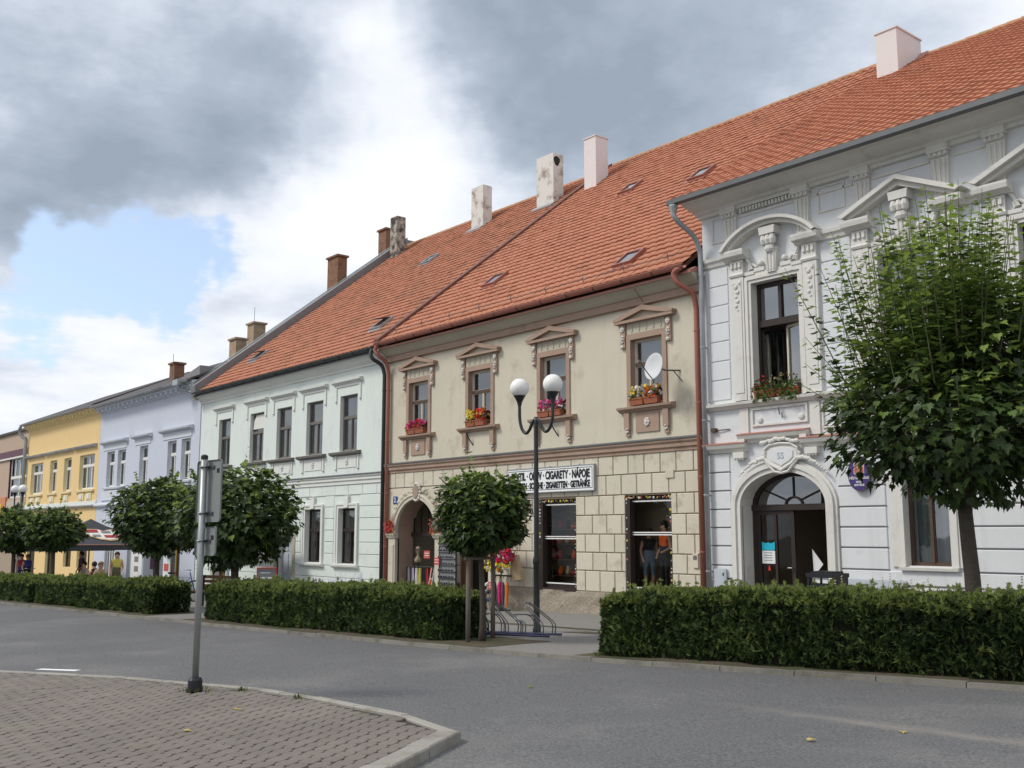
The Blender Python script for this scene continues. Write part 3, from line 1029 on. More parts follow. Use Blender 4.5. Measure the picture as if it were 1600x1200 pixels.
# ---------------------------------------------------------------- cream shop house
CX0, CX1 = -27.22, -14.56
cream = thing('shop_house', (-20.9, FY, pz(-20.9)), 'cream plastered shop house with brown window pediments, stone-block ground floor and red tiled roof', 'house')
CW = [(-26.03, -25.02), (-23.05, -22.04), (-19.98, -18.99), (-16.75, -15.76)]
ARCH = (-26.56, -24.50, -1.0, 2.59, 1.58, .55)
DOOR2 = (-23.42, -22.15, -1.0, 2.2, 2.2, .45)
SW1 = (-20.06, -18.69, .21, 2.44, 2.44, .22)
SW2 = (-17.01, -15.60, .21, 2.46, 2.46, .22)
ups = [(a, b, 4.54, 6.10) for a, b in CW]
mb = MB()
wall(mb, CX0, CX1, -1.2, 3.42, [ARCH, DOOR2, SW1, SW2], mi=1, ri=2)
wall(mb, CX0, CX1, 3.42, 7.25, ups, mi=0, ri=2)
shell(mb, CX0, CX1, -1.2, 7.25, 37, 27.4, 15.3, 0)
cwall = mb.build('wall', ['cream_plaster', 'stone_joint', 'brown_trim'], cream)
rows = [(.22, .71), (.71, 1.14), (1.14, 1.57), (1.57, 2.02), (2.02, 2.48), (2.48, 2.95), (2.95, 3.42)]


def arch_cut(z0, z1):
    """x range that the arch surround takes out of a course"""
    if z0 < 1.5: return (-26.98, -24.10, z0, z1)
    return (-27.1, -24.0, z0, z1) if z0 < 2.9 else None


for k, (za, zb) in enumerate(rows):
    ops = [(a[0], a[1], a[2], a[3]) for a in (DOOR2, SW1, SW2)]
    ac = arch_cut(za, zb)
    if ac: ops.append(ac)
    blocks(cwall, [(za, zb)], CX0 + .04, CX1 - .02, .49, FY - .022, FY + .01, ops, 'cream_stone', seedoff=k, jitter=.015, gap=.02)
for a, b in ((CX0 + .02, ARCH[0] - .35), (ARCH[1] + .38, DOOR2[0]), (DOOR2[1], CX1 - .02)):
    mb = MB()
    n = max(2, int((b - a) / .3))
    vv = []
    for i in range(n + 1):
        x = a + (b - a) * i / n
        for z in (-1.0, -.55, -.3, -.1, .1, .215):
            vv.append((x, FY - .05 - random.uniform(0, .03), z))
        vv.append((x, FY, .222))
    mb.mesh(vv, [(i * 7 + j, i * 7 + 7 + j, i * 7 + 8 + j, i * 7 + 1 + j) for i in range(n) for j in range(6)])
    mb.build('plinth', 'plinth_stone', cream)

# cornice, red flashing, string course
mb = MB()
mb.prof(CX0, CX1, [(FY - .02, 6.86), (FY - .10, 6.88), (FY - .10, 7.04), (FY - .13, 7.06), (FY, 7.06)], 0)
mb.prof(CX0, CX1, [(FY, 7.06), (FY - .13, 7.06), (FY - .20, 7.12), (FY - .24, 7.16), (FY - .34, 7.24), (FY - .36, 7.27), (FY, 7.30)], 1)
mb.prof(CX0, CX1, [(FY, 7.302), (FY - .38, 7.272), (FY - .40, 7.25), (FY - .405, 7.30), (FY - .2, 7.42), (FY, 7.42)], 2)
mb.build('cornice', ['brown_trim', 'cove_trim', 'red_metal_pale'], cream)
mb = MB()
mb.prof(CX0 + .03, CX1 - .03, [(FY, 3.40), (FY - .05, 3.41), (FY - .05, 3.47), (FY - .09, 3.50), (FY - .09, 3.57), (FY - .13, 3.62), (FY - .13, 3.68), (FY, 3.70)], 0)
mb.prof(CX0 + .03, CX1 - .03, [(FY, 3.703), (FY - .145, 3.683), (FY - .15, 3.665), (FY - .152, 3.69), (FY, 3.735)], 1)
mb.build('string_course', ['brown_trim', 'zinc_dark'], cream)

# upper windows
for k, (a, b) in enumerate(CW):
    c = (a + b) / 2
    w = window(cream, a, b, 4.54, 6.10, FY + .12, 'frame_cream', w=.05, transom=.62, curtain='curtain' if k != 1 else None, curtain_z=.42)
    tb = MB(); tb.box(a + .05, b - .05, FY + .085, FY + .12, 5.47, 5.55); tb.build('transom_bar', 'frame_brown', w)
    m_ = MB()
    frame_border(m_, a, b, 4.52, 6.10, .13, FY - .035, FY + .004, 0)
    m_.build('surround', 'brown_trim', w)
    m_ = MB()
    m_.prof(a - .36, b + .36, [(FY, 4.38), (FY - .06, 4.385), (FY - .09, 4.42), (FY - .16, 4.45), (FY - .17, 4.50), (FY, 4.525)], 0)
    m_.build('sill', 'brown_trim', w)
    for sx in (-1, 1):
        x = c + sx * ((b - a) / 2 + .11)
        m_ = MB()
        m_.prism([(x - .08, 3.98), (x + .08, 3.98), (x + .08, 4.38), (x - .08, 4.38)], FY - .09, FY, 0)
        m_.prism([(x - .065, 3.83), (x + .065, 3.83), (x + .065, 3.98), (x - .065, 3.98)], FY - .05, FY, 0)
        scroll(m_, x, 4.0, FY - .07, .13, .24, 1)
        m_.build('sill_console', ['brown_trim', 'fl_white'], w)
    # pediment
    pa, pb = a - .42, b + .42
    m_ = MB()
    m_.prism([(pa, 6.50), (pb, 6.50), (pb, 6.565), (pa, 6.565)], FY - .15, FY, 0)
    m_.prism([(pa - .02, 6.565), (pa + .17, 6.565), (c, 6.74), (c, 6.86), (pa - .02, 6.62)], FY - .16, FY, 0)
    m_.prism([(pb - .17, 6.565), (pb + .02, 6.565), (pb + .02, 6.62), (c, 6.86), (c, 6.74)], FY - .16, FY, 0)
    m_.prism([(pa + .1, 6.566), (pb - .1, 6.566), (c, 6.76)], FY - .04, FY, 1)
    m_.prism([(a - .1, 6.235), (b + .1, 6.235), (b + .1, 6.50), (a - .1, 6.50)], FY - .03, FY, 1)
    for j in range(5):                                   # carved crescents in the frieze
        x = a + .04 + (b - a - .08) * j / 4
        m_.tube([(x + .045 * math.cos(t), FY - .035, 6.37 + .10 * math.sin(t)) for t in [R(-70 + 20 * q) for q in range(8)]], .012, 5, 1)
    m_.build('pediment', ['brown_trim', 'cove_trim'], w)
    for sx in (-1, 1):
        x = c + sx * ((b - a) / 2 + .22)
        m_ = MB()
        m_.box(x - .075, x + .075, FY - .06, FY, 5.92, 6.50, 0)
        scroll(m_, x, 6.38, FY - .075, .13, .15, 1); scroll(m_, x, 6.14, FY - .075, .12, .24, 1); m_.ball((x, FY - .07, 5.96), .045, 8, 1)
        m_.build('pediment_console', ['brown_trim', 'fl_white'], w)
    if k in (0, 3):
        m_ = MB()
        m_.box(c - .36, c + .36, FY - .03, FY, 3.90, 4.36, 0)
        scroll(m_, c, 4.13, FY - .045, .17, .22, 1)
        m_.build('apron_panel', ['brown_trim', 'fl_white'], w)
    if k in (1, 2):
        m_ = MB(); x = c + (.05 if k == 2 else -.42)
        m_.tube([(x, FY - .16, 4.36), (x + .05, FY - .1, 4.2), (x + .12, FY - .01, 4.02)], .018, 6)
        m_.build('iron_brace', 'black_iron', w)

# arched doorway surround: pillars, archivolt, medallion
m_ = MB()
for xa, xb in ((-26.92, -26.56), (-24.50, -24.18)):
    m_.box(xa, xb, FY - .10, FY + .05, -1.0, 1.44)
    m_.box(xa + .07, xb - .07, FY - .125, FY - .10, -.2, 1.25)
    m_.prof(xa - .05, xb + .03, [(FY, 1.44), (FY - .13, 1.45), (FY - .15, 1.50), (FY - .18, 1.54), (FY - .18, 1.60), (FY, 1.60)])
P0 = arc_pts(-26.58, -24.48, 1.58, 2.59, 20); P1 = arc_pts(-26.80, -24.26, 1.58, 2.77, 20); P2 = arc_pts(-26.72, -24.34, 1.58, 2.71, 20)
for i in range(20):
    m_.mesh([(*[P0[i][0], FY - .10, P0[i][1]],), (P0[i + 1][0], FY - .10, P0[i + 1][1]), (P1[i + 1][0], FY - .10, P1[i + 1][1]), (P1[i][0], FY - .10, P1[i][1]),
             (P0[i][0], FY + .1, P0[i][1]), (P0[i + 1][0], FY + .1, P0[i + 1][1]), (P1[i + 1][0], FY, P1[i + 1][1]), (P1[i][0], FY, P1[i][1])],
            [(0, 1, 2, 3), (0, 4, 5, 1), (3, 2, 6, 7)])
m_.tube([(x, FY - .10, z) for x, z in P2], .03, 6)
arch_p = m_.build('door_arch', 'cream_stone', cream)
for pts in ([(-27.1, 1.58)] + P1[:11] + [(-25.53, 2.94), (-27.1, 2.94)], [(-25.53, 2.94)] + P1[10:] + [(-24.0, 1.58), (-24.0, 2.94)]):
    m_ = MB(); m_.prism(pts, FY - .018, FY + .005); m_.build('spandrel', 'cream_stone', arch_p)
m_ = MB()
for i in range(2, 19):
    if abs(i - 10) < 2: continue
    x, z = P1[i]
    m_.ball((x + random.uniform(-.03, .03), FY - .09, z + .08 + random.uniform(-.02, .05)), random.uniform(.05, .09), 7, random.choice((0, 0, 1, 2)), (1.2, .5, 1))
tag(m_.build('stucco_garland', ['cream_stone', 'cove_trim', 'brown_trim'], arch_p), kind='stuff')
m_ = MB()
cx, cz = -25.45, 2.80
m_.lathe((0, 0, 0), [(.13, 0), (.15, .03), (.12, .05)], 18, 1)
m_.xform(Matrix.Translation((cx, FY - .10, cz)) @ Matrix.Rotation(R(90), 4, 'X') @ Matrix.Scale(1.35, 4, (0, 1, 0)))
for k in range(16):
    a = k / 16 * 2 * math.pi
    m_.ball((cx + .19 * math.cos(a), FY - .11, cz + .25 * math.sin(a)), .045, 7, 0)
m_.build('medallion', ['fl_white', 'brown_trim'], arch_p)

# door recesses and dark shop rooms behind
m_ = MB()
m_.box(-27.0, -22.0, FY + 3.2, FY + 3.25, -1, 3.2); m_.box(-27.0, -22.0, FY + .6, FY + 3.2, 3.15, 3.2); m_.box(-27.0, -22.0, FY + .3, FY + 3.2, pz(-24) - .02, pz(-24) + .04)
m_.build('shop_room', 'interior', cream)
m_ = MB()
for i in range(6):
    x = ARCH[0] + .1 + i * .37
    m_.box(x, x + .03, FY + .5, FY + .54, 1.62, 2.5 - abs(i - 2.5) * .12)
m_.box(ARCH[0], ARCH[1], FY + .48, FY + .56, 1.50, 1.62)
m_.build('fanlight', 'frame_dark', cream)
m_ = MB(); m_.box(-23.42, -22.98, FY + .05, FY + .10, pz(-23) + .02, 2.15)
for z in (.0, .7, 1.4): m_.box(-23.36, -23.04, FY + .035, FY + .05, z + .05, z + .62)
m_.build('open_door_leaf', 'wood_brown', cream)

# shop windows
for (xa, xb, za, zb, *_), dk in ((SW1, 0), (SW2, 1)):
    m_ = MB()
    m_.box(xa, xa + .14, FY - .012, FY + .22, za, zb, 0); m_.box(xb - .04, xb, FY + .1, FY + .22, za, zb, 0)
    m_.box(xa + .14, xb - .04, FY + .1, FY + .22, za, za + .14, 0); m_.box(xa + .14, xb - .04, FY + .1, FY + .22, zb - .12, zb, 0)
    m_.box(xa, xb + .02, FY - .06, FY + .1, za - .02, za + .045, 0)
    m_.box(xa + .14, xb - .04, FY + .09, FY + .12, za + .14, za + .17, 1); m_.box(xa + .14, xb - .04, FY + .09, FY + .12, zb - .15, zb - .12, 1)
    zm = za + (1.24 if not dk else 1.34)
    m_.box(xa + .14, xb - .04, FY + .07, FY + .13, zm, zm + .025, 1); m_.box(xa + .14, xb - .04, FY + .07, FY + .13, zm + .05, zm + .075, 1); m_.box(xa + .14, xb - .04, FY + .1, FY + .13, zm + .025, zm + .05, 0)
    w = m_.build('shop_window', ['frame_dark', 'sign_white'], cream)
    for c, e in ((za + .17, zm), (zm + .075, zb - .15)):
        g = MB(); g.face([(xa + .14, FY + .14, c), (xb - .04, FY + .14, c), (xb - .04, FY + .14, e), (xa + .14, FY + .14, e)])
        g.build('pane', 'glass_shop', w)
    m_ = MB()
    m_.box(xa - .4, xb + .3, FY + .85, FY + .89, za - .3, zb + .3, 0); m_.box(xa - .44, xa - .4, FY + .23, FY + 1.3, za - .3, zb + .3, 0); m_.box(xb + .3, xb + .34, FY + .23, FY + 1.3, za - .3, zb + .3, 0)
    m_.box(xa - .4, xb + .3, FY + .23, FY + 1.3, za - .3, za - .02, 0); m_.box(xa - .4, xb + .3, FY + .23, FY + 1.3, zb + .25, zb + .3, 1)
    m_.build('window_display', ['interior_tan', 'interior_tan'], w)
    # string of little leaves and lights round the opening
    m_ = MB()
    for i in range(26):
        t = i / 25
        for (x, z) in (((xa + t * (xb - xa)), zb - .035 - .03 * abs(math.sin(i * 1.3))), (xb - .015, za + .1 + t * (zb - za - .1)), (xa + .05, za + .1 + t * (zb - za - .1))):
            if random.random() < (.8 if z > zb - .2 else .45):
                m_.ball((x, FY - .02, z), random.uniform(.012, .026), 5, random.choice((0, 0, 1, 2, 3)), (1, .7, 1.3))
    m_.build('garland', ['fl_white', 'leaf_mid', 'fl_salmon', 'fl_yellow'], w)

# roof
CR = (17.08, 7.47, .785)
croof, (ceu, cen, czr) = tiled_roof(cream, -27.12, -14.72, CR[0], CR[1], CR[2], 27.4, 37.0, 'roof_tile', ridge_x=(-26.9, -14.9))
for x, y in ((-24.02, 18.95), (-17.24, 17.75), (-22.55, 23.4), (-18.75, 22.4)):
    skylight(cream, x, y, CR[2], CR[0], CR[1], name='skylight')
m_ = MB()
m_.prof(-27.34, -27.06, [(CR[0] - .06, CR[1] - .02), (27.4, czr + .02), (27.4, czr + .13), (CR[0] - .08, CR[1] + .11)])
m_.build('verge_flashing', 'flashing_brown', cream)
gutter(cream, CX0 - .02, CX1 - .08, 17.0, 7.43, .085, 'red_metal', .95)
# snow guard spikes just above the gutter
for i in range(9):
    x = -26.6 + i * 1.4
    m_ = MB(); p = Vector((x, CR[0] + .3, CR[1] + .3 * CR[2])); m_.tube([p, p + cen * .16 + ceu * .04, p + cen * .2 + ceu * .12], .012, 5)
    m_.build('snow_hook', 'zinc_dark', cream)
m_ = MB(); p = Vector((-27, CR[0] + .3, CR[1] + .3 * CR[2])) + cen * .13; q = p.copy(); q.x = -14.9
m_.tube([p, q], .008, 4); m_.build('snow_wire', 'zinc_dark', cream)
downpipe(cream, [(-27.12, 17.0, 7.38), (-27.2, 16.98, 7.22), (-27.1, 17.05, 7.05), (-27.07, 17.3, 6.85)], .062, 'red_metal', -27.07, 17.40, -.4, 6.5)
downpipe(cream, [(-14.72, 17.0, 7.38), (-14.92, 16.98, 7.28), (-14.86, 17.05, 7.05), (-14.68, 17.3, 6.85)], .062, 'red_metal', -14.66, 17.40, -.4, 6.5)
chimney(cream, -26.64, 25.5, .62, .62, 13.6, 16.02, 'chimney_pink', 'chimney_pink', .03, .04)
m_ = MB()
for x, y_, z in ((-15.6, 0, 2.94),): m_.box(x - .12, x + .12, FY - .05, FY, z - .12, z + .06)
m_.build('cable_box', 'cream_stone', cream)
m_ = MB(); m_.box(-14.98, -14.83, FY - .06, FY, .86, 1.16, 0); m_.box(-14.955, -14.855, FY - .065, FY - .06, 1.03, 1.12, 1); m_.build('meter_box', ['cream_stone', 'frame_grey'], cream)
m_ = MB(); m_.tube([(-16.26, FY - .37, 7.2), (-16.26, FY - .02, 6.86), (-16.26, FY - .015, 6.2)], .008, 4); m_.build('cable', 'ink', cream)

# ---------------------------------------------------------------- white house
WX0, WX1 = -41.55, -27.26
white = thing('white_house', (-34.4, FY, pz(-34.4)), 'greenish-white two-storey house with five upper windows under grey-hung tiled roof', 'house')
WWs = [(-39.75, -38.65), (-36.9, -35.75), (-34.7, -33.55), (-32.45, -31.30), (-30.15, -29.05)]
GWs = [(-32.30, -31.22), (-30.06, -29.0)]
D1 = (-39.75, -38.5, -1.6, 1.75, 1.75, .3); D2 = (-34.35, -33.15, -1.6, 1.62, 1.62, .2)
GW0 = (-36.85, -35.75, .62, 2.40)
gops = [(a, b, .62, 2.40) for a, b in GWs] + [GW0, D1, D2]
mb = MB()
wall(mb, WX0, WX1, -1.6, 3.16, gops, mi=0, ri=1, d=.24)
wall(mb, WX0, WX1, 3.16, 7.25, [(a, b, 4.27, 6.12) for a, b in WWs], mi=0, ri=1, d=.24)
shell(mb, WX0, WX1, -1.6, 7.25, 37, 27.4, 15.2, 0)
wwall = mb.build('wall', ['white_plaster', 'white_trim', 'white_joint_shade'], white)
rz = [2.82, 2.45, 2.07, 1.69, 1.31, .93, .54, .16, -.22, -.7]
ext = [(a - .32, b + .24, .5, 2.62) for a, b in GWs] + [(GW0[0] - .2, GW0[1] + .2, .5, 2.62), (D1[0] - .25, D1[1] + .25, D1[2], 2.0), (D2[0] - .2, D2[1] + .15, D2[2], 1.78)]
blocks(wwall, [(2.82, 3.16)], WX0 + .03, WX1 - .03, .86, FY - .016, FY + .01, [], 'white_plaster', 'stucco_panel', gap=.016, joint='white_joint_shade')
for za, zb in zip(rz[1:], rz):
    blocks(wwall, [(za, zb)], WX0 + .03, WX1 - .03, 40, FY - .016, FY + .01, ext, 'white_plaster', 'stucco_panel', gap=.018, joint='white_joint_shade')
m_ = MB()
m_.prof(WX0, WX1, [(FY, 3.16), (FY - .05, 3.17), (FY - .05, 3.27), (FY - .09, 3.30), (FY - .09, 3.37), (FY - .13, 3.41), (FY - .13, 3.46), (FY, 3.48)], 0)
m_.prof(WX0, WX1, [(FY, 3.482), (FY - .145, 3.462), (FY - .15, 3.445), (FY - .152, 3.47), (FY, 3.51)], 1)
m_.build('string_course', ['white_trim', 'zinc_dark'], white)
m_ = MB()
m_.prof(WX0, WX1, [(FY, 6.92), (FY - .06, 6.93), (FY - .06, 6.99), (FY - .11, 7.03), (FY - .16, 7.08), (FY - .20, 7.15), (FY - .28, 7.18), (FY - .30, 7.24), (FY, 7.24)], 0)
m_.prof(WX0 - .08, WX1, [(FY, 7.242), (FY - .33, 7.222), (FY - .36, 7.22), (FY - .36, 7.245), (FY - .24, 7.42), (FY, 7.42)], 1)
m_.build('cornice', ['white_trim', 'grey_sheet'], white)
for k, (a, b) in enumerate(WWs):
    c = (a + b) / 2
    w = window(white, a, b, 4.27, 6.12, FY + .13, 'frame_grey', w=.055, transom=.60, curtain='curtain_warm' if k in (1, 2, 3) else 'curtain', curtain_z=.95 if k in (1, 2, 3) else .5)
    m_ = MB()
    m_.prof(a - .42, b + .32, [(FY, 6.50), (FY - .05, 6.51), (FY - .08, 6.54), (FY - .14, 6.57), (FY - .15, 6.63), (FY, 6.65)])
    m_.box(a - .30, b + .22, FY - .03, FY, 6.42, 6.50)
    for x in (a - .30, b + .14):
        m_.box(x, x + .09, FY - .035, FY, 5.95, 6.42); m_.ball((x + .045, FY - .03, 5.94), .04, 7)
    m_.build('hood', 'white_trim', w)
    m_ = MB(); m_.prof(a - .45, b + .28, [(FY + .12, 4.14), (FY - .04, 4.12), (FY - .15, 4.17), (FY - .16, 4.24), (FY + .12, 4.268)])
    m_.build('sill', 'frame_grey', w)
    m_ = MB()
    for x in (a - .22, b + .08):
        m_.box(x, x + .09, FY - .035, FY, 3.68, 4.13); m_.ball((x + .045, FY - .03, 3.68), .04, 7)
    m_.box(a - .05, b + .0, FY - .02, FY, 3.72, 4.10)
    scroll(m_, c - .02, 3.92, FY - .03, .18, .26)
    m_.build('apron', 'white_trim', w)
    if k == 1:
        m_ = MB(); m_.prism([(a + .05, 5.52), (b - .05, 5.52), (b - .05, 6.05), (a + .3, 6.05), (a + .12, 5.85)], FY + .11, FY + .125); m_.build('blind', 'frame_white', w)
for k, (a, b, *_) in enumerate([(*g, 0) for g in GWs] + [(GW0[0], GW0[1], 0)]):
    c = (a + b) / 2
    w = window(white, a, b, .62, 2.40, FY + .14, 'frame_dark', w=.055, transom=.60, curtain='curtain_warm', curtain_z=.62)
    m_ = MB()
    frame_border(m_, a, b, .58, 2.40, .15, FY - .045, FY + .003)
    frame_border(m_, a - .10, b + .10, .58, 2.50, .06, FY - .07, FY - .045)
    m_.prism([(c - .12, 2.42), (c + .12, 2.42), (c + .15, 2.80), (c - .15, 2.80)], FY - .09, FY - .002)
    m_.build('surround', 'white_trim', w)
    m_ = MB(); m_.prof(a - .27, b + .25, [(FY + .13, .50), (FY - .08, .48), (FY - .14, .53), (FY - .15, .59), (FY + .13, .618)]); m_.build('sill', 'white_trim', w)
for D, dm in ((D1, 'wood_brown'), (D2, 'meter_grey')):
    m_ = MB(); zb = pz(D[0]); y = FY + D[5]
    m_.box(D[0], D[1], y, y + .05, zb, D[3], 0)
    for i in range(2):
        xa = D[0] + .1 + i * (D[1] - D[0]) / 2; xb = xa + (D[1] - D[0]) / 2 - .2
        for z0_, z1_ in ((zb + .12, zb + .7), (zb + .82, zb + 1.5), (zb + 1.6, D[3] - .1)):
            m_.box(xa, xb, y - .02, y, z0_, z1_, 0)
    d = m_.build('door', dm, white)
    m_ = MB(); x = D[0] + (D[1] - D[0]) * .48; m_.tube([(x, y - .02, zb + 1.02), (x, y - .07, zb + 1.02), (x + .1, y - .07, zb + 1.02)], .01, 6); m_.build('door_handle', 'steel', d)
    m_ = MB(); frame_border(m_, D[0], D[1], zb - .3, D[3], .16, FY - .04, FY + .05); m_.build('door_surround', 'cove_trim', white)
m_ = MB(); m_.box(-38.42, -38.3, FY - .1, FY, -.4, .75); m_.build('meter_box', 'meter_grey', white)
WR = (17.16, 7.41, .788)
wroof, (weu, wen, wzr) = tiled_roof(white, -41.12, -27.3, WR[0], WR[1], WR[2], 27.4, 37.0, 'roof_tile_old', ridge_x=(-41.1, -27.4))
for x, y, op in ((-34.05, 23.55, False), (-29.4, 18.35, True), (-39.2, 18.6, True)):
    skylight(white, x, y, WR[2], WR[0], WR[1], name='skylight', fm='zinc', open_=op)
m_ = MB()
m_.prof(-41.62, -41.12, [(WR[0] - .15, WR[1] - .15), (27.4, wzr - .1), (27.4, wzr + .42), (WR[0] - .2, WR[1] + .24)])
m_.box(-41.62, -41.12, 27.4, 27.9, wzr - .3, wzr + .3)
m_.build('fire_wall', 'grey_sheet', white)
m_ = MB(); m_.prof(-41.68, -41.58, [(WR[0] - .22, WR[1] + .25), (27.4, wzr + .43), (27.4, wzr + .47), (WR[0] - .22, WR[1] + .29)]); m_.build('coping_edge', 'zinc', white)
m_ = MB(); m_.tube([(WX0 - .02, FY - .28, 7.1), (WX0 - .02, FY - .3, 7.3), (WX0, FY - .2, 7.6)], .12, 8); m_.build('cornice_end', 'cove_trim', white)
gutter(white, -41.5, -27.42, 17.07, 7.36, .085, 'dark_gutter', .9)
downpipe(white, [(-27.45, 17.07, 7.3), (-27.5, 17.0, 7.2), (-27.42, 17.02, 7.0), (-27.32, 17.3, 6.8)], .06, 'dark_gutter', -27.27, 17.38, -.5, 6.5)
chimney(white, -29.38, 25.55, .98, .52, 13.6, 16.06, 'chimney_white', 'chimney_white', .0, .02, hole=True)
chimney(white, -34.05, 25.92, .8, .48, 13.9, 16.16, 'chimney_white', 'chimney_white', .0, .02)
chimney(white, -40.66, 26.1, .55, .5, 14.0, 16.48, 'chimney_mottled', 'chimney_mottled', .0, .02)
for x, y, z, w_, d_ in ((-29.38, 25.55, 14.02, .98, .52), (-34.05, 25.92, 14.32, .8, .48)):
    m_ = MB(); m_.prof(x - .1, x + w_ + .1, [(y - .22, z - .16), (y, z + .03), (y, z + .1), (y - .24, z - .08)]); m_.build('chimney_flashing', 'zinc', white)

# ---------------------------------------------------------------- lilac house
LX0, LX1 = -54.25, -41.65
lilac = thing('lilac_house', (-48, FY, pz(-48)), 'pale lilac house with paired windows and dark low roof beside the yellow house', 'house')
LW = [(-53.0, -51.9), (-51.45, -50.35), (-48.5, -47.45), (-45.1, -44.1), (-43.55, -42.55)]
LD = [(-52.6, -51.2, -2.2, 1.5, 1.5, .3), (-49.5, -47.0, -2.2, 1.5, 1.5, .3), (-46.0, -43.2, -2.2, 1.6, 1.6, .3)]
mb = MB()
wall(mb, LX0, LX1, -2.2, 2.9, LD, mi=0, ri=1)
wall(mb, LX0, LX1, 2.9, 8.0, [(a, b, 3.86, 5.62) for a, b in LW], mi=0, ri=1)
shell(mb, LX0, LX1, -2.2, 8.0, 28, 22.3, 10.4, 0)
mb.build('wall', ['lilac_plaster', 'lilac_trim'], lilac)
m_ = MB()
m_.prof(LX0, LX1 - .05, [(FY, 7.62), (FY - .06, 7.63), (FY - .06, 7.72), (FY - .14, 7.80), (FY - .40, 7.86), (FY - .42, 7.98), (FY, 8.02)])
for i in range(21):
    x = LX0 + .4 + i * .6
    m_.box(x - .06, x + .06, FY - .32, FY, 7.66, 7.86)
m_.build('cornice', 'lilac_trim', lilac)
m_ = MB(); m_.prof(LX0, LX1, [(FY, 2.88), (FY - .12, 2.90), (FY - .16, 2.96), (FY - .16, 3.02), (FY, 3.08)]); m_.build('string_course', 'lilac_trim', lilac)
for k, (a, b) in enumerate(LW):
    w = window(lilac, a, b, 3.86, 5.62, FY + .15, 'frame_white', w=.07, transom=.66, curtain='curtain', curtain_z=.9)
    m_ = MB(); m_.prof(a - .25, b + .2, [(FY + .14, 3.76), (FY - .1, 3.74), (FY - .12, 3.82), (FY + .14, 3.858)]); m_.build('sill', 'lilac_trim', w)
for a, b in ((-53.7, -50.1), (-49.3, -47.0), (-45.8, -42.3)):
    m_ = MB(); m_.prof(a, b, [(FY, 5.98), (FY - .1, 6.0), (FY - .22, 6.06), (FY - .24, 6.13), (FY, 6.17)]); m_.box(a + .15, b - .15, FY - .03, FY, 5.7, 5.98); m_.build('hood', 'lilac_trim', lilac)
    m_ = MB(); m_.box(a + .2, b - .2, FY - .05, FY, 3.2, 3.7); m_.build('apron', 'lilac_trim', lilac)
for k, D in enumerate(LD):
    m_ = MB(); n = 4
    for i in range(n + 1):
        x = D[0] + (D[1] - D[0] - .1) * i / n
        m_.box(x, x + .1, FY + .12, FY + .2, D[2], D[3], 0)
    m_.box(D[0], D[1], FY + .12, FY + .2, D[3] - .12, D[3], 0)
    m_.build('shop_door', 'wood_ochre' if k == 2 else 'frame_white', lilac)
    g = MB(); g.face([(D[0], FY + .17, D[2]), (D[1], FY + .17, D[2]), (D[1], FY + .17, D[3]), (D[0], FY + .17, D[3])]); g.build('pane', 'glass', lilac)
m_ = MB(); m_.prof(LX0 - .1, LX1 + .02, [(FY - .5, 8.05), (22.3, 10.40), (28, 8.2), (28, 8.1), (22.3, 10.28), (FY - .5, 7.97)]); lr = m_.build('roof', 'roof_dark', lilac)
gutter(lilac, LX0, LX1 - .2, FY - .52, 7.98, .09, 'zinc', 2.0, False)
m_ = MB(); m_.box(-43.0, -42.45, FY - .75, FY - .35, 7.82, 8.05); m_.tube([(-42.7, FY - .55, 7.82), (-42.7, FY - .5, 7.66), (-42.3, FY - .3, 7.55), (-41.75, FY - .15, 7.4)], .06, 8); m_.build('rain_hopper', 'zinc', lilac)
m_ = MB(); m_.prism([(-44.4, 7.95), (-41.7, 7.95), (-41.7, 8.62), (-43.6, 8.3)], FY - .1, FY + .9); m_.build('attic_corner', 'cloth_grey', lilac)
for x, y, w_, d_, zb, zt, cm in ((-42.85, 24.0, .95, .5, 9.0, 14.55, 'chimney_brick'), (-43.15, 27.0, .7, .5, 9.0, 16.55, 'chimney_brick'), (-47.1, 22.0, .75, .6, 9.0, 11.75, 'chimney_tan'), (-46.9, 21.0, .75, .55, 9.0, 10.82, 'chimney_tan'), (-49.2, 19.0, .6, .5, 8.0, 9.72, 'chimney_brick')):
    chimney(lilac, x, y, w_, d_, zb, zt, cm, cm, .07, .09)
for x, y, z0_, z1_ in ((-45.3, 21.5, 9.5, 12.3), (-47.5, 18.5, 8.5, 10.0)):
    m_ = MB(); m_.tube([(x, y, z0_), (x, y, z1_)], .012, 5); m_.build('aerial', 'zinc_dark', lilac)

# ---------------------------------------------------------------- yellow house
YX0, YX1 = -67.4, -54.27
yellow = thing('yellow_house', (-60.8, FY, pz(-60.8)), 'bright yellow house with grey gutter and white band above the parasols', 'house')
YW = [(-66.4, -64.0, 1), (-62.6, -61.3, 0), (-60.0, -58.7, 0), (-57.3, -54.9, 1)]
mb = MB()
YD = [(-66.2, -64.6, -2.4, 1.2, 1.2, .3), (-62.5, -60.9, -2.4, 1.3, 1.3, .3), (-59.2, -57.9, -.2, 1.3), (-56.9, -55.3, -.2, 1.3)]
wall(mb, YX0, YX1, -2.4, 2.92, YD, mi=0, ri=1)
wall(mb, YX0, YX1, 2.92, 8.0, [(a, b, 3.86, 5.68) for a, b, _ in YW], mi=0, ri=1)
shell(mb, YX0, YX1, -2.4, 8.0, 28, 22, 10.2, 0)
mb.build('wall', ['yellow_plaster', 'yellow_pale'], yellow)
m_ = MB()
m_.prof(YX0, YX1, [(FY, 7.72), (FY - .06, 7.73), (FY - .06, 7.8), (FY - .12, 7.86), (FY - .36, 7.98), (FY - .38, 8.06), (FY, 8.06)])
for i in range(22):
    x = YX0 + .3 + i * .6
    m_.box(x - .07, x + .07, FY - .28, FY, 7.78, 7.96)
m_.build('cornice', 'yellow_pale', yellow)
m_ = MB()
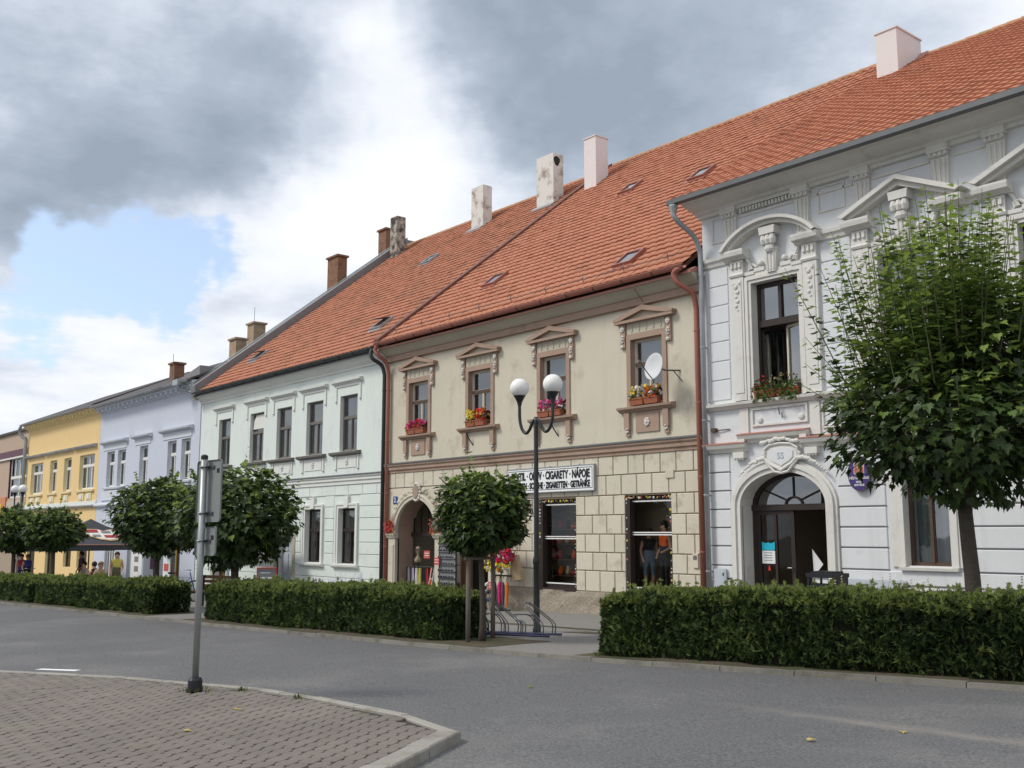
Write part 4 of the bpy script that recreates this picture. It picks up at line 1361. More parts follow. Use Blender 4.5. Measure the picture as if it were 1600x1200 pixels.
m_.box(YX0, YX1, FY - .04, FY, 3.04, 3.25, 0)
m_.prof(YX0 - .05, YX1 + .0, [(FY, 2.90), (FY - .14, 2.93), (FY - .18, 2.98), (FY - .18, 3.02), (FY, 3.06)], 1)
m_.build('string_course', ['white_trim', 'zinc'], yellow)
for k, (a, b, wide) in enumerate(YW):
    w = window(yellow, a, b, 3.86, 5.68, FY + .16, 'frame_white', w=.075, transom=.68, mull=2 if wide else 1, up_mull=1 if wide else 0, curtain='curtain', curtain_z=.95)
    m_ = MB(); m_.prof(a - .25, b + .2, [(FY + .15, 3.74), (FY - .1, 3.72), (FY - .12, 3.82), (FY + .15, 3.858)]); m_.build('sill', 'yellow_pale', w)
    m_ = MB(); m_.prof(a - .75 if k == 0 else a - .9, b + .3, [(FY, 6.0), (FY - .1, 6.02), (FY - .2, 6.08), (FY - .22, 6.16), (FY, 6.2)]); m_.build('hood', 'zinc', w)
    n = 2 if wide else 1
    for i in range(n):
        c = a + (b - a) * (i + .5) / n
        m_ = MB(); m_.box(c - .42, c + .42, FY - .04, FY, 3.3, 3.68, 0); m_.box(c - .2, c + .2, FY - .07, FY - .04, 3.36, 3.6, 1); m_.build('apron_panel', ['yellow_pale', 'white_trim'], w)
for D in YD:
    m_ = MB(); frame_border(m_, D[0] + .1, D[1] - .1, D[2], D[3] - .1, .1, FY + .14, FY + .2); m_.build('shop_frame', 'frame_brown', yellow)
    g = MB(); g.face([(D[0], FY + .18, D[2]), (D[1], FY + .18, D[2]), (D[1], FY + .18, D[3]), (D[0], FY + .18, D[3])]); g.build('pane', 'glass', yellow)
m_ = MB(); m_.prof(YX0 - .2, YX1 + .1, [(FY - .45, 8.16), (22, 10.3), (28, 8.2), (28, 8.1), (22, 10.2), (FY - .45, 8.06)]); m_.build('roof', 'roof_dark', yellow)
gutter(yellow, YX0 - .1, YX1 + .1, FY - .48, 8.08, .09, 'zinc', 2.0, False)
downpipe(yellow, [(-67.55, FY - .48, 8.0), (-67.75, FY - .46, 7.7), (-67.6, FY - .3, 7.4), (-67.45, FY - .16, 7.25)], .10, 'galvanised', -67.42, FY - .16, -1.4, 6.9)

# ---------------------------------------------------------------- tan building at the far left
TX0, TX1 = -92.0, -67.6
tan = thing('tan_building', (-75, FY + .5, pz(-75)), 'tan flat-topped building with maroon window band at the left edge', 'building')
y = FY + .3
mb = MB()
wall(mb, TX0, TX1, -2.8, 7.95, [(-72.6, -68.4, 3.8, 6.4), (-82, -76, 3.8, 6.4)], y=y, mi=0, ri=1)
mb.box(TX0, TX1, y + .01, y + 9, 7.9, 7.95, 0)
mb.face([(TX1, y, -2.8), (TX1, y + 9, -2.8), (TX1, y + 9, 7.95), (TX1, y, 7.95)], 0)
mb.face([(TX0, y, -2.8), (TX0, y + 9, -2.8), (TX0, y + 9, 7.95), (TX0, y, 7.95)], 0)
mb.face([(TX0, y + 9, -2.8), (TX1, y + 9, -2.8), (TX1, y + 9, 7.95), (TX0, y + 9, 7.95)], 0)
mb.build('wall', ['tan_plaster', 'maroon_paint'], tan)
m_ = MB(); m_.box(TX0, TX1, y - .15, y + .2, 7.95, 8.1); m_.build('parapet_cap', 'roof_dark', tan)
m_ = MB(); m_.box(TX0, TX1 - .1, y - .06, y, 6.42, 6.85); m_.build('window_band', 'maroon_paint', tan)
m_ = MB(); m_.box(TX0, TX1 - .1, y - .12, y - .06, 6.30, 6.40); m_.build('band_sill', 'frame_white', tan)
window(tan, -72.6, -68.4, 3.8, 6.4, y + .12, 'frame_white', w=.09, transom=.5, mull=1, up_mull=3, curtain='curtain', curtain_z=.9)
window(tan, -82, -76, 3.8, 6.4, y + .12, 'frame_white', w=.09, transom=.5, mull=1, up_mull=3, curtain='curtain', curtain_z=.9)
m_ = MB(); m_.box(TX0, -72.7, y - .1, y, 2.2, 3.9); m_.build('fascia', 'orange_panel', tan)
m_ = MB(); m_.box(-72.5, TX1 - .2, y - .08, y, 2.0, 3.6); m_.build('pale_panel', 'cove_trim', tan)
m_ = MB(); m_.box(TX0, TX1 - .2, y - .05, y, -2.5, 1.9); m_.build('shop_front', 'interior_tan', tan)
lt = text_mb('O', 1.2, 1.0, .01); lt.xform(Matrix.Translation((-73.9, y - .13, 3.05))); lt.build('letter', 'fl_yellow', tan)

# ---------------------------------------------------------------- town hall
HX0, HX1 = -14.52, -1.6
town = thing('town_hall', (-8, FY, pz(-8)), 'pale blue-white stuccoed town hall with arched gate and ornate window hoods', 'building')
BAY = [-12.64, -9.70, -7.08, -4.46]
GATE = (-13.66, -11.62, -.8, 2.82, 2.15, .42)
TG = [(-10.02, -9.16), (-7.5, -6.64), (-4.88, -4.02)]
tops = [(c - .58, c + .58, 4.36, 6.80) for c in BAY]
mb = MB()
wall(mb, HX0, HX1, -.8, 3.4, [GATE] + [(a, b, 1.02, 2.72) for a, b in TG], mi=0, ri=1, d=.2)
wall(mb, HX0, HX1, 3.4, 8.62, tops, mi=0, ri=1, d=.22)
shell(mb, HX0, HX1, -.8, 8.62, 34.5, 25.6, 14.15, 0)
twall = mb.build('wall', ['town_plaster', 'town_trim', 'town_joint_shade'], town)
# rusticated bands of the ground floor
bz = [3.28, 2.87, 2.48, 2.09, 1.71, 1.33, .93, .66]
ext = [(GATE[0] - .26, GATE[1] + .26, -1, 3.3)] + [(a - .34, b + .30, .95, 3.3) for a, b in TG]
for zb, za in zip(bz, bz[1:]):
    blocks(twall, [(za, zb)], HX0 + .02, HX1 - .02, 40, FY - .022, FY + .01, ext, 'town_plaster', 'stucco_panel', gap=.026, joint='town_joint_shade')
m_ = MB(); m_.box(HX0, GATE[0] - .26, FY - .045, FY + .01, -.8, .63); m_.build('plinth_piece', 'town_trim', twall)
m_ = MB(); m_.box(GATE[1] + .26, HX1, FY - .045, FY + .01, -.8, .63); m_.build('plinth_piece', 'town_trim', twall)
# bands of the upper floor, in the piers between the bays
uz = [7.30, 6.90, 6.47, 6.08, 5.68, 5.25, 4.84, 4.40]
for zb, za in zip(uz, uz[1:]):
    for a, b in ((HX0 + .16, -13.84), (-11.52, -11.08), (-8.45, -8.30)):
        m_ = MB(); m_.bev(a, b, FY - .02, FY + .01, za + .012, zb - .012, .01); m_.build('stucco_panel', 'town_plaster', twall)
for a, b in ((-14.5, HX0 + .14), (-11.06, -10.85)):
    m_ = MB(); m_.bev(a, b, FY - .018, FY + .01, 4.40, 7.30, .01); m_.build('stucco_panel', 'town_plaster', twall)
for a, b, z0_, z1_ in ((-14.2, -13.75, 7.9, 8.4), (-11.5, -10.95, 7.95, 8.42)):
    m_ = MB(); frame_border(m_, a, b, z0_, z1_, .03, FY - .03, FY, bottom=True); m_.build('frieze_panel', 'town_trim', twall)

# gate: moulded surround, timber doors, fanlight, passage behind
m_ = MB()
for off, w_, pr in ((0, .10, .07), (.10, .09, .11), (.19, .06, .06)):
    xa, xb = GATE[0] - off, GATE[1] + off
    P0 = [(xa, -.8)] + arc_pts(xa, xb, 2.15, 2.82 + off, 20) + [(xb, -.8)]
    P1 = [(xa - w_, -.8)] + arc_pts(xa - w_, xb + w_, 2.15, 2.82 + off + w_, 20) + [(xb + w_, -.8)]
    for i in range(len(P0) - 1):
        a, b, c, d = P0[i], P0[i + 1], P1[i + 1], P1[i]
        m_.mesh([(a[0], FY - pr, a[1]), (b[0], FY - pr, b[1]), (c[0], FY - pr, c[1]), (d[0], FY - pr, d[1]), (a[0], FY + .02, a[1]), (b[0], FY + .02, b[1]), (c[0], FY, c[1]), (d[0], FY, d[1])],
                [(0, 1, 2, 3), (0, 4, 5, 1), (3, 2, 6, 7)])
gs = m_.build('gate_surround', 'town_trim', town)
gy = FY + .34
m_ = MB()
P0 = arc_pts(GATE[0] + .09, GATE[1] - .09, 2.15, 2.74, 18); P1 = arc_pts(GATE[0] - .02, GATE[1] + .02, 2.15, 2.84, 18)
for i in range(18):
    a, b, c, d = P0[i], P0[i + 1], P1[i + 1], P1[i]
    m_.mesh([(a[0], gy, a[1]), (b[0], gy, b[1]), (c[0], gy, c[1]), (d[0], gy, d[1]), (a[0], gy + .08, a[1]), (b[0], gy + .08, b[1])], [(0, 1, 2, 3), (0, 4, 5, 1)])
cxg = (GATE[0] + GATE[1]) / 2
m_.box(GATE[0], GATE[1], gy - .03, gy + .08, 2.06, 2.18)
for a in (38, 90, 142):
    m_.tube([(cxg + .2 * math.cos(R(a)), gy + .03, 2.16 + .16 * math.sin(R(a))), (cxg + 1.0 * math.cos(R(a)), gy + .03, 2.16 + .57 * math.sin(R(a)))], .018, 6)
m_.tube([(cxg + .2 * math.cos(R(a)), gy + .03, 2.17 + .15 * math.sin(R(a))) for a in range(0, 181, 15)], .025, 6)
m_.box(GATE[0], GATE[0] + .1, gy, gy + .08, -.8, 2.1); m_.box(GATE[1] - .1, GATE[1], gy, gy + .08, -.8, 2.1)
m_.build('gate_frame', 'frame_dark', town)
g = MB(); g.face([(x, gy + .045, z) for x, z in arc_pts(GATE[0] + .05, GATE[1] - .05, 2.17, 2.75, 18)]); g.build('fanlight_pane', 'glass', town)


def leaf(name, hinge, ang, xa, xb, zb, zt, flip=1):
    """panelled and glazed door leaf, hinged at x=hinge, turned inwards by ang"""
    m_ = MB(); w_ = .09
    for a, b in ((xa, xa + w_), (xb - w_, xb), ((xa + xb) / 2 - .03, (xa + xb) / 2 + .03)):
        m_.box(a, b, gy + .01, gy + .06, zb, zt)
    for a, b in ((zb, zb + .14), (zb + .62, zb + .72), (zt - .09, zt)): m_.box(xa, xb, gy + .012, gy + .058, a, b)
    m_.box(xa + w_, xb - w_, gy + .025, gy + .045, zb + .14, zb + .62)
    n0 = 0
    M = Matrix.Translation((hinge, gy, 0)) @ Matrix.Rotation(ang, 4, 'Z') @ Matrix.Translation((-hinge, -gy, 0))
    m_.xform(M)
    o = m_.build(name, 'frame_dark', town)
    for a, b in ((xa + w_, (xa + xb) / 2 - .03), ((xa + xb) / 2 + .03, xb - w_)):
        g = MB(); g.face([(a, gy + .035, zb + .72), (b, gy + .035, zb + .72), (b, gy + .035, zt - .09), (a, gy + .035, zt - .09)]); g.xform(M); g.build('pane', 'glass_shop', o)
    h = MB(); x = xb - .05 if hinge == xa else xa + .05
    h.tube([(x, gy, zb + 1.05), (x, gy - .05, zb + 1.05), (x + (-.1 if hinge == xa else .1), gy - .05, zb + 1.05)], .012, 6); h.xform(M); h.build('door_handle', 'steel', o)
    return o


zf = pz(-12.6) + .05
lf = leaf('gate_leaf', GATE[0] + .1, 0, GATE[0] + .1, cxg, zf, 2.06)
leaf('gate_leaf', GATE[1] - .1, R(-78), cxg, GATE[1] - .1, zf, 2.06)
m_ = MB()
x = GATE[0] + .22
m_.box(x, x + .30, gy - .004, gy + .002, 1.25, 1.28, 0)
m_.prism([(x, 1.27), (x + .32, 1.27), (x + .32, 1.42), (x + .22, 1.39), (x + .16, 1.41), (x + .1, 1.39), (x, 1.42)], gy - .006, gy, 0)
m_.prism([(x, .98), (x + .32, .98), (x + .32, 1.24), (x, 1.24)], gy - .006, gy, 1)
for i in range(4): m_.box(x + .05, x + .25, gy - .009, gy - .006, 1.19 - i * .05, 1.205 - i * .05, 2)
m_.prism([(x + .14, .84), (x + .2, .84), (x + .18, .94), (x + .16, .94)], gy - .008, gy - .003, 3)
m_.build('door_notices', ['cyan_print', 'paper', 'cloth_grey', 'fl_red'], lf)
m_ = MB()
m_.box(-13.9, -11.3, FY + 4.0, FY + 4.05, -.8, 3.2, 0); m_.box(-13.9, -13.85, FY + .43, FY + 4, -.8, 3.2, 0); m_.box(-11.35, -11.3, FY + .43, FY + 4, -.8, 3.2, 0); m_.box(-13.9, -11.3, FY + .43, FY + 4, 3.15, 3.2, 0); m_.box(-13.9, -11.3, FY + .2, FY + 4, zf - .06, zf, 1)
m_.box(-12.3, -11.5, FY + 3.6, FY + 3.9, .9, 1.3, 2); m_.box(-12.0, -11.7, FY + 3.6, FY + 3.9, zf, .9, 2)
m_.build('passage', ['interior_tan', 'pavement_asphalt', 'cloth_black'], town)
m_ = MB(); m_.prism([(-12.42, .74), (-12.2, .98), (-12.44, 1.28)], gy + .3, gy + .31); m_.build('notice_sheet', 'paper', town)

# string course, stepped up over the cartouche
SP = lambda dz: [(FY, 3.27 + dz), (FY - .06, 3.28 + dz), (FY - .08, 3.32 + dz), (FY - .15, 3.36 + dz), (FY - .18, 3.42 + dz), (FY - .18, 3.45 + dz), (FY, 3.48 + dz)]
m_ = MB()
m_.prof(HX0, -13.42, SP(0)); m_.prof(-13.60, -11.92, SP(.165)); m_.prof(-12.10, HX1, SP(0))
m_.box(-13.585, -13.43, FY - .155, FY, 3.39, 3.585); m_.box(-12.09, -11.935, FY - .155, FY, 3.39, 3.585)
m_.build('string_course', 'town_trim', town)
m_ = MB()
for a, b in ((HX0, -13.42), (-13.6, -11.92), (-12.1, HX1)):
    dz = .165 if a == -13.6 else 0
    m_.prof(a - .01, b + .01, [(FY, 3.482 + dz), (FY - .19, 3.455 + dz), (FY - .195, 3.44 + dz), (FY - .197, 3.462 + dz), (FY, 3.50 + dz)])
m_.build('course_flashing', 'red_metal_pale', town)
for x in (-13.62, -11.86):
    m_ = MB()
    m_.box(x - .14, x + .14, FY - .13, FY, 3.14, 3.27)
    for i in range(4): m_.ball((x - .1 + i * .066, FY - .1, 3.12), .026, 6)
    m_.build('corbel', 'town_trim', town)
# cartouche with the house number and leaf scrolls
cx, cz = -12.56, 3.12
m_ = MB()
ring = [(-.30, .13), (-.2, .2), (0, .22), (.2, .2), (.30, .13), (.30, -.02), (.2, -.12), (.05, -.2), (0, -.24), (-.05, -.2), (-.2, -.12), (-.30, -.02)]
m_.prism([(cx + x * 1.35, cz + z * 1.25) for x, z in reversed(ring)][::-1], FY - .12, FY, 0)
m_.prism([(cx + x * .95, cz + z * .8) for x, z in ring], FY - .14, FY - .12, 1)
m_.tube([(cx + x * 1.3, FY - .13, cz + z * 1.2) for x, z in ring + ring[:1]], .03, 6, 0)
for k in range(22):
    t = k / 21
    x = -.42 + .84 * t
    m_.ball((cx + x, FY - .15, cz + .27 + .07 * math.sin(t * math.pi) + random.uniform(-.02, .03)), random.uniform(.03, .055), 7, 0, (1.3, .8, .9))
for sx in (-1, 1):
    for k in range(14):
        t = k / 13
        m_.ball((cx + sx * (.42 + .62 * t), FY - .13, cz - .04 - .32 * t * t + random.uniform(-.015, .02)), .055 - .03 * t, 7, 0, (1.2, .8, .9))
    m_.tube([(cx + sx * x, FY - .12, cz + z) for x, z in ((.36, .12), (.44, .05), (.40, -.06), (.28, -.18), (.16, -.3), (.0, -.33))], .03, 6, 0)
cart = m_.build('cartouche', ['town_trim', 'town_plaster'], town)
lt = text_mb('55', .17, 1.0, .002); lt.xform(Matrix.Translation((cx, FY - .145, cz + .01))); lt.build('house_number', 'meter_grey', cart)

# parapet zone, sill course
def one(name, mt, par, fn):
    m = MB(); fn(m); return m.build(name, mt, par)


m_ = MB()
frame_border(m_, -13.28, -12.0, 3.82, 4.12, .04, FY - .04, FY, bottom=True)
for x in (-13.12, -12.12): m_.ball((x, FY - .02, 3.9), .07, 10, 0, (1, .5, 1))
m_.build('parapet_panel', 'town_trim', town)
for x0_, x1_, z0_ in ((-13.62, -13.4, 3.66), (-11.9, -11.68, 3.52), (-10.7, -10.48, 3.52), (-8.92, -8.7, 3.52)):
    one('parapet_pier', 'town_trim', town, lambda m: m.box(x0_, x1_, FY - .04, FY, z0_, 4.18))
for x0_, x1_ in [(-11.6, -10.8)] + [(c - .64, c + .64) for c in BAY[1:]]:
    one('parapet_panel', 'town_trim', town, lambda m: frame_border(m, x0_, x1_, 3.66, 4.12, .035, FY - .035, FY, bottom=True))
m_ = MB(); m_.prof(HX0, HX1, [(FY, 4.18), (FY - .05, 4.19), (FY - .09, 4.23), (FY - .15, 4.26), (FY - .16, 4.31), (FY, 4.345)]); m_.build('sill_course', 'town_trim', town)
m_ = MB(); m_.tube([(-12.62, FY - .03, 3.98), (-12.55, FY - .16, 4.1)], .012, 5); m_.tube([(-12.55, FY - .04, 3.9), (-12.55, FY - .05, 4.02)], .01, 5); m_.build('flag_socket', 'zinc_dark', town)
m_ = MB(); m_.box(-14.36, -14.24, FY - .09, FY, 3.74, 3.82); m_.tube([(-14.24, FY - .05, 3.77), (-13.9, FY - .02, 3.775)], .012, 5); m_.build('iron_anchor', 'frame_brown', town)

# upper windows with pilasters and hoods
for k, c in enumerate(BAY):
    a, b = c - .58, c + .58
    y = FY + .16
    if k == 0:
        f = MB(); wd = .06
        f.box(a, a + wd, y, y + .07, 4.36, 6.80); f.box(b - wd, b, y, y + .07, 4.36, 6.80); f.box(a + wd, b - wd, y, y + .07, 6.70, 6.80); f.box(a + wd, b - wd, y, y + .07, 4.36, 4.42)
        f.box(a + wd, b - wd, y - .04, y + .07, 5.86, 6.0); f.box(c - .035, c + .035, y - .02, y + .07, 6.0, 6.70)
        w = f.build('window', 'frame_dark', town)
        for xa, xb in ((a + wd, c - .035), (c + .035, b - wd)):
            g = MB(); g.face([(xa, y + .03, 6.0), (xb, y + .03, 6.0), (xb, y + .03, 6.70), (xa, y + .03, 6.70)]); g.build('pane', 'glass_sky', w)
        for hinge, ang, xa, xb in ((a + wd, R(62), a + wd, c), (b - wd, R(-14), c, b - wd)):
            s_ = MB(); M = Matrix.Translation((hinge, y + .05, 0)) @ Matrix.Rotation(ang, 4, 'Z') @ Matrix.Translation((-hinge, -y - .05, 0))
            for u, v, z0_, z1_ in ((xa, xa + .05, 4.42, 5.86), (xb - .05, xb, 4.42, 5.86), (xa, xb, 4.42, 4.48), (xa, xb, 5.80, 5.86)): s_.box(u, v, y + .03, y + .07, z0_, z1_)
            s_.xform(M); so = s_.build('open_casement', 'frame_dark' if ang > 0 else 'frame_cream', w)
            g = MB(); g.face([(xa + .05, y + .05, 4.48), (xb - .05, y + .05, 4.48), (xb - .05, y + .05, 5.80), (xa + .05, y + .05, 5.80)]); g.xform(M); g.build('pane', 'glass_sky', so)
        cu = MB()
        cu.mesh([(a + .5 + .02 * i, y + .35 + .02 * math.sin(i * 2.1), z) for i in range(14) for z in (4.4, 5.86)], [(2 * i, 2 * i + 2, 2 * i + 3, 2 * i + 1) for i in range(13)])
        cu.build('curtain', 'curtain_warm', w)
    else:
        w = window(town, a, b, 4.36, 6.80, y, 'frame_dark', w=.06, transom=.65, up_mull=1, curtain='curtain', curtain_z=.5, glass='glass_sky' if k == 1 else 'glass')
    m_ = MB()
    frame_border(m_, a, b, 4.34, 6.80, .07, FY - .05, FY + .003)
    frame_border(m_, a - .07, b + .07, 4.34, 6.87, .07, FY - .08, FY + .003)
    m_.build('architrave', 'town_trim', w)
    for sx in (-1, 1):
        x = c + sx * .90
        m_ = MB()
        m_.box(x - .165, x + .165, FY - .09, FY, 4.345, 6.98)
        m_.box(x - .11, x + .11, FY - .105, FY - .09, 4.5, 6.9)
        m_.prof(x - .18, x + .18, [(FY, 6.98), (FY - .11, 6.99), (FY - .13, 7.03), (FY - .11, 7.07), (FY, 7.07)])
        m_.box(x - .165, x + .165, FY - .10, FY, 7.07, 7.34)
        for i in range(3): m_.box(x - .13 + i * .1, x - .13 + i * .1 + .06, FY - .14, FY - .10, 7.18, 7.30)
        m_.prof(x - .30, x + .30, [(FY, 7.34), (FY - .12, 7.35), (FY - .16, 7.39), (FY - .26, 7.42), (FY - .28, 7.50), (FY - .28, 7.54), (FY, 7.56)])
        for i, (dz, r_) in enumerate(((6.78, .055), (6.66, .05), (6.56, .035), (6.46, .045), (6.36, .04), (6.27, .025))):
            m_.ball((x + (.02 if i % 2 else -.02), FY - .11, dz), r_, 7, 0, (1.1, .6, 1))
        m_.ball((x - .07, FY - .11, 6.84), .03, 6); m_.ball((x + .07, FY - .11, 6.84), .03, 6)
        m_.build('pilaster', 'town_trim', w)
    # tympanum, keystone and hood
    m_ = MB()
    if k in (0, 3):
        P0 = [(c + 1.02 * math.sin(R(t)) / math.sin(R(55)), 7.12 + (1.02 / math.sin(R(55))) * (math.cos(R(t)) - math.cos(R(55))) * .78 + .40) for t in range(-55, 56, 5)]
        P1 = [(c + 1.20 * math.sin(R(t)) / math.sin(R(58)), 7.12 + (1.20 / math.sin(R(58))) * (math.cos(R(t)) - math.cos(R(58))) * .78 + .44) for t in [-58 + i * 116 / 22 for i in range(23)]]
        for i in range(22):
            p, q, r_, s_ = P0[i], P0[i + 1], P1[i + 1], P1[i]
            for pr, f0, f1 in ((.22, 0, .55), (.32, .55, 1)):
                A = [(p[0] + (s_[0] - p[0]) * f0, p[1] + (s_[1] - p[1]) * f0), (q[0] + (r_[0] - q[0]) * f0, q[1] + (r_[1] - q[1]) * f0), (q[0] + (r_[0] - q[0]) * f1, q[1] + (r_[1] - q[1]) * f1), (p[0] + (s_[0] - p[0]) * f1, p[1] + (s_[1] - p[1]) * f1)]
                m_.mesh([(u, FY - pr, v) for u, v in A] + [(u, FY, v) for u, v in A], [(0, 1, 2, 3), (0, 4, 5, 1), (3, 2, 6, 7)])
    else:
        for sx in (-1, 1):
            for pr, o0, o1 in ((.22, 0, .11), (.32, .11, .20)):
                pts = [(c + sx * 1.02 + sx * o0, 7.56 + o0 * .2), (c, 7.98 + o0), (c, 7.98 + o1), (c + sx * 1.02 + sx * o1 * 1.1, 7.56 + o1 * .35)]
                m_.prism(pts if sx < 0 else pts[::-1], FY - pr, FY)
    m_.build('hood', 'town_trim', w)
    m_ = MB()
    m_.box(c - .70, c + .70, FY - .06, FY, 6.94, 7.02)
    for sx in (-1, 1):
        m_.box(c + sx * .20, c + sx * .46, FY - .08, FY, 7.02, 7.10); m_.box(c + sx * .46, c + sx * .72, FY - .08, FY, 6.98, 7.05)
        m_.ball((c + sx * .30, FY - .05, 7.18), .07, 10)
        m_.tube([(c + sx * x, FY - .05, z) for x, z in ((.40, 7.12), (.5, 7.2), (.6, 7.16), (.58, 7.08), (.52, 7.1), (.62, 7.3), (.7, 7.42))], .035, 6)
    m_.prism([(c - .10, 6.94), (c + .10, 6.94), (c + .15, 7.45), (c - .15, 7.45)], FY - .12, FY)
    for i in range(3): m_.tube([(c - .07 + i * .07, FY - .125, 6.98), (c - .09 + i * .09, FY - .125, 7.4)], .02, 6)
    m_.prism([(c - .18, 7.72), (c + .18, 7.72), (c + .2, 7.88), (c - .2, 7.88)], FY - .24, FY)
    for i in range(3): m_.ball((c - .11 + i * .11, FY - .18, 7.60), .085, 9, 0, (.9, 1, 1.5))
    m_.ball((c, FY - .14, 7.44), .13, 10, 0, (1, .6, .8))
    m_.build('keystone', 'town_trim', w)
    if k:
        pass
for a, b in ((HX0, BAY[0] - 1.2), (BAY[0] + 1.2, BAY[1] - 1.2), (BAY[1] + 1.2, BAY[2] - 1.2), (BAY[2] + 1.2, BAY[3] - 1.2), (BAY[3] + 1.2, HX1)):
    one('impost_course', 'town_trim', town, lambda m: m.prof(a, b, [(FY, 7.34), (FY - .04, 7.35), (FY - .06, 7.42), (FY - .10, 7.46), (FY - .11, 7.53), (FY, 7.56)]))
# frieze brackets, dentils, main cornice
for x in (-13.70, -11.88, -10.52, -8.94, -7.92, -6.28, -5.3, -3.6):
    m_ = MB()
    m_.prism([(x - .13, 7.58), (x + .13, 7.58), (x + .17, 8.34), (x - .17, 8.34)], FY - .07, FY)
    for i in range(3): m_.tube([(x - .08 + .08 * i, FY - .075, 7.66), (x - .1 + .1 * i, FY - .085, 8.3)], .022, 6)
    m_.box(x - .20, x + .20, FY - .16, FY, 8.42, 8.57)
    m_.box(x - .17, x + .17, FY - .12, FY, 8.34, 8.42)
    for i in range(4): m_.box(x - .17 + i * .1, x - .12 + i * .1, FY - .15, FY - .12, 8.35, 8.415)
    m_.build('frieze_bracket', 'town_trim', town)
for i in range(17):
    x = -13.42 + i * .083
    one('dentil', 'town_trim', town, lambda m: m.box(x, x + .05, FY - .09, FY, 8.38, 8.47))
for a, b in ((-13.5, -12.08), (-11.66, -10.74), (-10.3, -9.16), (-8.72, -8.12)):
    one('frieze_fillet', 'town_trim', town, lambda m: m.box(a, b, FY - .03, FY, 8.30, 8.345))
m_ = MB()
m_.prof(HX0 - .06, HX1, [(FY, 8.48), (FY - .09, 8.49), (FY - .10, 8.55), (FY - .17, 8.57), (FY - .20, 8.61), (FY - .30, 8.63), (FY - .52, 8.68), (FY - .60, 8.73), (FY - .66, 8.75), (FY - .66, 8.79), (FY, 8.79)])
m_.build('cornice', 'town_trim', town)
TR = (16.76, 8.84, .63)
troof, (teu, ten, tzr) = tiled_roof(town, -14.78, HX1 + .3, TR[0], TR[1], TR[2], 25.6, 34.5, 'roof_tile', row=.275, ridge_x=(-14.7, HX1 + .3))
m_ = MB()
m_.prof(-14.82, HX1 + .2, [(16.66, 8.74), (16.78, 8.72), (16.80, 8.80), (16.77, 8.85), (16.72, 8.86), (16.66, 8.84)]); m_.build('gutter', 'zinc_dark', town)
downpipe(town, [(-14.66, 16.72, 8.72), (-14.66, 16.72, 8.5), (-14.6, 16.85, 8.32), (-14.50, 17.2, 8.05)], .058, 'zinc', -14.47, 17.36, -.4, 7.7)
m_ = MB(); m_.lathe((-14.66, 16.72, 8.52), [(.06, 0), (.1, .16), (.1, .2)], 10); m_.build('pipe_funnel', 'zinc', town)
chimney(town, -14.1, 24.4, .62, 1.25, 12.6, 14.92, 'chimney_pink', 'chimney_pink', .03, .04)
m_ = MB(); m_.prof(-13.47, -13.25, [(25.0, 14.0), (25.6, 14.55), (26.1, 14.2), (25.6, 14.1)]); m_.build('chimney_saddle', 'red_metal_pale', town)
# ground-floor windows
for a, b in TG:
    w = window(town, a, b, 1.02, 2.72, FY + .14, 'frame_brown', w=.05, transom=None, mull=1, curtain='curtain', curtain_z=.98)
    m_ = MB()
    frame_border(m_, a, b, 1.0, 2.72, .13, FY - .06, FY + .003); frame_border(m_, a - .13, b + .13, 1.0, 2.85, .14, FY - .035, FY + .003)
    m_.build('surround', 'town_trim', w)
    m_ = MB(); m_.prof(a - .12, b + .12, [(FY + .13, .96), (FY - .09, .94), (FY - .1, .99), (FY + .13, 1.018)]); m_.build('sill', 'town_trim', w)
for xa, xb, z1_ in ((-14.40, -14.06, .86), (-11.28, -10.72, .75), (-10.70, -10.02, .75)):
    m_ = MB(); m_.box(xa, xb, FY - .09, FY - .046, pz(xb) + .05, z1_, 0); m_.box(xa + .03, xb - .03, FY - .096, FY - .09, pz(xb) + .09, z1_ - .03, 0); m_.box(xb - .08, xb - .05, FY - .104, FY - .096, z1_ - .14, z1_ - .08, 1)
    m_.build('meter_box', ['meter_grey', 'ink'], town)

# ---------------------------------------------------------------- hedges
from mathutils import noise as mnoise


def sprig(V, F, Mi, p, nrm, size, mi, k=5, wide=.17):
    """a spray of narrow leaves fanned about nrm"""
    up = Vector((random.uniform(-1, 1), random.uniform(-1, 1), random.uniform(-.6, 1)))
    a = nrm.cross(up)
    if a.length < 1e-3: a = Vector((1, 0, 0))
    a.normalize()
    for i in range(k):
        t = (i / (k - 1) - .5) * 2.3
        d = (nrm * math.cos(t) + a * math.sin(t)).normalized()
        s = d.cross(nrm.cross(d) if abs(t) > .1 else up)
        if s.length < 1e-3: s = a
        s.normalize()
        L_ = size * random.uniform(.7, 1.1)
        w = L_ * wide
        n = len(V)
        m = p + d * L_ * .5
        V += [(p.x, p.y, p.z), tuple(m + s * w), tuple(p + d * L_), tuple(m - s * w)]
        F.append((n, n + 1, n + 2, n + 3)); Mi.append(mi)


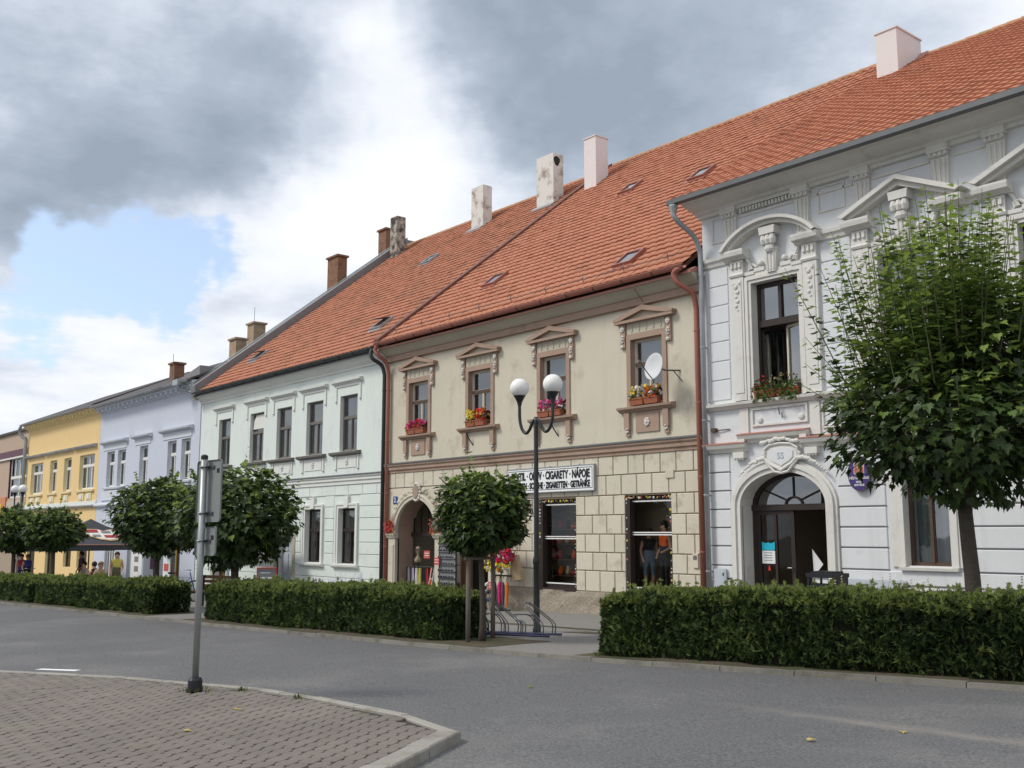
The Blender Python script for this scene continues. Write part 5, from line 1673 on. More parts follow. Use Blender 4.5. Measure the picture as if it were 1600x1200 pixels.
def hedge(x0, x1, off, th, hgt, dens, size, label, xmax=None):
    xm = (x0 + x1) / 2
    t = thing('hedge', (xm, kerb_y(xm) + off + th / 2, pz(xm)), label, 'hedge', 'clipped hedges along the kerb')

    def ends(x): return math.exp(-min(x - x0, x1 - x) / .16)

    h0 = hgt

    def hgt(x): return h0(x) * (1 - .13 * ends(x)) + .03 * mnoise.noise(Vector((x * 1.9, 4.4, 0)))

    def yf(x): return kerb_y(x) + off + .09 * ends(x)
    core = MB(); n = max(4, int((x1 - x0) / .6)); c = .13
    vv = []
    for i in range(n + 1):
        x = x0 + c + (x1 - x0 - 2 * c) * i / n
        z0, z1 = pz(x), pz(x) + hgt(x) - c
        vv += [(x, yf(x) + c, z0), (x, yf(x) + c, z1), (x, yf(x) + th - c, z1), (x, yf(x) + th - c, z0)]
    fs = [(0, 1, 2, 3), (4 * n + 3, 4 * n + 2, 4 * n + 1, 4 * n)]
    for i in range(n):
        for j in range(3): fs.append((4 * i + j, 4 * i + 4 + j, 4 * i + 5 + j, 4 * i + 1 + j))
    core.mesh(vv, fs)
    core.build('dark_core', 'hedge_core', t)  # added solid core: blocks light, its dark colour stands in for inner shade
    V, F, Mi = [], [], []
    xe = x1 if xmax is None else xmax
    L_ = xe - x0

    def lump(x, q, s=1.6): return mnoise.noise(Vector((x * s, q * s, 3.1))) * .10 + mnoise.noise(Vector((x * 4.5, q * 4.5, 1.1))) * .05
    for k in range(int(L_ * 1.0 * dens * 1.05)):                      # front
        x = x0 + random.random() * L_; q = random.random() ** .92
        h = hgt(x)
        if q < .10 and random.random() < .55: continue
        if mnoise.noise(Vector((x * 2.3, q * 3.1, 9.9))) < -.22 and q < .85 and random.random() < .62: continue
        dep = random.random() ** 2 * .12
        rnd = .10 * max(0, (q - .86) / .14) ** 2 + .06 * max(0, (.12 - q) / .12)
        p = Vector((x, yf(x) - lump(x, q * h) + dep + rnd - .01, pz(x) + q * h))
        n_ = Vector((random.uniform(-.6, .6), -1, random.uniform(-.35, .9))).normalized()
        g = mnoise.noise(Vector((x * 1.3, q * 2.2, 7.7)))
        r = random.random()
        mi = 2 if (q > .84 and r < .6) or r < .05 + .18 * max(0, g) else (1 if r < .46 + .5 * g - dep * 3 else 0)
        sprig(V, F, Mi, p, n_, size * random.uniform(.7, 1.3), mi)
    for k in range(int(L_ * th * dens * .95)):                        # top
        x = x0 + random.random() * L_; q = random.random()
        p = Vector((x, yf(x) + q * th, pz(x) + hgt(x) + lump(x, q * 3) * .6 - random.random() ** 2 * .09 - .10 * max(0, abs(q - .5) - .36) / .14))
        n_ = Vector((random.uniform(-.5, .5), random.uniform(-.7, .4), 1)).normalized()
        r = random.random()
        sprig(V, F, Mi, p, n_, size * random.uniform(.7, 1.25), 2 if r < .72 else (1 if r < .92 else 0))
        if random.random() < .012:                                      # a shoot that the shears missed
            for j in range(5): sprig(V, F, Mi, p + Vector((random.uniform(-.01, .01), 0, .03 * j)), Vector((random.uniform(-.4, .4), -.2, 1)).normalized(), size * .8, 2)
    for xe_, sg in ((x0, -1), (x1, 1)):                               # ends
        if xmax is not None and sg > 0: continue
        for k in range(int(th * dens * 1.0)):
            q, h_ = random.random(), random.random()
            x = xe_ - sg * random.random() ** 2 * .1 + sg * mnoise.noise(Vector((q * 3, h_ * 3, 5))) * .06
            p = Vector((x, yf(xe_) + q * th, pz(xe_) + h_ * hgt(xe_)))
            n_ = Vector((sg, random.uniform(-.8, .5), random.uniform(-.2, .8))).normalized()
            r = random.random()
            sprig(V, F, Mi, p, n_, size, 2 if h_ > .9 and r < .5 else (1 if r < .5 else 0))
    for k in range(int(L_ * dens * .25)):                             # back
        x = x0 + random.random() * L_; q = random.random()
        p = Vector((x, yf(x) + th - random.random() * .06, pz(x) + q * hgt(x)))
        sprig(V, F, Mi, p, Vector((random.uniform(-.5, .5), 1, random.uniform(-.2, .6))).normalized(), size * 1.2, random.choice((0, 1)))
    fo = MB(); fo.v = V; fo.f = F; fo.m = Mi
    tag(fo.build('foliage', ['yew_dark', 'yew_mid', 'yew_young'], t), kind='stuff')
    return t


hedge(-11.15, 2.5, .30, 1.0, lambda x: .93 + .02 * math.sin(x * 1.3) + .012 * math.sin(x * 4.1), 1750, .066, 'tall clipped yew hedge at right, in front of the town hall', xmax=-1.8)
hedge(-23.75, -14.72, .40, .88, lambda x: .865 + .02 * math.sin(x * 1.7) + .012 * math.sin(x * 4.7), 1250, .075, 'clipped hedge before the cream and white houses, ending at the bicycle stand')
hedge(-36.4, -27.0, .45, .95, lambda x: .80 + .04 * math.sin(x * 1.1) + .015 * math.sin(x * 4.1), 760, .10, 'clipped hedge below the big round tree, before the parasol terrace')
hedge(-49.5, -37.15, .45, .95, lambda x: .78 + .03 * math.sin(x * 1.4), 450, .125, 'clipped hedge at the far left edge of the street')

# ---------------------------------------------------------------- trees
_lo = [(0, 0), (.16, .05), (.36, -.02), (.30, .12), (.50, .26), (.33, .34), (.38, .56), (.18, .50), (.12, .72), (0, 1.0)]
LEAF = _lo + [(-x, y) for x, y in reversed(_lo[1:-1])]


def maple(V, F, Mi, p, d, nrm, size, mi):
    """one five-lobed leaf: stalk end at p, pointing along d, face to nrm"""
    d = d.normalized()
    s = d.cross(nrm)
    if s.length < 1e-3: s = d.cross(Vector((1, .2, .1)))
    s.normalize(); nn = s.cross(d)
    n = len(V)
    fold = random.uniform(.05, .28); droop = random.uniform(-.05, .22)
    for x, y in LEAF:
        q = p + (s * x + d * y + nn * (abs(x) * fold - y * y * droop)) * size
        V.append((q.x, q.y, q.z))
    h = len(_lo)
    m = len(LEAF)
    F.append(tuple(range(n, n + h))); Mi.append(mi)
    F.append((n,) + tuple(range(n + h - 1, n + m))); Mi.append(mi)


def rnd_dir():
    z = random.uniform(-1, 1); a = random.uniform(0, 2 * math.pi); r = math.sqrt(1 - z * z)
    return Vector((r * math.cos(a), r * math.sin(a), z))


def crown(V, F, Mi, c, rx, rz, n, size, seed, young=.12, flat=0, low=0):
    """leaves through the outer part of a lumpy ellipsoid"""
    k = 0
    while k < n:
        d = rnd_dir()
        lump = 1 + .20 * mnoise.noise(d * 2.1 + Vector((seed, 0, 0))) + .09 * mnoise.noise(d * 5 + Vector((0, seed, 0)))
        depth = 1 - random.random() ** 1.5 * .45
        if mnoise.noise(d * 4.2 + Vector((0, 0, seed))) < -.40 and depth > .8: continue     # gaps between the clumps
        dz = d.z
        if flat and abs(dz) > .55: dz = math.copysign(.55 + (abs(dz) - .55) * .75, dz)
        p = Vector((c[0] + d.x * rx * lump * depth, c[1] + d.y * rx * lump * depth, c[2] + dz * rz * lump * depth))
        out = Vector((d.x, d.y, d.z * .6)).normalized()
        dirn = (out * .7 + Vector((random.uniform(-.8, .8), random.uniform(-.8, .8), random.uniform(-1.0, .15)))).normalized()
        nrm = (out * .6 + Vector((random.uniform(-.5, .5), random.uniform(-.5, .5), .9))).normalized()
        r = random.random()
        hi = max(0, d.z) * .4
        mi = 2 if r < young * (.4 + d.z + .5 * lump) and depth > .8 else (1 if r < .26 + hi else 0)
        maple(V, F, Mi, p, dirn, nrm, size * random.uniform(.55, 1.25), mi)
        k += 1


def limbs(mb, base, fork, c, rx, rz, n, r0, r1, bend=.03):
    P = []
    for i in range(7):
        t = i / 6
        P.append((base[0] + (fork[0] - base[0]) * t + bend * math.sin(t * 5) * (1 if 0 < i < 6 else 0), base[1] + (fork[1] - base[1]) * t, base[2] + (fork[2] - base[2]) * t))
    mb.tube(P, [r0 * 1.25 if i == 0 else r0 + (r1 - r0) * i / 6 for i in range(7)], 10)
    for k in range(n):
        a = 2 * math.pi * k / n + random.uniform(-.3, .3)
        e = random.uniform(-.1, .8)
        end = Vector((c[0] + math.cos(a) * rx * .75, c[1] + math.sin(a) * rx * .75, c[2] + e * rz))
        f = Vector(fork) - Vector((0, 0, .05 * (k % 3)))
        mid = f.lerp(end, .5) + Vector((0, 0, -.1 * rz))
        mb.tube(smooth_path([f, mid, end], 4), [r1 * .6 * (1 - i / 8) + .008 for i in range(9)], 6)
        for j in range(3):
            q = mid.lerp(end, .3 + .25 * j); e2 = q + rnd_dir() * rx * .4
            mb.tube([q, e2], [.018, .006], 5)


def round_tree(x, y, cz, rx, rz, n, size, r0, label, seed, flat=0):
    t = thing('maple_tree', (x, y, pz(x)), label, 'tree', 'clipped round maples along the kerb')
    tr = MB(); limbs(tr, (x, y, pz(x) - .05), (x, y, cz - rz * .7), (x, y, cz), rx, rz, 8, r0, r0 * .75)
    tr.build('trunk', 'bark', t, smooth=True)
    V, F, Mi = [], [], []
    crown(V, F, Mi, (x, y, cz), rx, rz, n, size, seed, flat=flat)
    for k in range(26):                                   # loose shoots since the last clipping
        d = rnd_dir(); d.z = abs(d.z) * .9 - .2; d.normalize()
        p = Vector((x + d.x * rx * .9, y + d.y * rx * .9, cz + d.z * rz * .9))
        L_ = random.uniform(.15, .38) * rx
        for j in range(7):
            q = p + (d + Vector((0, 0, .4))) * (L_ * j / 6)
            maple(V, F, Mi, q, (d + rnd_dir() * .9).normalized(), Vector((d.x * .3, d.y * .3, 1)), size * random.uniform(.5, .95), 2 if random.random() < .45 else 1)
    cr_ = MB(); cr_.v = V; cr_.f = F; cr_.m = Mi
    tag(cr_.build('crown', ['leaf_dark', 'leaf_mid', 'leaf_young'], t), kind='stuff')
    return t


stm = round_tree(-14.25, 11.12, 1.93, .80, .74, 3600, .135, .058, 'small round maple held by two stakes, in front of the arched shop door', 3.3, flat=1)
round_tree(-23.7, 10.98, 1.98, 1.46, 1.16, 5600, .17, .11, 'large round maple standing before the white house, behind the road sign', 8.1)
round_tree(-29.3, 11.2, 2.08, 1.28, 1.05, 4600, .17, .10, 'round maple standing before the lilac house, right of the parasol logo', 1.7)
round_tree(-39.0, 11.2, 1.70, 1.0, .70, 2600, .17, .08, 'small round maple in front of the yellow house, left of the parasol logo', 5.2)
round_tree(-44.6, 11.3, 1.72, 1.05, .86, 2400, .19, .08, 'round maple cut by the left edge, under the far street lamp', 9.4)

# the big unclipped maple at the right
tx, ty = -6.55, 12.92
t = thing('maple_tree', (tx, ty, pz(tx)), 'big leafy maple with long upright shoots in front of the town hall', 'tree')
tr = MB()
sh_ = MB()
limbs(tr, (tx, ty, pz(tx) - .05), (tx + .01, ty, 2.25), (tx, ty, 3.1), 1.5, 1.1, 10, .108, .085, .03)
V, F, Mi = [], [], []
crown(V, F, Mi, (tx, ty, 2.98), 1.62, .92, 4600, .15, 2.2, young=.08)
crown(V, F, Mi, (tx + .15, ty, 3.85), 1.15, 1.15, 1700, .14, 6.6, young=.9)
for k in range(120):
    a = random.uniform(0, 2 * math.pi); rr = random.random() ** .6 * 1.25
    p = Vector((tx + math.cos(a) * rr, ty + math.sin(a) * rr, 3.1 + random.uniform(0, 1.1) - .25 * rr))
    outw = .05 + .24 * (rr / 1.25) ** 2 + random.uniform(0, .12)
    d = Vector((math.cos(a) * outw, math.sin(a) * outw, 1)).normalized()
    top = 6.2 - 1.05 * (rr / 1.25) ** 1.5 + random.uniform(-.55, .2)
    L_ = max(.5, min(2.3, (top - p.z) / d.z))
    curve = rnd_dir() * .12
    path = [p + d * L_ * t_ + curve * t_ * t_ for t_ in (0, .25, .5, .75, 1)]
    sh_.tube(path, [.012, .009, .007, .005, .003], 5)
    m = int(L_ / .07)
    for j in range(m):
        f_ = j / m
        q = p + d * L_ * f_ + curve * f_ * f_
        a2 = random.uniform(0, 6.28)
        for s_ in (0, math.pi):
            dd = Vector((math.cos(a2 + s_), math.sin(a2 + s_), random.uniform(-.25, .35)))
            sz = (.155 - .075 * f_ ** 2) * random.uniform(.8, 1.15)
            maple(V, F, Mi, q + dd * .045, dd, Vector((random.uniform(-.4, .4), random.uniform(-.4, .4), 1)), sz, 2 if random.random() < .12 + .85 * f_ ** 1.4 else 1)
# side shoots, lower left, standing out of the crown
for k in range(46):
    a = random.uniform(0, 2 * math.pi)
    if k < 14: a = random.uniform(R(130), R(260))
    z = random.uniform(2.95 if k < 14 or math.cos(a) < -.2 else 2.3, 4.0)
    rr = 1.25 * math.sqrt(max(.1, 1 - ((z - 3.1) / 1.3) ** 2))
    p = Vector((tx + math.cos(a) * rr, ty + math.sin(a) * rr, z))
    d = Vector((math.cos(a), math.sin(a), random.uniform(.0, 1.3))).normalized()
    L_ = random.uniform(.45, 1.0)
    path = [p, p + d * L_ * .5, p + d * L_ + Vector((0, 0, .08))]
    sh_.tube(path, [.009, .006, .003], 5)
    m = int(L_ / .085)
    for j in range(m):
        f_ = j / m; q = p + d * L_ * f_ + Vector((0, 0, .08 * f_ * f_)); a2 = random.uniform(0, 6.28)
        for s_ in (0, math.pi):
            dd = (Vector((math.cos(a2 + s_), math.sin(a2 + s_), random.uniform(-.5, .3)))).normalized()
            maple(V, F, Mi, q + dd * .04, dd, Vector((random.uniform(-.4, .4), random.uniform(-.4, .4), 1)), (.15 - .06 * f_ ** 2) * random.uniform(.8, 1.1), 2 if random.random() < .1 + .5 * f_ else 1)
tr.build('trunk', 'bark', t, smooth=True)
tag(sh_.build('shoots', 'stem_green', t), kind='stuff')
cr_ = MB(); cr_.v = V; cr_.f = F; cr_.m = Mi
tag(cr_.build('crown', ['leaf_dark', 'leaf_mid', 'leaf_young'], t), kind='stuff')


# ---------------------------------------------------------------- small green things
def tuft(x, y, z, n, h, r, mn, name, label, cat, group=None, tip=None):
    o = thing(name, (x, y, z), label, cat, group)
    V, F, Mi = [], [], []
    for i in range(n):
        a = random.uniform(0, 6.28); q = random.random() * r
        b = Vector((x + math.cos(a) * q, y + math.sin(a) * q, z)); e = b + Vector((math.cos(a) * h * random.uniform(.0, .6), math.sin(a) * h * random.uniform(0, .6), h * random.uniform(.5, 1)))
        s_ = Vector((-math.sin(a), math.cos(a), 0)) * .006
        k = len(V); m_ = b.lerp(e, .55) + Vector((0, 0, .03 * h))
        V += [tuple(b - s_), tuple(b + s_), tuple(m_ + s_), tuple(e), tuple(m_ - s_)]
        F.append((k, k + 1, k + 2, k + 3, k + 4)); Mi.append(0)
        if tip:
            for j in range(4):
                k = len(V); c = e - Vector((0, 0, .035 * j)); V += [tuple(c + Vector((.016, 0, 0))), tuple(c + Vector((0, .016, .012))), tuple(c - Vector((.016, 0, 0))), tuple(c + Vector((0, -.016, -.012)))]
                F.append((k, k + 1, k + 2, k + 3)); Mi.append(1)
    fo = MB(); fo.v = V; fo.f = F; fo.m = Mi
    tag(fo.build('blades', [mn] + ([tip] if tip else []), o), kind='stuff')
    return o


tuft(-19.3, 11.35, pz(-19.3) + .0, 90, 1.12, .30, 'grass_blade', 'lavender', 'lavender clump showing above the hedge, left of the arched door', 'plant', tip='lavender')
tuft(-20.9, 11.4, pz(-20.9), 40, 1.12, .25, 'grass_blade', 'tall_grass', 'tall grass tips above the hedge before the white house', 'plant', tip='straw')
tuft(-7.9, 13.05, pz(-7.9), 50, 1.15, .35, 'grass_blade', 'tall_grass', 'tall grass tips above the right hedge, left of the maple trunk', 'plant', tip='straw')
tuft(-5.5, 13.2, pz(-5.5), 60, 1.2, .5, 'grass_blade', 'tall_grass', 'tall grass tips above the right hedge, right of the maple trunk', 'plant', tip='straw')
for k, (x, y, l) in enumerate(((-11.5, 4.92, 'thin grass round the foot of the sign pole'), (-11.15, 5.30, 'weed in the kerb joint just right of the sign pole'), (-10.1, 5.45, 'weed tuft at the middle of the island kerb'), (-11.05, 10.75, 'weed in the bed at the corner of the right hedge'))):
    tuft(x, y, gz(x) + .07, 60 if k == 0 else 22, .07 if k else .06, .22 if k == 0 else .07, 'grass_blade', 'weed', l, 'weed')
for k, (x, y, l) in enumerate(((-9.82, 4.62, 'yellow fallen leaf on the pavers below the sign pole'), (-9.0, 3.75, 'pale yellow fallen leaf lower on the pavers'), (-5.3, 7.55, 'yellow fallen leaf on the road, nearest the bottom right'), (-5.0, 8.5, 'small yellow fallen leaf on the road below the right hedge'), (-9.5, 8.1, 'pale green fallen leaf on the road before the bicycle stand'))):
    V, F, Mi = [], [], []
    z = gz(x) + (IH + .012 if k < 2 else .012)
    maple(V, F, Mi, Vector((x, y, z)), Vector((random.uniform(-1, 1), random.uniform(-1, 1), .1)), Vector((.1, .1, 1)), .085, 0)
    fo = MB(); fo.v = V; fo.f = F; fo.m = Mi
    tag(fo.build('fallen_leaf', 'dry_leaf' if k < 4 else 'leaf_young', origin=(x, y, z)), l, 'leaf')

# ---------------------------------------------------------------- street lamps
def street_lamp(x, y, label, rz=0.0, hgt=4.15):
    z = pz(x)
    t = thing('street_lamp', (x, y, z), label, 'street lamp', 'two-globe street lamps')
    m = MB()
    m.lathe((x, y, z), [(.075, 0), (.075, .05), (.06, .08), (.06, 1.25), (.072, 1.28), (.072, 1.34), (.05, 1.42), (.042, hgt - .1), (.044, hgt)], 14)
    m.build('post', 'black_iron', t, smooth=True)
    ca, sa = math.cos(rz), math.sin(rz)
    for s_ in (-1, 1):
        prof = [(0, hgt - .02), (.09, hgt - .10), (.17, hgt - .24), (.26, hgt - .30), (.36, hgt - .22), (.42, hgt - .04), (.43, hgt + .18), (.43, hgt + .34)]
        a = MB()
        a.tube(smooth_path([(x + s_ * q * ca, y + s_ * q * sa, z + h_) for q, h_ in prof], 4), .032, 10)
        cx_, cy_ = x + s_ * .43 * ca, y + s_ * .43 * sa
        arm = a.build('arm', 'black_iron', t, smooth=True)
        c = MB(); c.lathe((cx_, cy_, z + hgt + .26), [(.04, 0), (.05, .06), (.09, .14), (.12, .19), (.12, .21)], 14); c.build('lamp_holder', 'black_iron', arm)
        g = MB(); g.ball((cx_, cy_, z + hgt + .605), .192, 22); g.build('globe', 'globe', t, smooth=True)
    return t


street_lamp(-15.14, 13.13, 'black lamp post with two white globes beside the bicycle stand', R(8), 4.08)
street_lamp(-51.9, 13.2, 'far black lamp post with two white globes before the tan building', R(8), 4.0)

# ---------------------------------------------------------------- road sign seen from behind
px_, py_ = -11.52, 4.91
z = gz(px_) + IH
t = thing('road_sign', (px_, py_, z), 'grey road sign pole with two plates seen from behind, on the paved island', 'road sign')
m = MB(); m.tube([(px_, py_, z), (px_, py_, z + 2.62)], .037, 14); m.build('pole', 'galvanised', t, smooth=True)
m = MB(); m.lathe((px_, py_, z), [(.085, 0), (.08, .12), (.062, .15), (.045, .15)], 14); m.build('foot', 'black_plastic', t)
m = MB(); m.lathe((px_, py_, z + 2.62), [(.041, -.02), (.041, .02), (.02, .035)], 12); m.build('cap', 'black_plastic', t)


def plate(z0, z1, w, shift, label):
    """sheet with rounded corners and folded rim, its back to the camera"""
    an = R(3.0)                                   # turned so that the back faces the viewer at a slant
    M = Matrix.Translation((px_, py_, 0)) @ Matrix.Rotation(an, 4, 'Z')
    r_ = .04
    pts = []
    for cx_, cz_, a0 in ((w / 2 - r_, z1 - r_, 0), (-w / 2 + r_, z1 - r_, 90), (-w / 2 + r_, z0 + r_, 180), (w / 2 - r_, z0 + r_, 270)):
        for k in range(5):
            a = R(a0 + k * 22.5); pts.append((cx_ + shift + r_ * math.cos(a), cz_ + r_ * math.sin(a)))
    m = MB()
    m.prism(pts[::-1], .062, .066, 0)
    n = len(pts)
    for i in range(n):
        a, b = pts[i], pts[(i + 1) % n]
        m.face([(a[0], .045, a[1]), (b[0], .045, b[1]), (b[0], .066, b[1]), (a[0], .066, a[1])], 0)
    m.xform(M)
    o = m.build('plate', 'sign_back', t)
    f = MB(); f.face([(x, .0665, zz_) for x, zz_ in pts]); f.xform(M); f.build('plate_face', 'sign_face', o)
    for zz_ in ((z0 + .1, z1 - .08) if z1 - z0 > .5 else ((z0 + z1) / 2,)):
        c = MB(); c.box(-.10 + shift, .12 + shift, .045, .061, zz_ - .016, zz_ + .016); c.tube([(.046 * math.cos(a), .046 * math.sin(a), zz_) for a in [R(k * 30) for k in range(13)]], .009, 5); c.xform(M); c.build('clamp', 'steel', o)
    s_ = MB(); s_.box(w / 2 - .13 + shift, w / 2 - .07 + shift, .0585, .0615, z1 - .15, z1 - .10); s_.xform(M); s_.build('maker_sticker', 'ink', o)


plate(z + 1.88, z + 2.59, .60, .03, '')
plate(z + 1.50, z + 1.83, .50, .0, '')

# ---------------------------------------------------------------- stakes of the small tree
for k, (x, y, h_, l) in enumerate(((-14.15, 10.75, 1.42, 'left wooden stake of the small staked maple'), (-14.55, 11.60, 1.46, 'right wooden stake of the small staked maple'))):
    t = thing('tree_stake', (x, y, pz(x)), l, 'stake', 'stakes of the small maple')
    m = MB(); m.tube([(x, y, pz(x) - .1), (x + .004, y, pz(x) + .7), (x, y, pz(x) + h_)], [.04, .042, .038], 10); m.build('post', 'wood_grey', t, smooth=True)
    m = MB(); c = Vector((-14.25, 11.12, pz(x) + 1.40)); a = Vector((x, y, pz(x) + 1.40)); d = (c - a).normalized()
    m.tube([a - d * .1, c], .028, 6); m.build('tie_bar', 'wood_grey', t)

# ---------------------------------------------------------------- bicycle stand
bx0, bx1 = Vector((-15.9, 11.66, 0)), Vector((-13.85, 12.30, 0))
t = thing('bicycle_stand', ((bx0.x + bx1.x) / 2, (bx0.y + bx1.y) / 2, pz(-14.8)), 'grey steel bicycle stand with slanted hoops beside the lamp post', 'bicycle stand')
d = (bx1 - bx0); L_ = d.length; d.normalize(); nrm = Vector((-d.y, d.x, 0))
for s_ in (0, .42):
    m = MB(); a = bx0 + nrm * s_; b = bx1 + nrm * s_
    m.tube([(a.x, a.y, pz(a.x) + .04), (b.x, b.y, pz(b.x) + .04)], .022, 8); m.build('base_rail', 'rack_blue', t)
for i in range(6):
    q = bx0 + d * (.16 + i * (L_ - .32) / 5)
    hi = .56 if i % 2 else .36
    for s_ in (-.03, .03):
        p0 = q + d * s_ + nrm * .0; p1 = q + d * s_ + nrm * .42
        lean = d * (-.34 if i % 2 else -.24)
        zq = pz(q.x)
        m = MB()
        path = [(p0.x, p0.y, zq + .05), (p0.x, p0.y, zq + .24), tuple((p0 + lean * .5) + Vector((0, 0, zq + .24 + (hi - .24) * .55))), tuple((p0 + lean) + nrm * .06 + Vector((0, 0, zq + hi))), tuple((p0 + lean * 1.05) + nrm * .18 + Vector((0, 0, zq + hi + .02))), tuple((p1 + lean * .4) - nrm * .06 + Vector((0, 0, zq + .36))), (p1.x, p1.y, zq + .22), (p1.x, p1.y, zq + .05)]
        m.tube(smooth_path(path, 4), .011, 6); m.build('hoop', 'steel', t, smooth=True)

# ---------------------------------------------------------------- waste bin, boards
x, y = -10.15, 15.2
t = thing('waste_bin', (x, y, pz(x)), 'dark plastic waste bin with pale slot before the town hall gate', 'waste bin')
m = MB(); m.box(x - .22, x + .22, y - .18, y + .18, pz(x) + .25, pz(x) + .92); m.build('body', 'black_plastic', t)
m = MB(); m.box(x - .27, x + .27, y - .22, y + .22, pz(x) + 1.02, pz(x) + 1.09); m.box(x - .2, x + .2, y - .16, y + .16, pz(x) + 1.09, pz(x) + 1.12)
for sx in (-1, 1): m.box(x + sx * .24 - .02, x + sx * .24 + .02, y - .2, y + .2, pz(x) + .8, pz(x) + 1.03)
m.build('lid', 'black_plastic', t)
m = MB(); m.box(x - .16, x - .02, y - .19, y - .182, pz(x) + .93, pz(x) + 1.02); m.box(x + .03, x + .13, y - .19, y - .182, pz(x) + .93, pz(x) + 1.02); m.build('slot_sticker', 'paper', t)
m = MB(); m.tube([(x, y, pz(x)), (x, y, pz(x) + .3)], .04, 8); m.build('post', 'black_iron', t)

# signs on the fronts
t = thing('shop_sign', (-20.2, FY - .06, 2.93), 'long white shop sign with two lines of black capitals above the shop windows', 'sign')
m = MB(); m.box(-21.22, -17.96, FY - .10, FY - .025, 2.63, 3.235); m.build('board', 'sign_white', t)
m = MB(); frame_border(m, -21.16, -18.02, 2.69, 3.175, .014, FY - .104, FY - .10, bottom=True); m.build('border_line', 'ink', t)
m = MB(); frame_border(m, -21.22, -17.96, 2.63, 3.235, .018, FY - .115, FY - .02, bottom=True); m.build('frame', 'zinc', t)
for txt, zc, h_, w_ in (('TEXTIL · OBUV · CIGARETY · NÁPOJE', 3.03, .275, 2.96), ('TEXTILIEN · SCHUHE · ZIGARETTEN · GETRÄNKE', 2.785, .215, 2.98)):
    lt = text_mb(txt, h_, 1.0, .010)
    xs_ = [v[0] for v in lt.v]; k = w_ / (max(xs_) - min(xs_))
    lt.v = [(v[0] * k, v[1], v[2]) for v in lt.v]
    xs_ = [v[0] for v in lt.v]; lt.xform(Matrix.Translation((-18.09 - max(xs_), FY - .105, zc))); lt.build('lettering', 'ink', t)
for x in (-20.9, -19.6, -18.5):
    m = MB(); m.box(x - .02, x + .02, FY - .06, FY, 3.23, 3.27); m.build('hanger', 'steel', t)

t = thing('oval_sign', (-10.86, FY - .2, 2.72), 'dark blue oval office sign with crest and white lettering beside the gate', 'sign')
cx_, cz_, y = -10.83, 2.70, FY - .12
m = MB(); m.prism([(cx_ + .235 * math.cos(R(a)), cz_ + .325 * math.sin(R(a))) for a in range(0, 360, 10)], y, y + .03, 0); m.build('board', 'ink_blue', t)
m = MB(); m.tube([(cx_ + .232 * math.cos(R(a)), y, cz_ + .322 * math.sin(R(a))) for a in range(0, 361, 10)], .008, 5); m.build('rim', 'frame_brown', t)
m = MB()
sh = [(-.11, .22), (-.11, .0), (-.05, -.03), (.05, -.03), (.11, .0), (.11, .22), (.05, .20), (.0, .23), (-.05, .20)]
m.prism([(cx_ + x, cz_ + zz_) for x, zz_ in sh], y - .006, y, 0)
m.prism([(cx_ + x * .85, cz_ + .015 + zz_ * .85) for x, zz_ in [(-.11, .1), (-.11, .0), (-.05, -.03), (.05, -.03), (.11, .0), (.11, .12), (0, .07)]], y - .01, y - .006, 1)
for x in (-.06, .0, .06): m.box(cx_ + x - .016, cx_ + x + .016, y - .013, y - .008, cz_ + .09, cz_ + .19, 2)
m.box(cx_ - .06, cx_ + .07, y - .014, y - .01, cz_ + .015, cz_ + .03, 0); m.box(cx_ - .05, cx_ + .05, y - .014, y - .01, cz_ + .045, cz_ + .055, 0)
m.build('crest', ['crest_pale', 'crest_red', 'fl_orange'], t)
for txt, zc, h_ in (('MĚSTSKÝ ÚŘAD', -.085, .062), ('NOVÁ', -.155, .052), ('BYSTŘICE', -.215, .052)):
    lt = text_mb(txt, h_, .92, .001); lt.xform(Matrix.Translation((cx_, y - .005, cz_ + zc))); lt.build('lettering', 'paint_white', t)
m = MB(); m.box(cx_ - .02, cx_ + .02, y + .03, FY - .02, cz_ - .1, cz_ + .1); m.build('bracket', 'black_iron', t)

t = thing('number_plate', (-26.66, FY - .03, 2.58), 'small blue house-number plate left of the arched door', 'plate')
m = MB(); m.box(-26.77, -26.57, FY - .05, FY - .03, 2.47, 2.70); m.build('board', 'plate_blue', t)
lt = text_mb('2', .2, 1, .003); lt.xform(Matrix.Translation((-26.67, FY - .052, 2.585))); lt.build('numeral', 'paint_white', t)

# satellite dish
c = Vector((-15.52, 16.98, 5.26))
t = thing('satellite_dish', (-15.3, FY, 5.2), 'white satellite dish beside the rightmost window of the cream house', 'satellite dish')
nrm = Vector((-.14, -.97, .16)).normalized()
M = Matrix.Translation(c) @ nrm.to_track_quat('Z', 'Y').to_matrix().to_4x4()
m = MB(); m.lathe((0, 0, 0), [(.005, 0), (.1, .006), (.2, .026), (.3, .06), (.31, .06), (.305, .045), (.2, .008), (.1, -.014), (.005, -.02)], 28); m.xform(M); m.build('reflector', 'dish_white', t, smooth=True)
m = MB(); m.tube([(0, -.30, .03), (0, -.16, .24), (0, 0, .42)], .012, 6); m.xform(M); m.build('feed_arm', 'steel', t)
m = MB(); m.lathe((0, 0, .40), [(.03, 0), (.04, .02), (.04, .1)], 10); m.xform(M); m.build('receiver', 'frame_grey', t)
m = MB(); b = c - nrm * .03; m.tube([b, (b.x + .05, FY - .25, b.z - .05), (-15.25, FY, 5.2)], .02, 8); m.tube([(-15.3, FY - .2, 5.2), (-15.2, FY, 4.95)], .012, 6); m.build('wall_mount', 'zinc_dark', t)


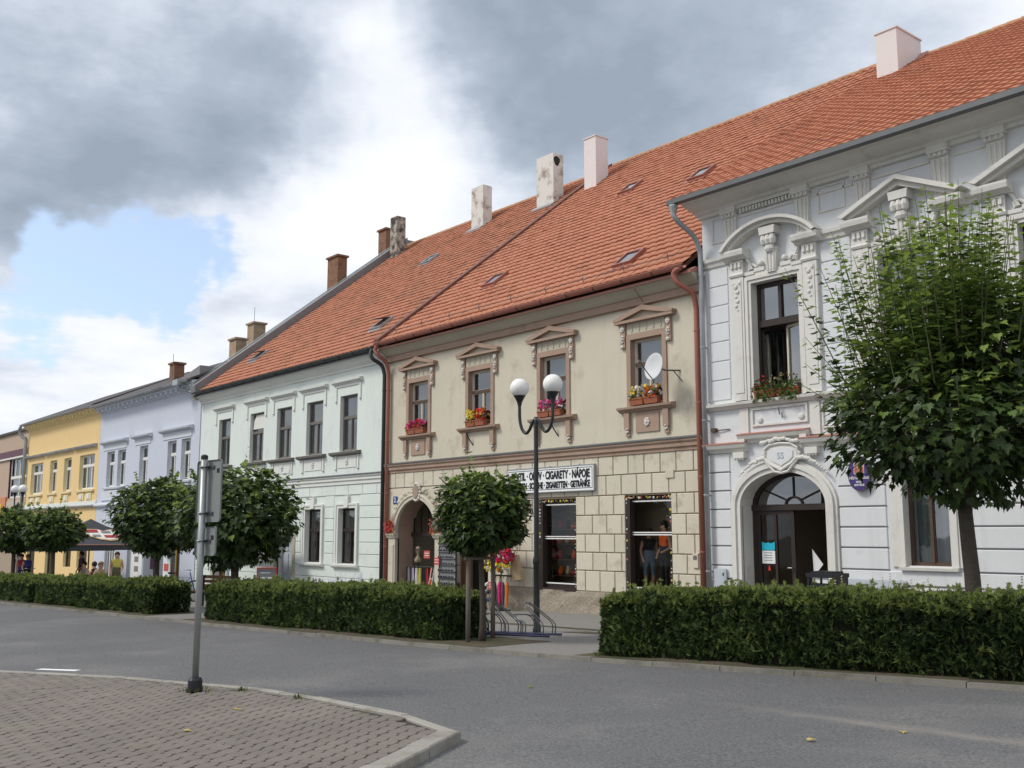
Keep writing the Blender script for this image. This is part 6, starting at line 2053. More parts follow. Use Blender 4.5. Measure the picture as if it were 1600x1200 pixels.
# ---------------------------------------------------------------- flower boxes on the sills
def bloom_cloud(x0, x1, y, z, h, n, size, V, F, Mi, cols, d=.09):
    for i in range(n):
        p = Vector((random.uniform(x0, x1), y + random.uniform(-d, d * .6), z + random.random() * h))
        mi = cols(p)
        for k in range(3):
            a = rnd_dir(); b = a.cross(rnd_dir()).normalized(); s_ = size * random.uniform(.7, 1.2)
            n_ = len(V); V += [tuple(p + a * s_), tuple(p + b * s_), tuple(p - a * s_), tuple(p - b * s_)]; F.append((n_, n_ + 1, n_ + 2, n_ + 3)); Mi.append(mi)


def leaf_cloud(x0, x1, y, z, h, n, size, V, F, Mi, mi, d=.09):
    for i in range(n):
        p = Vector((random.uniform(x0, x1), y + random.uniform(-d, d * .6), z + random.random() ** 1.3 * h))
        sprig(V, F, Mi, p, (rnd_dir() + Vector((0, -.5, .8))).normalized(), size, mi, 3, .3)


def flower_box(x0, x1, y, z, label, cols, leaves=60, n=60, h=.28, size=.046, trail=False):
    t = thing('flower_box', ((x0 + x1) / 2, y, z), label, 'flower box', 'flower boxes on the window sills')
    k = 2
    for i in range(k):
        a = x0 + (x1 - x0) * i / k + .01; b = x0 + (x1 - x0) * (i + 1) / k - .01
        m = MB()
        m.mesh([(a + .02, y - .07, z), (b - .02, y - .07, z), (b - .02, y + .06, z), (a + .02, y + .06, z), (a, y - .09, z + .15), (b, y - .09, z + .15), (b, y + .08, z + .15), (a, y + .08, z + .15)],
               [(0, 1, 5, 4), (1, 2, 6, 5), (2, 3, 7, 6), (3, 0, 4, 7), (4, 5, 6, 7)])
        m.box(a - .008, b + .008, y - .1, y + .09, z + .13, z + .155)
        m.build('trough', 'terracotta', t)
    V, F, Mi = [], [], []
    leaf_cloud(x0, x1, y, z + .1, h * .8, leaves, .07, V, F, Mi, 0)
    if trail: leaf_cloud(x0, x1, y - .12, z - .1, .3, leaves, .07, V, F, Mi, 0, .05)
    bloom_cloud(x0, x1, y - .02, z + .16, h, n, size, V, F, Mi, cols)
    fo = MB(); fo.v = V; fo.f = F; fo.m = Mi
    tag(fo.build('flowers', ['leaf_mid', 'fl_pink', 'fl_magenta', 'fl_yellow', 'fl_red', 'fl_white', 'fl_orange', 'fl_lilac', 'straw'], t), kind='stuff')
    return t


fy = FY - .06
flower_box(-26.0, -25.1, fy, 4.53, 'pink geranium box in the leftmost cream-house window', lambda p: random.choice((1, 1, 2, 4)), n=70)
flower_box(-23.05, -22.2, fy, 4.53, 'yellow and red flower box in the second cream-house window from the left', lambda p: random.choice((3, 3, 3, 5)) if p.x < -22.68 else random.choice((4, 6, 3, 4)), n=80, h=.3)
flower_box(-19.98, -19.1, fy, 4.53, 'pink and white flower box in the window behind the lamp globes', lambda p: random.choice((1, 2, 7)) if p.z > 4.8 else random.choice((5, 1, 5)), n=70)
flower_box(-16.72, -15.82, fy, 4.53, 'white and red flower box in the window beside the satellite dish', lambda p: random.choice((5, 5, 3, 5)) if p.x < -16.3 else random.choice((4, 6, 3, 5)), n=80)
t = flower_box(-13.2, -12.1, FY - .03, 4.35, 'red geraniums and dry trailing plants in the open town hall window', lambda p: random.choice((4, 2, 4)) if p.x < -12.85 else 8, n=34, h=.3, leaves=130, trail=True, size=.032)

# ---------------------------------------------------------------- wares before the shop
zs = pz(-24)
t = thing('sunglasses_rack', (-23.5, FY - .35, pz(-23.5)), 'tall display rack full of sunglasses right of the arched door', 'display rack')
m = MB(); rx0, rx1, ry = -23.92, -23.14, FY - .36
for x in (rx0, rx1): m.box(x - .015, x + .015, ry, ry + .03, zs, 1.5)
m.box(rx0, rx1, ry, ry + .03, 1.47, 1.5); m.box(rx0 - .1, rx1 + .1, ry - .15, ry + .2, zs, zs + .04); m.build('frame', 'black_iron', t)
m = MB(); m.box(rx0 + .02, rx1 - .02, ry + .012, ry + .02, zs + .1, 1.46); m.build('back_panel', 'cloth_grey', t)
for j in range(8):
    m = MB(); m.box(rx0 + .02, rx1 - .02, ry - .03, ry + .012, .0 + j * .18, .012 + j * .18); m.build('shelf_bar', 'chrome', t)
gm = MB()
for s_ in (-1, 1):
    gm.lathe((0, 0, 0), [(.03, -.004), (.03, .004)], 10, 0)
    n0 = len(gm.v) - 20
    gm.xform(Matrix.Translation((s_ * .036, 0, 0)) @ Matrix.Rotation(R(90), 4, 'X') @ Matrix.Scale(.8, 4, (0, 1, 0)), n0)
    gm.tube([(s_ * .066, 0, .008), (s_ * .07, .1, .0)], .004, 4, 1)
gm.tube([(-.012, 0, .006), (0, 0, .01), (.012, 0, .006)], .005, 4, 1)
src = None
for j in range(8):
    for i in range(5):
        p = (rx0 + .09 + i * .15, ry - .045, .045 + j * .18)
        if src is None:
            src = gm.build('sunglasses', ['lens_dark', 'fl_white'], local=True, origin=p)
            src.scale = (1.05, 1, 1.3)
            o = src
        else:
            o = src.copy(); COL.objects.link(o); o.location = p; o.rotation_euler = (0, 0, random.uniform(-.2, .2))
        tag(o, '%s sunglasses from the left in the %s row of the display rack' % (('first', 'second', 'third', 'fourth', 'fifth')[i], ('bottom', 'second lowest', 'third lowest', 'fourth lowest', 'fourth highest', 'third highest', 'second highest', 'top')[j]), 'sunglasses', 'sunglasses on the rack')


def price_card(x, y, z, label, w=.3, h=.22):
    t = thing('price_card', (x, y, z - h / 2), label, 'price card')
    m = MB(); m.box(x - w / 2, x + w / 2, y, y + .012, z - h / 2, z + h / 2); m.build('card', 'price_red', t)
    for k in range(2):
        m = MB(); m.box(x - w * .35, x + w * .35, y - .003, y, z + .03 - k * .07, z + .05 - k * .07); m.build('print_line', 'paper', t)


price_card(-25.1, FY + .05, .98, 'red price card hanging in the arched doorway')
price_card(-23.95, FY - .42, .82, 'red price card on the left of the sunglasses rack', .24, .2)
price_card(-21.4, FY - .5, .25, 'red price card below the fabric flowers', .24, .2)

# mannequin bust
t = thing('mannequin', (-25.62, FY + .2, zs), 'white mannequin head and neck standing inside the arched door', 'mannequin')
m = MB(); m.lathe((-25.75, FY + .2, .80), [(.10, -.06), (.11, .02), (.08, .07), (.042, .12), (.038, .18), (.05, .21), (.07, .27), (.074, .33), (.055, .39), (.015, .41)], 16, 0, 1, 1.1); m.ball((-25.75, FY + .12, 1.08), .016, 6); m.build('bust', 'curtain_warm', t, smooth=True)
m = MB(); m.tube([(-25.75, FY + .2, zs), (-25.75, FY + .2, .76)], .03, 8); m.build('stand', 'black_iron', t)
m = MB(); m.box(-25.82, -25.68, FY + .11, FY + .125, 1.10, 1.135); m.build('glasses', 'lens_dark', t)
# clothes on a rail in the doorway
t = thing('clothes_rail', (-25.4, FY + .15, zs), 'black clothes rail across the arched doorway', 'clothes rail')
m = MB(); m.tube([(-26.3, FY + .16, .62), (-24.6, FY + .16, .62)], .015, 6); m.build('bar', 'black_iron', t)
for x in (-26.3, -24.6):
    m = MB(); m.tube([(x, FY + .16, zs), (x, FY + .16, .62)], .015, 6); m.build('upright', 'black_iron', t)
for k, (x, c_, l, w_) in enumerate(((-26.15, 'cloth_grey', 'grey garment, first from the left on the doorway rail', .13), (-25.95, 'cloth_lav', 'pale lilac garment on the doorway rail', .14), (-25.77, 'cloth_white', 'white garment on the doorway rail', .1), (-25.60, 'cloth_yellow', 'yellow scarf on the doorway rail', .09), (-25.4, 'cloth_black', 'black garment in the middle of the doorway rail', .15), (-25.2, 'cloth_red', 'dark red garment on the doorway rail', .13), (-25.02, 'cloth_orange', 'orange-red garment on the doorway rail', .1), (-24.85, 'cloth_denim', 'blue garment, last on the right of the doorway rail', .13))):
    t = thing('garment', (x, FY + .16, .62), l, 'garment', 'clothes on the doorway rail')
    m = MB(); n = 8; bot = -.42 + random.uniform(0, .12)
    vv = []
    for i in range(n + 1):
        q = i / n - .5
        for zz_, f_ in ((.58, .7), (.3, 1), (bot, 1.15)): vv.append((x + q * w_ * f_, FY + .16 + .035 * math.sin(i * 2.2 + k), zz_))
    m.mesh(vv, [(3 * i + j, 3 * i + 3 + j, 3 * i + 4 + j, 3 * i + 1 + j) for i in range(n) for j in range(2)]); m.build('cloth', c_, t, smooth=True)
    m = MB(); m.tube([(x, FY + .16, .635), (x, FY + .16, .6), (x, FY + .16, .57)], .006, 5); m.build('hanger', 'steel', t)
# white folding ladder
t = thing('step_ladder', (-24.62, FY - .1, zs), 'white folding ladder leaning at the right side of the arched door', 'ladder')
for s_ in (0, .16):
    m = MB(); m.tube([(-24.75 + s_, FY - .25, zs), (-24.58 + s_ * .8, FY - .13, .62)], .014, 6); m.build('rail', 'frame_white', t)
for k in range(3):
    m = MB(); f_ = .2 + .25 * k; m.tube([(-24.75 + .17 * f_, FY - .25 + .12 * f_, zs + (.62 - zs) * f_), (-24.59 + .14 * f_, FY - .25 + .12 * f_, zs + (.62 - zs) * f_)], .012, 5); m.build('rung', 'frame_white', t)
# flower baskets at both sides of the arch
for x, l, cs in ((-26.78, 'pink and red flower ball on the left capital of the arched door', (1, 4, 6)), (-24.38, 'salmon flower ball on the right capital of the arched door', (2, 5, 2))):
    t = thing('flower_ball', (x, FY - .12, 1.6), l, 'flowers', 'flower balls on the door capitals')
    V, F, Mi = [], [], []
    for i in range(150):
        p = Vector((x, FY - .15, 1.79)) + Vector((rnd_dir().x * .19, rnd_dir().y * .12, rnd_dir().z * .19))
        for k in range(2):
            a = rnd_dir(); b = a.cross(rnd_dir()).normalized(); n_ = len(V); V += [tuple(p + a * .035), tuple(p + b * .035), tuple(p - a * .035), tuple(p - b * .035)]; F.append((n_, n_ + 1, n_ + 2, n_ + 3)); Mi.append(random.choice(cs) if i % 6 else 0)
    fo = MB(); fo.v = V; fo.f = F; fo.m = Mi
    tag(fo.build('blossoms', ['leaf_mid', 'fl_pink', 'fl_salmon', 'fl_yellow', 'fl_red', 'fl_orange', 'fl_orange'], t), kind='stuff')
    m = MB(); m.lathe((x, FY - .15, 1.60), [(.05, 0), (.08, .08)], 10); m.build('pot', 'terracotta', t)
# big bunch of fabric flowers on a stand
t = thing('flower_display', (-20.95, FY - .5, pz(-20.95)), 'big display of magenta and yellow fabric flowers behind the small maple', 'flowers')
V, F, Mi = [], [], []
for i in range(330):
    x = random.uniform(-21.65, -20.40); zz_ = .62 + random.random() * 1.0
    if (x + 21.05) ** 2 / .42 + (zz_ - 1.1) ** 2 / .30 > 1: continue
    p = Vector((x, FY - .62 + random.uniform(-.12, .12), zz_))
    ye = zz_ < .85 or (x < -21.20 and zz_ < 1.25)
    mi = random.choice((3, 3, 5)) if ye else random.choice((1, 2, 2, 4, 1))
    if random.random() < .06: mi = 6
    for k in range(4):
        a = rnd_dir(); b = a.cross(rnd_dir()).normalized(); s_ = .055; n_ = len(V)
        V += [tuple(p + a * s_), tuple(p + b * s_), tuple(p - a * s_), tuple(p - b * s_)]; F.append((n_, n_ + 1, n_ + 2, n_ + 3)); Mi.append(mi)
    if random.random() < .25: sprig(V, F, Mi, p + Vector((0, .05, -.04)), rnd_dir(), .12, 0, 3, .3)
fo = MB(); fo.v = V; fo.f = F; fo.m = Mi
tag(fo.build('blossoms', ['leaf_mid', 'fl_pink', 'fl_magenta', 'fl_yellow', 'fl_red', 'fl_white', 'fl_orange'], t), kind='stuff')
m = MB(); m.tube([(-21.05, FY - .45, pz(-21.05)), (-21.05, FY - .45, 1.3)], .02, 6); m.box(-21.35, -20.65, FY - .5, FY - .42, .5, .54); m.box(-21.25, -20.85, FY - .65, FY - .3, pz(-21.05), pz(-21.05) + .03); m.build('stand', 'black_iron', t)
for k, (x, c_, l) in enumerate(((-21.23, 'cloth_black', 'closed black umbrella hanging under the fabric flowers'), (-21.03, 'fl_magenta', 'closed magenta umbrella hanging under the fabric flowers'), (-20.89, 'cloth_purple', 'closed dark purple umbrella hanging under the fabric flowers'), (-20.73, 'fl_orange', 'closed orange umbrella hanging under the fabric flowers'))):
    t = thing('umbrella', (x, FY - .52, -.35), l, 'umbrella', 'closed umbrellas for sale')
    m = MB(); m.lathe((x, FY - .52, 0), [(.006, -.28), (.03, -.2), (.05, .1), (.045, .3), (.02, .36)], 8); m.build('canopy', c_, t)
    m = MB(); m.tube([(x, FY - .52, .34), (x, FY - .52, .46), (x + .03, FY - .52, .5), (x + .05, FY - .52, .46)], .009, 5); m.tube([(x, FY - .52, -.28), (x, FY - .52, -.36)], .006, 4); m.build('handle', 'black_plastic', t)
t = thing('hanging_bag', (-20.40, FY - .4, .3), 'tan cloth bag hanging right of the fabric flowers', 'bag')
m = MB(); m.mesh([(-20.75, FY - .42, .38), (-20.30, FY - .42, .44), (-20.43, FY - .44, 1.05), (-20.65, FY - .44, 1.05), (-20.75, FY - .30, .38), (-20.30, FY - .30, .44), (-20.43, FY - .36, 1.05), (-20.65, FY - .36, 1.05)], [(0, 1, 2, 3), (4, 7, 6, 5), (1, 5, 6, 2), (0, 3, 7, 4), (0, 4, 5, 1)]); m.build('cloth', 'cloth_tan', t)
m = MB(); m.tube([(-20.60, FY - .4, 1.05), (-20.55, FY - .3, 1.25), (-20.49, FY - .4, 1.05)], .01, 5); m.build('strap', 'cloth_tan', t)
t = thing('shoe_rack', (-21.75, FY - .3, pz(-21.75)), 'low rack of shoes and boots left of the umbrellas', 'rack')
m = MB()
for zz_ in (.02, .22, .42): m.box(-21.95, -21.60, FY - .4, FY - .15, zz_ - .2, zz_ - .185)
for x in (-21.95, -21.60): m.box(x - .01, x + .01, FY - .4, FY - .38, pz(-21.75), .3)
m.build('frame', 'chrome', t)
for k, (x, zz_, c_) in enumerate(((-21.87, -.18, 'cloth_white'), (-21.69, -.18, 'cloth_blue'), (-21.85, .03, 'cloth_white'), (-21.69, .03, 'cloth_black'), (-21.78, .23, 'cloth_white'))):
    o = thing('shoe', (x, FY - .3, zz_), ('white shoe on the bottom shelf', 'blue shoe on the bottom shelf', 'white shoe on the middle shelf', 'black shoe on the middle shelf', 'white shoe on the top shelf')[k] + ' of the shoe rack', 'shoe', 'shoes on the rack')
    m = MB(); m.mesh([(x - .045, FY - .42, zz_), (x + .045, FY - .42, zz_), (x + .04, FY - .18, zz_), (x - .04, FY - .18, zz_), (x - .03, FY - .40, zz_ + .05), (x + .03, FY - .40, zz_ + .05), (x + .035, FY - .28, zz_ + .10), (x - .035, FY - .28, zz_ + .10), (x + .03, FY - .18, zz_ + .12), (x - .03, FY - .18, zz_ + .12)], [(0, 1, 5, 4), (4, 5, 6, 7), (7, 6, 8, 9), (2, 3, 9, 8), (1, 2, 8, 6, 5), (3, 0, 4, 7, 9)]); m.build('upper', c_, o)
# goods in the left shop window
for j, zz_ in enumerate((.55, .95, 1.33, 1.70)):
    t = thing('shelf', (-19.0, FY + .6, zz_), ('lowest', 'second', 'third', 'topmost')[j] + ' dark shelf in the shop window under the sign', 'shelf', 'shelves in the shop window')
    m = MB(); m.box(-20.35, -19.15, FY + .4, FY + .84, zz_ - .025, zz_); m.build('board', 'frame_brown', t)
    for k in range(4):
        x = -20.15 + k * .27 + random.uniform(-.03, .03)
        kind = (j + k) % 3
        c_, l = (('cloth_black', 'dark'), ('cloth_orange', 'orange'), ('cloth_tan', 'tan'), ('cloth_red', 'red'))[(j * 2 + k) % 4]
        o = thing('jug' if kind else 'bowl', (x, FY + .55, zz_), '%s %s, %s from the left on the %s window shelf' % (l, 'jug' if kind else 'bowl', ('first', 'second', 'third', 'fourth')[k], ('lowest', 'second', 'third', 'topmost')[j]), 'jug' if kind else 'bowl', 'goods on the window shelves')
        m = MB()
        if kind: m.lathe((x, FY + .55, zz_), [(.05, 0), (.075, .06), (.06, .14), (.035, .18), (.045, .23)], 12)
        else: m.lathe((x, FY + .55, zz_), [(.05, 0), (.09, .05), (.105, .1), (.095, .1)], 12)
        m.build('body', c_, o, smooth=True)
        if kind:
            m = MB(); m.tube([(x + .05, FY + .55, zz_ + .19), (x + .1, FY + .55, zz_ + .15), (x + .07, FY + .55, zz_ + .07)], .01, 5); m.build('handle', c_, o)


# ---------------------------------------------------------------- people
def person(loc, rz, pose, top, bottom, hair, label, hgt=1.68, sleeve='skin', shin=None, seat_z=.46, long_hair=False, group=None):
    """one skinned body; regions coloured by the bone they lie on"""
    J = {}
    if pose == 'stand':
        J = dict(pel=(0, 0, .94), spi=(0, .0, 1.12), che=(0, .01, 1.30), nec=(0, .0, 1.44), hea=(0, -.02, 1.53), cro=(0, -.02, 1.64),
                 shl=(-.165, .0, 1.37), ell=(-.215, .03, 1.10), wrl=(-.19, -.10, .90), hal=(-.18, -.14, .82), shr=(.165, 0, 1.37), elr=(.22, .03, 1.10), wrr=(.17, -.16, 1.0), har=(.14, -.22, .97),
                 hil=(-.09, 0, .90), knl=(-.10, -.02, .50), anl=(-.10, .02, .09), tol=(-.11, -.13, .035), hir=(.09, 0, .90), knr=(.10, -.03, .50), anr=(.105, .03, .09), tor=(.115, -.12, .035))
        s = hgt / 1.68
    else:
        J = dict(pel=(0, 0, seat_z + .08), spi=(0, -.0, seat_z + .26), che=(0, -.04, seat_z + .44), nec=(0, -.06, seat_z + .58), hea=(0, -.09, seat_z + .67), cro=(0, -.09, seat_z + .78),
                 shl=(-.165, -.04, seat_z + .51), ell=(-.23, -.14, seat_z + .27), wrl=(-.14, -.34, seat_z + .28), hal=(-.10, -.40, seat_z + .29), shr=(.165, -.04, seat_z + .51), elr=(.23, -.14, seat_z + .27), wrr=(.14, -.34, seat_z + .28), har=(.10, -.40, seat_z + .29),
                 hil=(-.09, -.03, seat_z + .06), knl=(-.11, -.44, seat_z + .04), anl=(-.11, -.42, .09), tol=(-.11, -.56, .035), hir=(.09, -.03, seat_z + .06), knr=(.11, -.44, seat_z + .04), anr=(.11, -.42, .09), tor=(.11, -.56, .035))
        s = hgt / 1.68
    rad = dict(pel=.14, spi=.125, che=.14, nec=.055, hea=.085, cro=.075, shl=.06, ell=.042, wrl=.03, hal=.034, shr=.06, elr=.042, wrr=.03, har=.034, hil=.085, knl=.058, anl=.038, tol=.034, hir=.085, knr=.058, anr=.038, tor=.034)
    B = [('pel', 'spi', bottom), ('spi', 'che', top), ('che', 'nec', top), ('nec', 'hea', 'skin'), ('hea', 'cro', 'skin'), ('che', 'shl', top), ('shl', 'ell', sleeve), ('ell', 'wrl', 'skin'), ('wrl', 'hal', 'skin'),
         ('che', 'shr', top), ('shr', 'elr', sleeve), ('elr', 'wrr', 'skin'), ('wrr', 'har', 'skin'), ('pel', 'hil', bottom), ('hil', 'knl', bottom), ('knl', 'anl', shin or bottom), ('anl', 'tol', 'cloth_black'),
         ('pel', 'hir', bottom), ('hir', 'knr', bottom), ('knr', 'anr', shin or bottom), ('anr', 'tor', 'cloth_black')]
    names = list(J)
    me = bpy.data.meshes.new('body_rig')
    me.from_pydata([tuple(c * s for c in J[n]) for n in names], [(names.index(a), names.index(b)) for a, b, _ in B], [])
    ob = bpy.data.objects.new('body_rig', me); COL.objects.link(ob)
    ob.modifiers.new('Skin', 'SKIN')
    for i, n in enumerate(names):
        sv = me.skin_vertices[0].data[i]
        r_ = rad[n] * s
        sv.radius = (r_ * (1.25 if n in ('che', 'pel', 'spi') else 1), r_ * (.85 if n in ('che', 'spi') else 1))
        sv.use_root = (n == 'pel')
    ss = ob.modifiers.new('Sub', 'SUBSURF'); ss.levels = 1; ss.render_levels = 1
    bpy.context.view_layer.update()
    ev = bpy.data.meshes.new_from_object(ob.evaluated_get(bpy.context.evaluated_depsgraph_get()))
    bpy.data.objects.remove(ob); bpy.data.meshes.remove(me)
    mats = []
    mb = MB(); mb.v = [tuple(v.co) for v in ev.vertices]
    segs = [(Vector(J[a]) * s, Vector(J[b]) * s, rad[a], rad[b], m) for a, b, m in B]
    for p in ev.polygons:
        c = Vector(p.center); best = None
        for a, b, ra, rb, m in segs:
            d = b - a; t_ = max(0, min(1, (c - a).dot(d) / d.length_squared)); q = (c - a - d * t_).length - (ra + (rb - ra) * t_)
            if best is None or q < best[0]: best = (q, m)
        if best[1] not in mats: mats.append(best[1])
        mb.f.append(tuple(p.vertices)); mb.m.append(mats.index(best[1]))
    bpy.data.meshes.remove(ev)
    M = Matrix.Translation(loc) @ Matrix.Rotation(rz, 4, 'Z')
    mb.xform(M)
    t = thing('person', loc, label, 'person', group)
    mb.build('body', mats, t, smooth=True)
    hm_ = MB(); hc = Vector(J['hea']).lerp(Vector(J['cro']), .62) * s
    hm_.ball((hc.x, hc.y + .02, hc.z + .012), .103 * s, 14, 0, (.95, 1.05, 1.05))
    for v_i in range(len(hm_.v)):
        vx, vy, vz = hm_.v[v_i]
        if vy < hc.y - .035 and vz < hc.z + .035: hm_.v[v_i] = (vx * .8, hc.y - .02, vz)
    if long_hair: hm_.tube([(hc.x, hc.y + .07, hc.z), (hc.x, hc.y + .11, hc.z - .14), (hc.x, hc.y + .10, hc.z - .28)], [.07, .08, .03], 8)
    hm_.xform(M); hm_.build('hair', hair, t, smooth=True)
    fm = MB(); n0 = 0
    fm.ball((hc.x, hc.y - .098, hc.z - .035), .013, 6, 0, (.8, 1, 1.4))
    for sx in (-1, 1): fm.ball((hc.x + sx * .032, hc.y - .086, hc.z - .005), .009, 6, 1)
    fm.box(hc.x - .022, hc.x + .022, hc.y - .092, hc.y - .08, hc.z - .075, hc.z - .066, 2)
    fm.xform(M); fm.build('face', ['skin', 'hair_dark', 'cloth_red'], t)
    return t


def chair(x, y, rz, label):
    z = pz(x)
    t = thing('cafe_chair', (x, y, z), label, 'chair', 'chairs on the terrace')
    M = Matrix.Translation((x, y, z)) @ Matrix.Rotation(rz, 4, 'Z')

    def P(name, fn):
        m = MB(); fn(m); m.xform(M); m.build(name, 'black_plastic', t)
    P('seat', lambda m: m.box(-.22, .22, -.22, .22, .42, .46)); P('backrest', lambda m: m.box(-.22, .22, .2, .24, .5, .88))
    for sx in (-.2, .2):
        for sy in (-.2, .2): P('leg', lambda m: m.tube([(sx, sy, 0), (sx, sy, .44 if sy < 0 else .88)], .014, 6))


person((-38.6, 13.3, pz(-38.6)), R(70), 'stand', 'cloth_yellow', 'cloth_olive', 'hair_brown', 'standing woman in a yellow top seen over the hedge, right of the parasol', 1.62, long_hair=True)
person((-45.8, 14.3, pz(-45.8)), R(10), 'stand', 'cloth_purple', 'cloth_black', 'hair_brown', 'person in a dark purple top standing under the parasol', 1.66, sleeve='cloth_purple')
person((-49.9, 13.0, pz(-49.9)), R(60), 'stand', 'cloth_red', 'cloth_blue', 'hair_dark', 'person in a red top near the left edge, behind the hedge', 1.6)
person((-48.6, 12.9, pz(-48.6)), R(100), 'stand', 'cloth_blue', 'cloth_black', 'hair_fair', 'person in a blue top second from the left edge, behind the hedge', 1.58)
for k, (x, y, rz_, c_, hr, l) in enumerate(((-43.0, 13.6, R(20), 'cloth_grey', 'hair_dark', 'seated guest in grey under the parasol, furthest left of the seated ones'), (-41.2, 13.4, R(-60), 'cloth_black', 'hair_dark', 'seated dark-haired guest in black below the parasol logo'), (-40.2, 13.2, R(150), 'cloth_white', 'hair_dark', 'seated guest in white below the parasol logo'), (-39.4, 13.0, R(60), 'cloth_tan', 'hair_fair', 'seated fair-haired guest just left of the woman in yellow'))):
    chair(x, y, rz_, ('leftmost terrace chair, under the guest in grey', 'terrace chair under the guest in black', 'terrace chair under the guest in white', 'terrace chair under the fair-haired guest')[k])
    person((x, y, pz(x)), rz_, 'sit', c_, 'cloth_black', hr, l, 1.66, group='guests seated on the terrace')
person((-16.28, FY + .52, .19), R(-15), 'stand', 'cloth_orange', 'cloth_black', 'hair_dark', 'person in an orange top behind the right shop window', 1.66)
person((-16.72, FY + .45, .19), R(60), 'stand', 'cloth_black', 'cloth_denim', 'hair_brown', 'person in a black top and denim shorts behind the right shop window', 1.5, shin='skin')


# ---------------------------------------------------------------- terrace: parasols, kiosk, boards, bicycles
def parasol(x, y, w, label, logo=False):
    z = pz(x)
    t = thing('parasol', (x, y, z), label, 'parasol', 'dark parasols on the terrace')
    m = MB(); m.tube([(x, y, z), (x, y, z + 3.0)], .03, 8); m.build('pole', 'wood_brown', t)
    m = MB(); m.box(x - .3, x + .3, y - .3, y + .3, z, z + .08); m.build('base', 'kerb_stone', t)
    ze, za = z + 1.98, z + 3.02
    h = w / 2
    cor = [(-h, -h), (h, -h), (h, h), (-h, h)]
    m = MB()
    for i in range(4):
        a, b = cor[i], cor[(i + 1) % 4]
        n = 6
        for k in range(n):
            f0, f1 = k / n, (k + 1) / n

            def q(f, c): return (x + c[0] * f, y + c[1] * f, za - (za - ze) * (f ** .9) - .05 * math.sin(f * math.pi))
            m.face([q(f0, a), q(f1, a), q(f1, b), q(f0, b)] if k else [q(0, a), q(f1, a), q(f1, b)])
        m.face([(x + a[0], y + a[1], ze), (x + b[0], y + b[1], ze), (x + b[0], y + b[1], ze - .22), (x + a[0], y + a[1], ze - .22)])
    c = m.build('canopy', 'parasol_cloth', t)
    for i in range(4):
        a, b = cor[i], cor[(i + 1) % 4]
        m = MB(); m.tube([(x + a[0], y + a[1], ze), (x + b[0], y + b[1], ze)], .025, 6); m.build('edge_trim', 'parasol_edge', c)
        m = MB(); m.tube([(x + a[0], y + a[1], ze - .02), (x, y, za - .1)], .014, 5); m.build('rib', 'wood_brown', t)
    if logo:
        # emblem printed on the street-side panels
        L_ = MB()
        out = [(-.95, .32), (.0, .30), (.25, .22), (.75, .30), (.95, .10), (1.0, -.12), (.75, -.30), (.30, -.36), (-.15, -.28), (-.55, -.10), (-.75, .12)]

        def on(u, v, e): return (x + h * .50 + .0 + e * 0, y + u * .82, 0)
        sl = (za - ze) / h

        def P(u, v, e):
            f = .58 - v * .74                       # distance from the centre as a share of the half width
            return (x + h * f + e, y + u * .8, za - (za - ze) * (f ** .9) - .05 * math.sin(f * math.pi) + e * 1.6)
        def poly(pts, e, mi): L_.face([P(-u, v, e) for u, v in pts], mi)
        for pts, e, mi in ((out, .02, 0), ([(u * .9, v * .86) for u, v in out], .03, 1)): L_.face([P(u, v, e) for u, v in pts], mi)
        for u0, u1, v0, v1, mi in ((-.72, -.05, .10, .24, 2), (.12, .82, -.20, -.06, 2), (.10, .55, .06, .18, 3), (-.45, -.05, -.14, -.03, 3)):
            L_.face([P(u, v, .042) for u, v in ((u0, v0), (u1, v0), (u1, v1), (u0, v1))], mi)
        L_.build('emblem', ['gold', 'fl_white', 'cloth_red', 'cloth_grey'], c)
    return t


parasol(-44.6, 14.2, 4.4, 'dark parasol with the red and white emblem', True)
parasol(-34.2, 15.3, 3.4, 'dark parasol behind the round maple, its edge right of the emblem')
parasol(-50.0, 14.3, 4.2, 'dark parasol at the left, behind the small round maples')

t = thing('kiosk_box', (-37.6, 14.2, pz(-37.6)), 'white and grey upright cabinet right of the woman in yellow', 'cabinet')
m = MB(); m.box(-39.2, -37.9, 14.0, 14.75, pz(-38), .95); m.build('body', 'meter_grey', t)
m = MB(); m.box(-39.1, -38.0, 13.985, 14.0, pz(-38) + .1, .9); m.build('front_panel', 'sign_white', t)
m = MB(); m.box(-37.9, -37.885, 14.25, 14.6, .3, .75); m.build('dark_screen', 'cloth_purple', t)
for k in range(2):
    m = MB(); m.box(-38.75, -38.35, 13.98, 13.985, .55 - k * .35, .75 - k * .35); m.build('print_patch', 'cloth_grey', t)
t = thing('menu_board', (-35.7, 14.0, pz(-35.7)), 'narrow menu board with red print beside the grey cabinet', 'board')
m = MB(); m.box(-36.0, -35.4, 14.0, 14.05, .1, .95); m.build('board', 'paper', t)
m = MB(); m.box(-35.9, -35.5, 13.99, 14.0, .3, .55); m.build('red_print', 'price_red', t)
for x in (-35.95, -35.45):
    m = MB(); m.box(x - .02, x + .02, 14.0, 14.05, pz(-35.7), .1); m.build('leg', 'wood_ochre', t)
t = thing('pavement_board', (-31.1, 15.5, pz(-31.1)), 'folding pavement board with red frame before the white house', 'board')
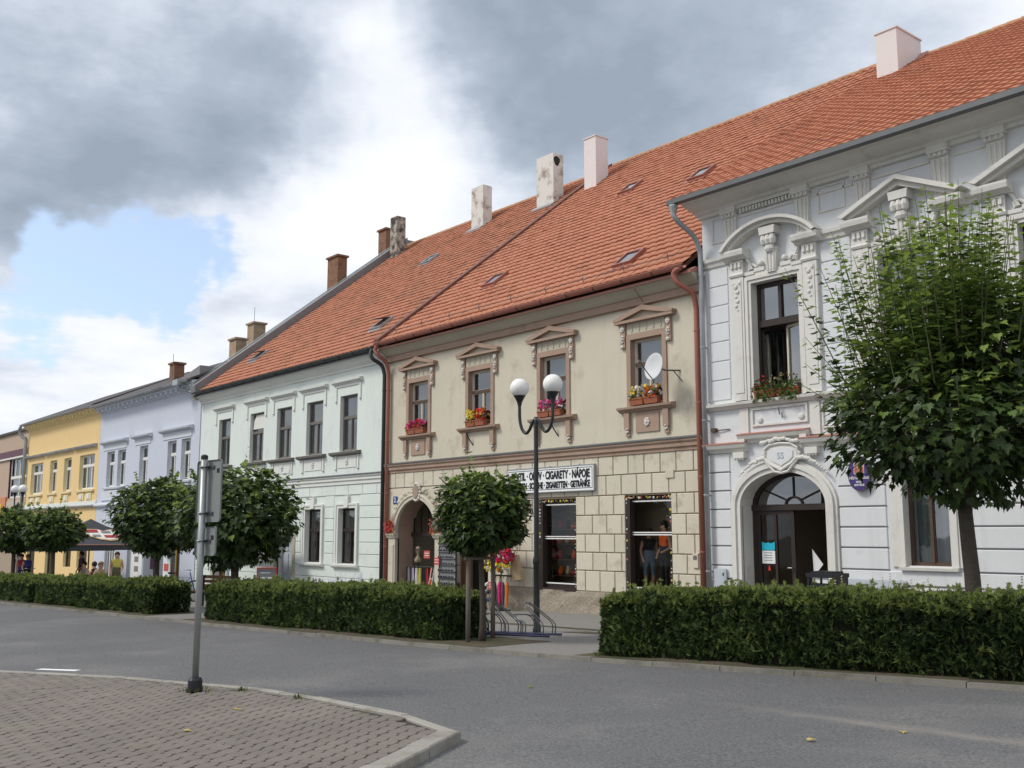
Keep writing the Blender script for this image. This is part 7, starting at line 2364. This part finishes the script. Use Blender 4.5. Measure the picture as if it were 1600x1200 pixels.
for s_ in (-1, 1):
    M = Matrix.Translation((-31.1, 15.5, pz(-31.1))) @ Matrix.Rotation(R(58), 4, 'Z') @ Matrix.Translation((0, s_ * .16, 0)) @ Matrix.Rotation(R(10) * s_, 4, 'X')
    m = MB(); m.box(-.28, .28, -.012, .012, .12, 1.05); m.xform(M); o = m.build('panel', 'cloth_grey', t)
    m = MB(); frame_border(m, -.28, .28, .12, 1.05, .035, -.02, .02, bottom=True); m.xform(M); m.build('frame', 'price_red', o)
    for k in range(4):
        m = MB(); m.box(-.2, .12 + .05 * (k % 2), .013 * s_ - .002, .013 * s_ + .002, .9 - k * .17, .95 - k * .17); m.xform(M); m.build('print_line', 'paper', o)


def bicycle(x, y, rz, label, cm):
    z = pz(x)
    t = thing('bicycle', (x, y, z), label, 'bicycle', 'bicycles parked behind the hedge')
    M = Matrix.Translation((x, y, z)) @ Matrix.Rotation(rz, 4, 'Z')

    def P(name, mt, fn, par=t):
        m = MB(); fn(m); m.xform(M); return m.build(name, mt, par)
    for cx_ in (-.52, .52):
        w = P('wheel', 'rubber', lambda m: m.tube([(cx_ + .33 * math.cos(R(a)), 0, .35 + .33 * math.sin(R(a))) for a in range(0, 361, 15)], .018, 6))
        P('rim', 'chrome', lambda m: m.tube([(cx_ + .305 * math.cos(R(a)), 0, .35 + .305 * math.sin(R(a))) for a in range(0, 361, 15)], .009, 5), w)
        P('spokes', 'chrome', lambda m: [m.tube([(cx_, 0, .35), (cx_ + .3 * math.cos(R(a)), 0, .35 + .3 * math.sin(R(a)))], .003, 4) for a in range(0, 360, 30)], w)
    P('frame', cm, lambda m: [m.tube(q, .016, 7) for q in ([(-.52, 0, .35), (-.08, 0, .30), (.36, 0, .78), (-.2, 0, .78), (-.08, 0, .30)], [(-.52, 0, .35), (-.2, 0, .78)], [(.52, 0, .35), (.40, 0, .72), (.34, 0, .95)])])
    P('handlebar', 'chrome', lambda m: m.tube(smooth_path([(.22, -.28, 1.02), (.32, -.2, 1.03), (.36, 0, 1.0), (.32, .2, 1.03), (.22, .28, 1.02)], 4), .013, 6))
    P('saddle', 'black_plastic', lambda m: m.mesh([(-.36, -.08, .95), (-.36, .08, .95), (-.05, .02, .94), (-.05, -.02, .94), (-.34, -.06, .89), (-.34, .06, .89), (-.08, .015, .90), (-.08, -.015, .90)], [(0, 1, 2, 3), (4, 7, 6, 5), (0, 4, 5, 1), (1, 5, 6, 2), (2, 6, 7, 3), (3, 7, 4, 0)]))
    P('seat_post', 'chrome', lambda m: m.tube([(-.2, 0, .78), (-.23, 0, .9)], .013, 6))


bicycle(-33.3, 13.5, R(55), 'bicycle handlebar showing above the hedge before the ochre shop door', 'cloth_blue')
bicycle(-46.9, 12.4, R(30), 'parked bicycle behind the gap of the far hedges', 'cloth_red')

t = thing('park_bench', (-29.0, 12.6, pz(-29)), 'dark wooden bench at the end of the hedge, behind the sign pole', 'bench')
M = Matrix.Translation((-29.0, 12.7, pz(-29))) @ Matrix.Rotation(R(14), 4, 'Z')
for k in range(4):
    m = MB(); m.box(-.8, .8, -.24 + k * .13, -.14 + k * .13, .43, .47); m.xform(M); m.build('seat_slat', 'wood_brown', t)
for k in range(3):
    m = MB(); m.box(-.8, .8, .27 + k * .02, .30 + k * .02, .55 + k * .13, .64 + k * .13); m.xform(M); m.build('back_slat', 'wood_brown', t)
for x in (-.7, .7):
    m = MB(); m.box(x - .04, x + .04, -.24, -.18, 0, .43); m.box(x - .04, x + .04, .24, .3, 0, .9); m.box(x - .04, x + .04, -.24, .3, .38, .43); m.xform(M); m.build('leg', 'black_iron', t)
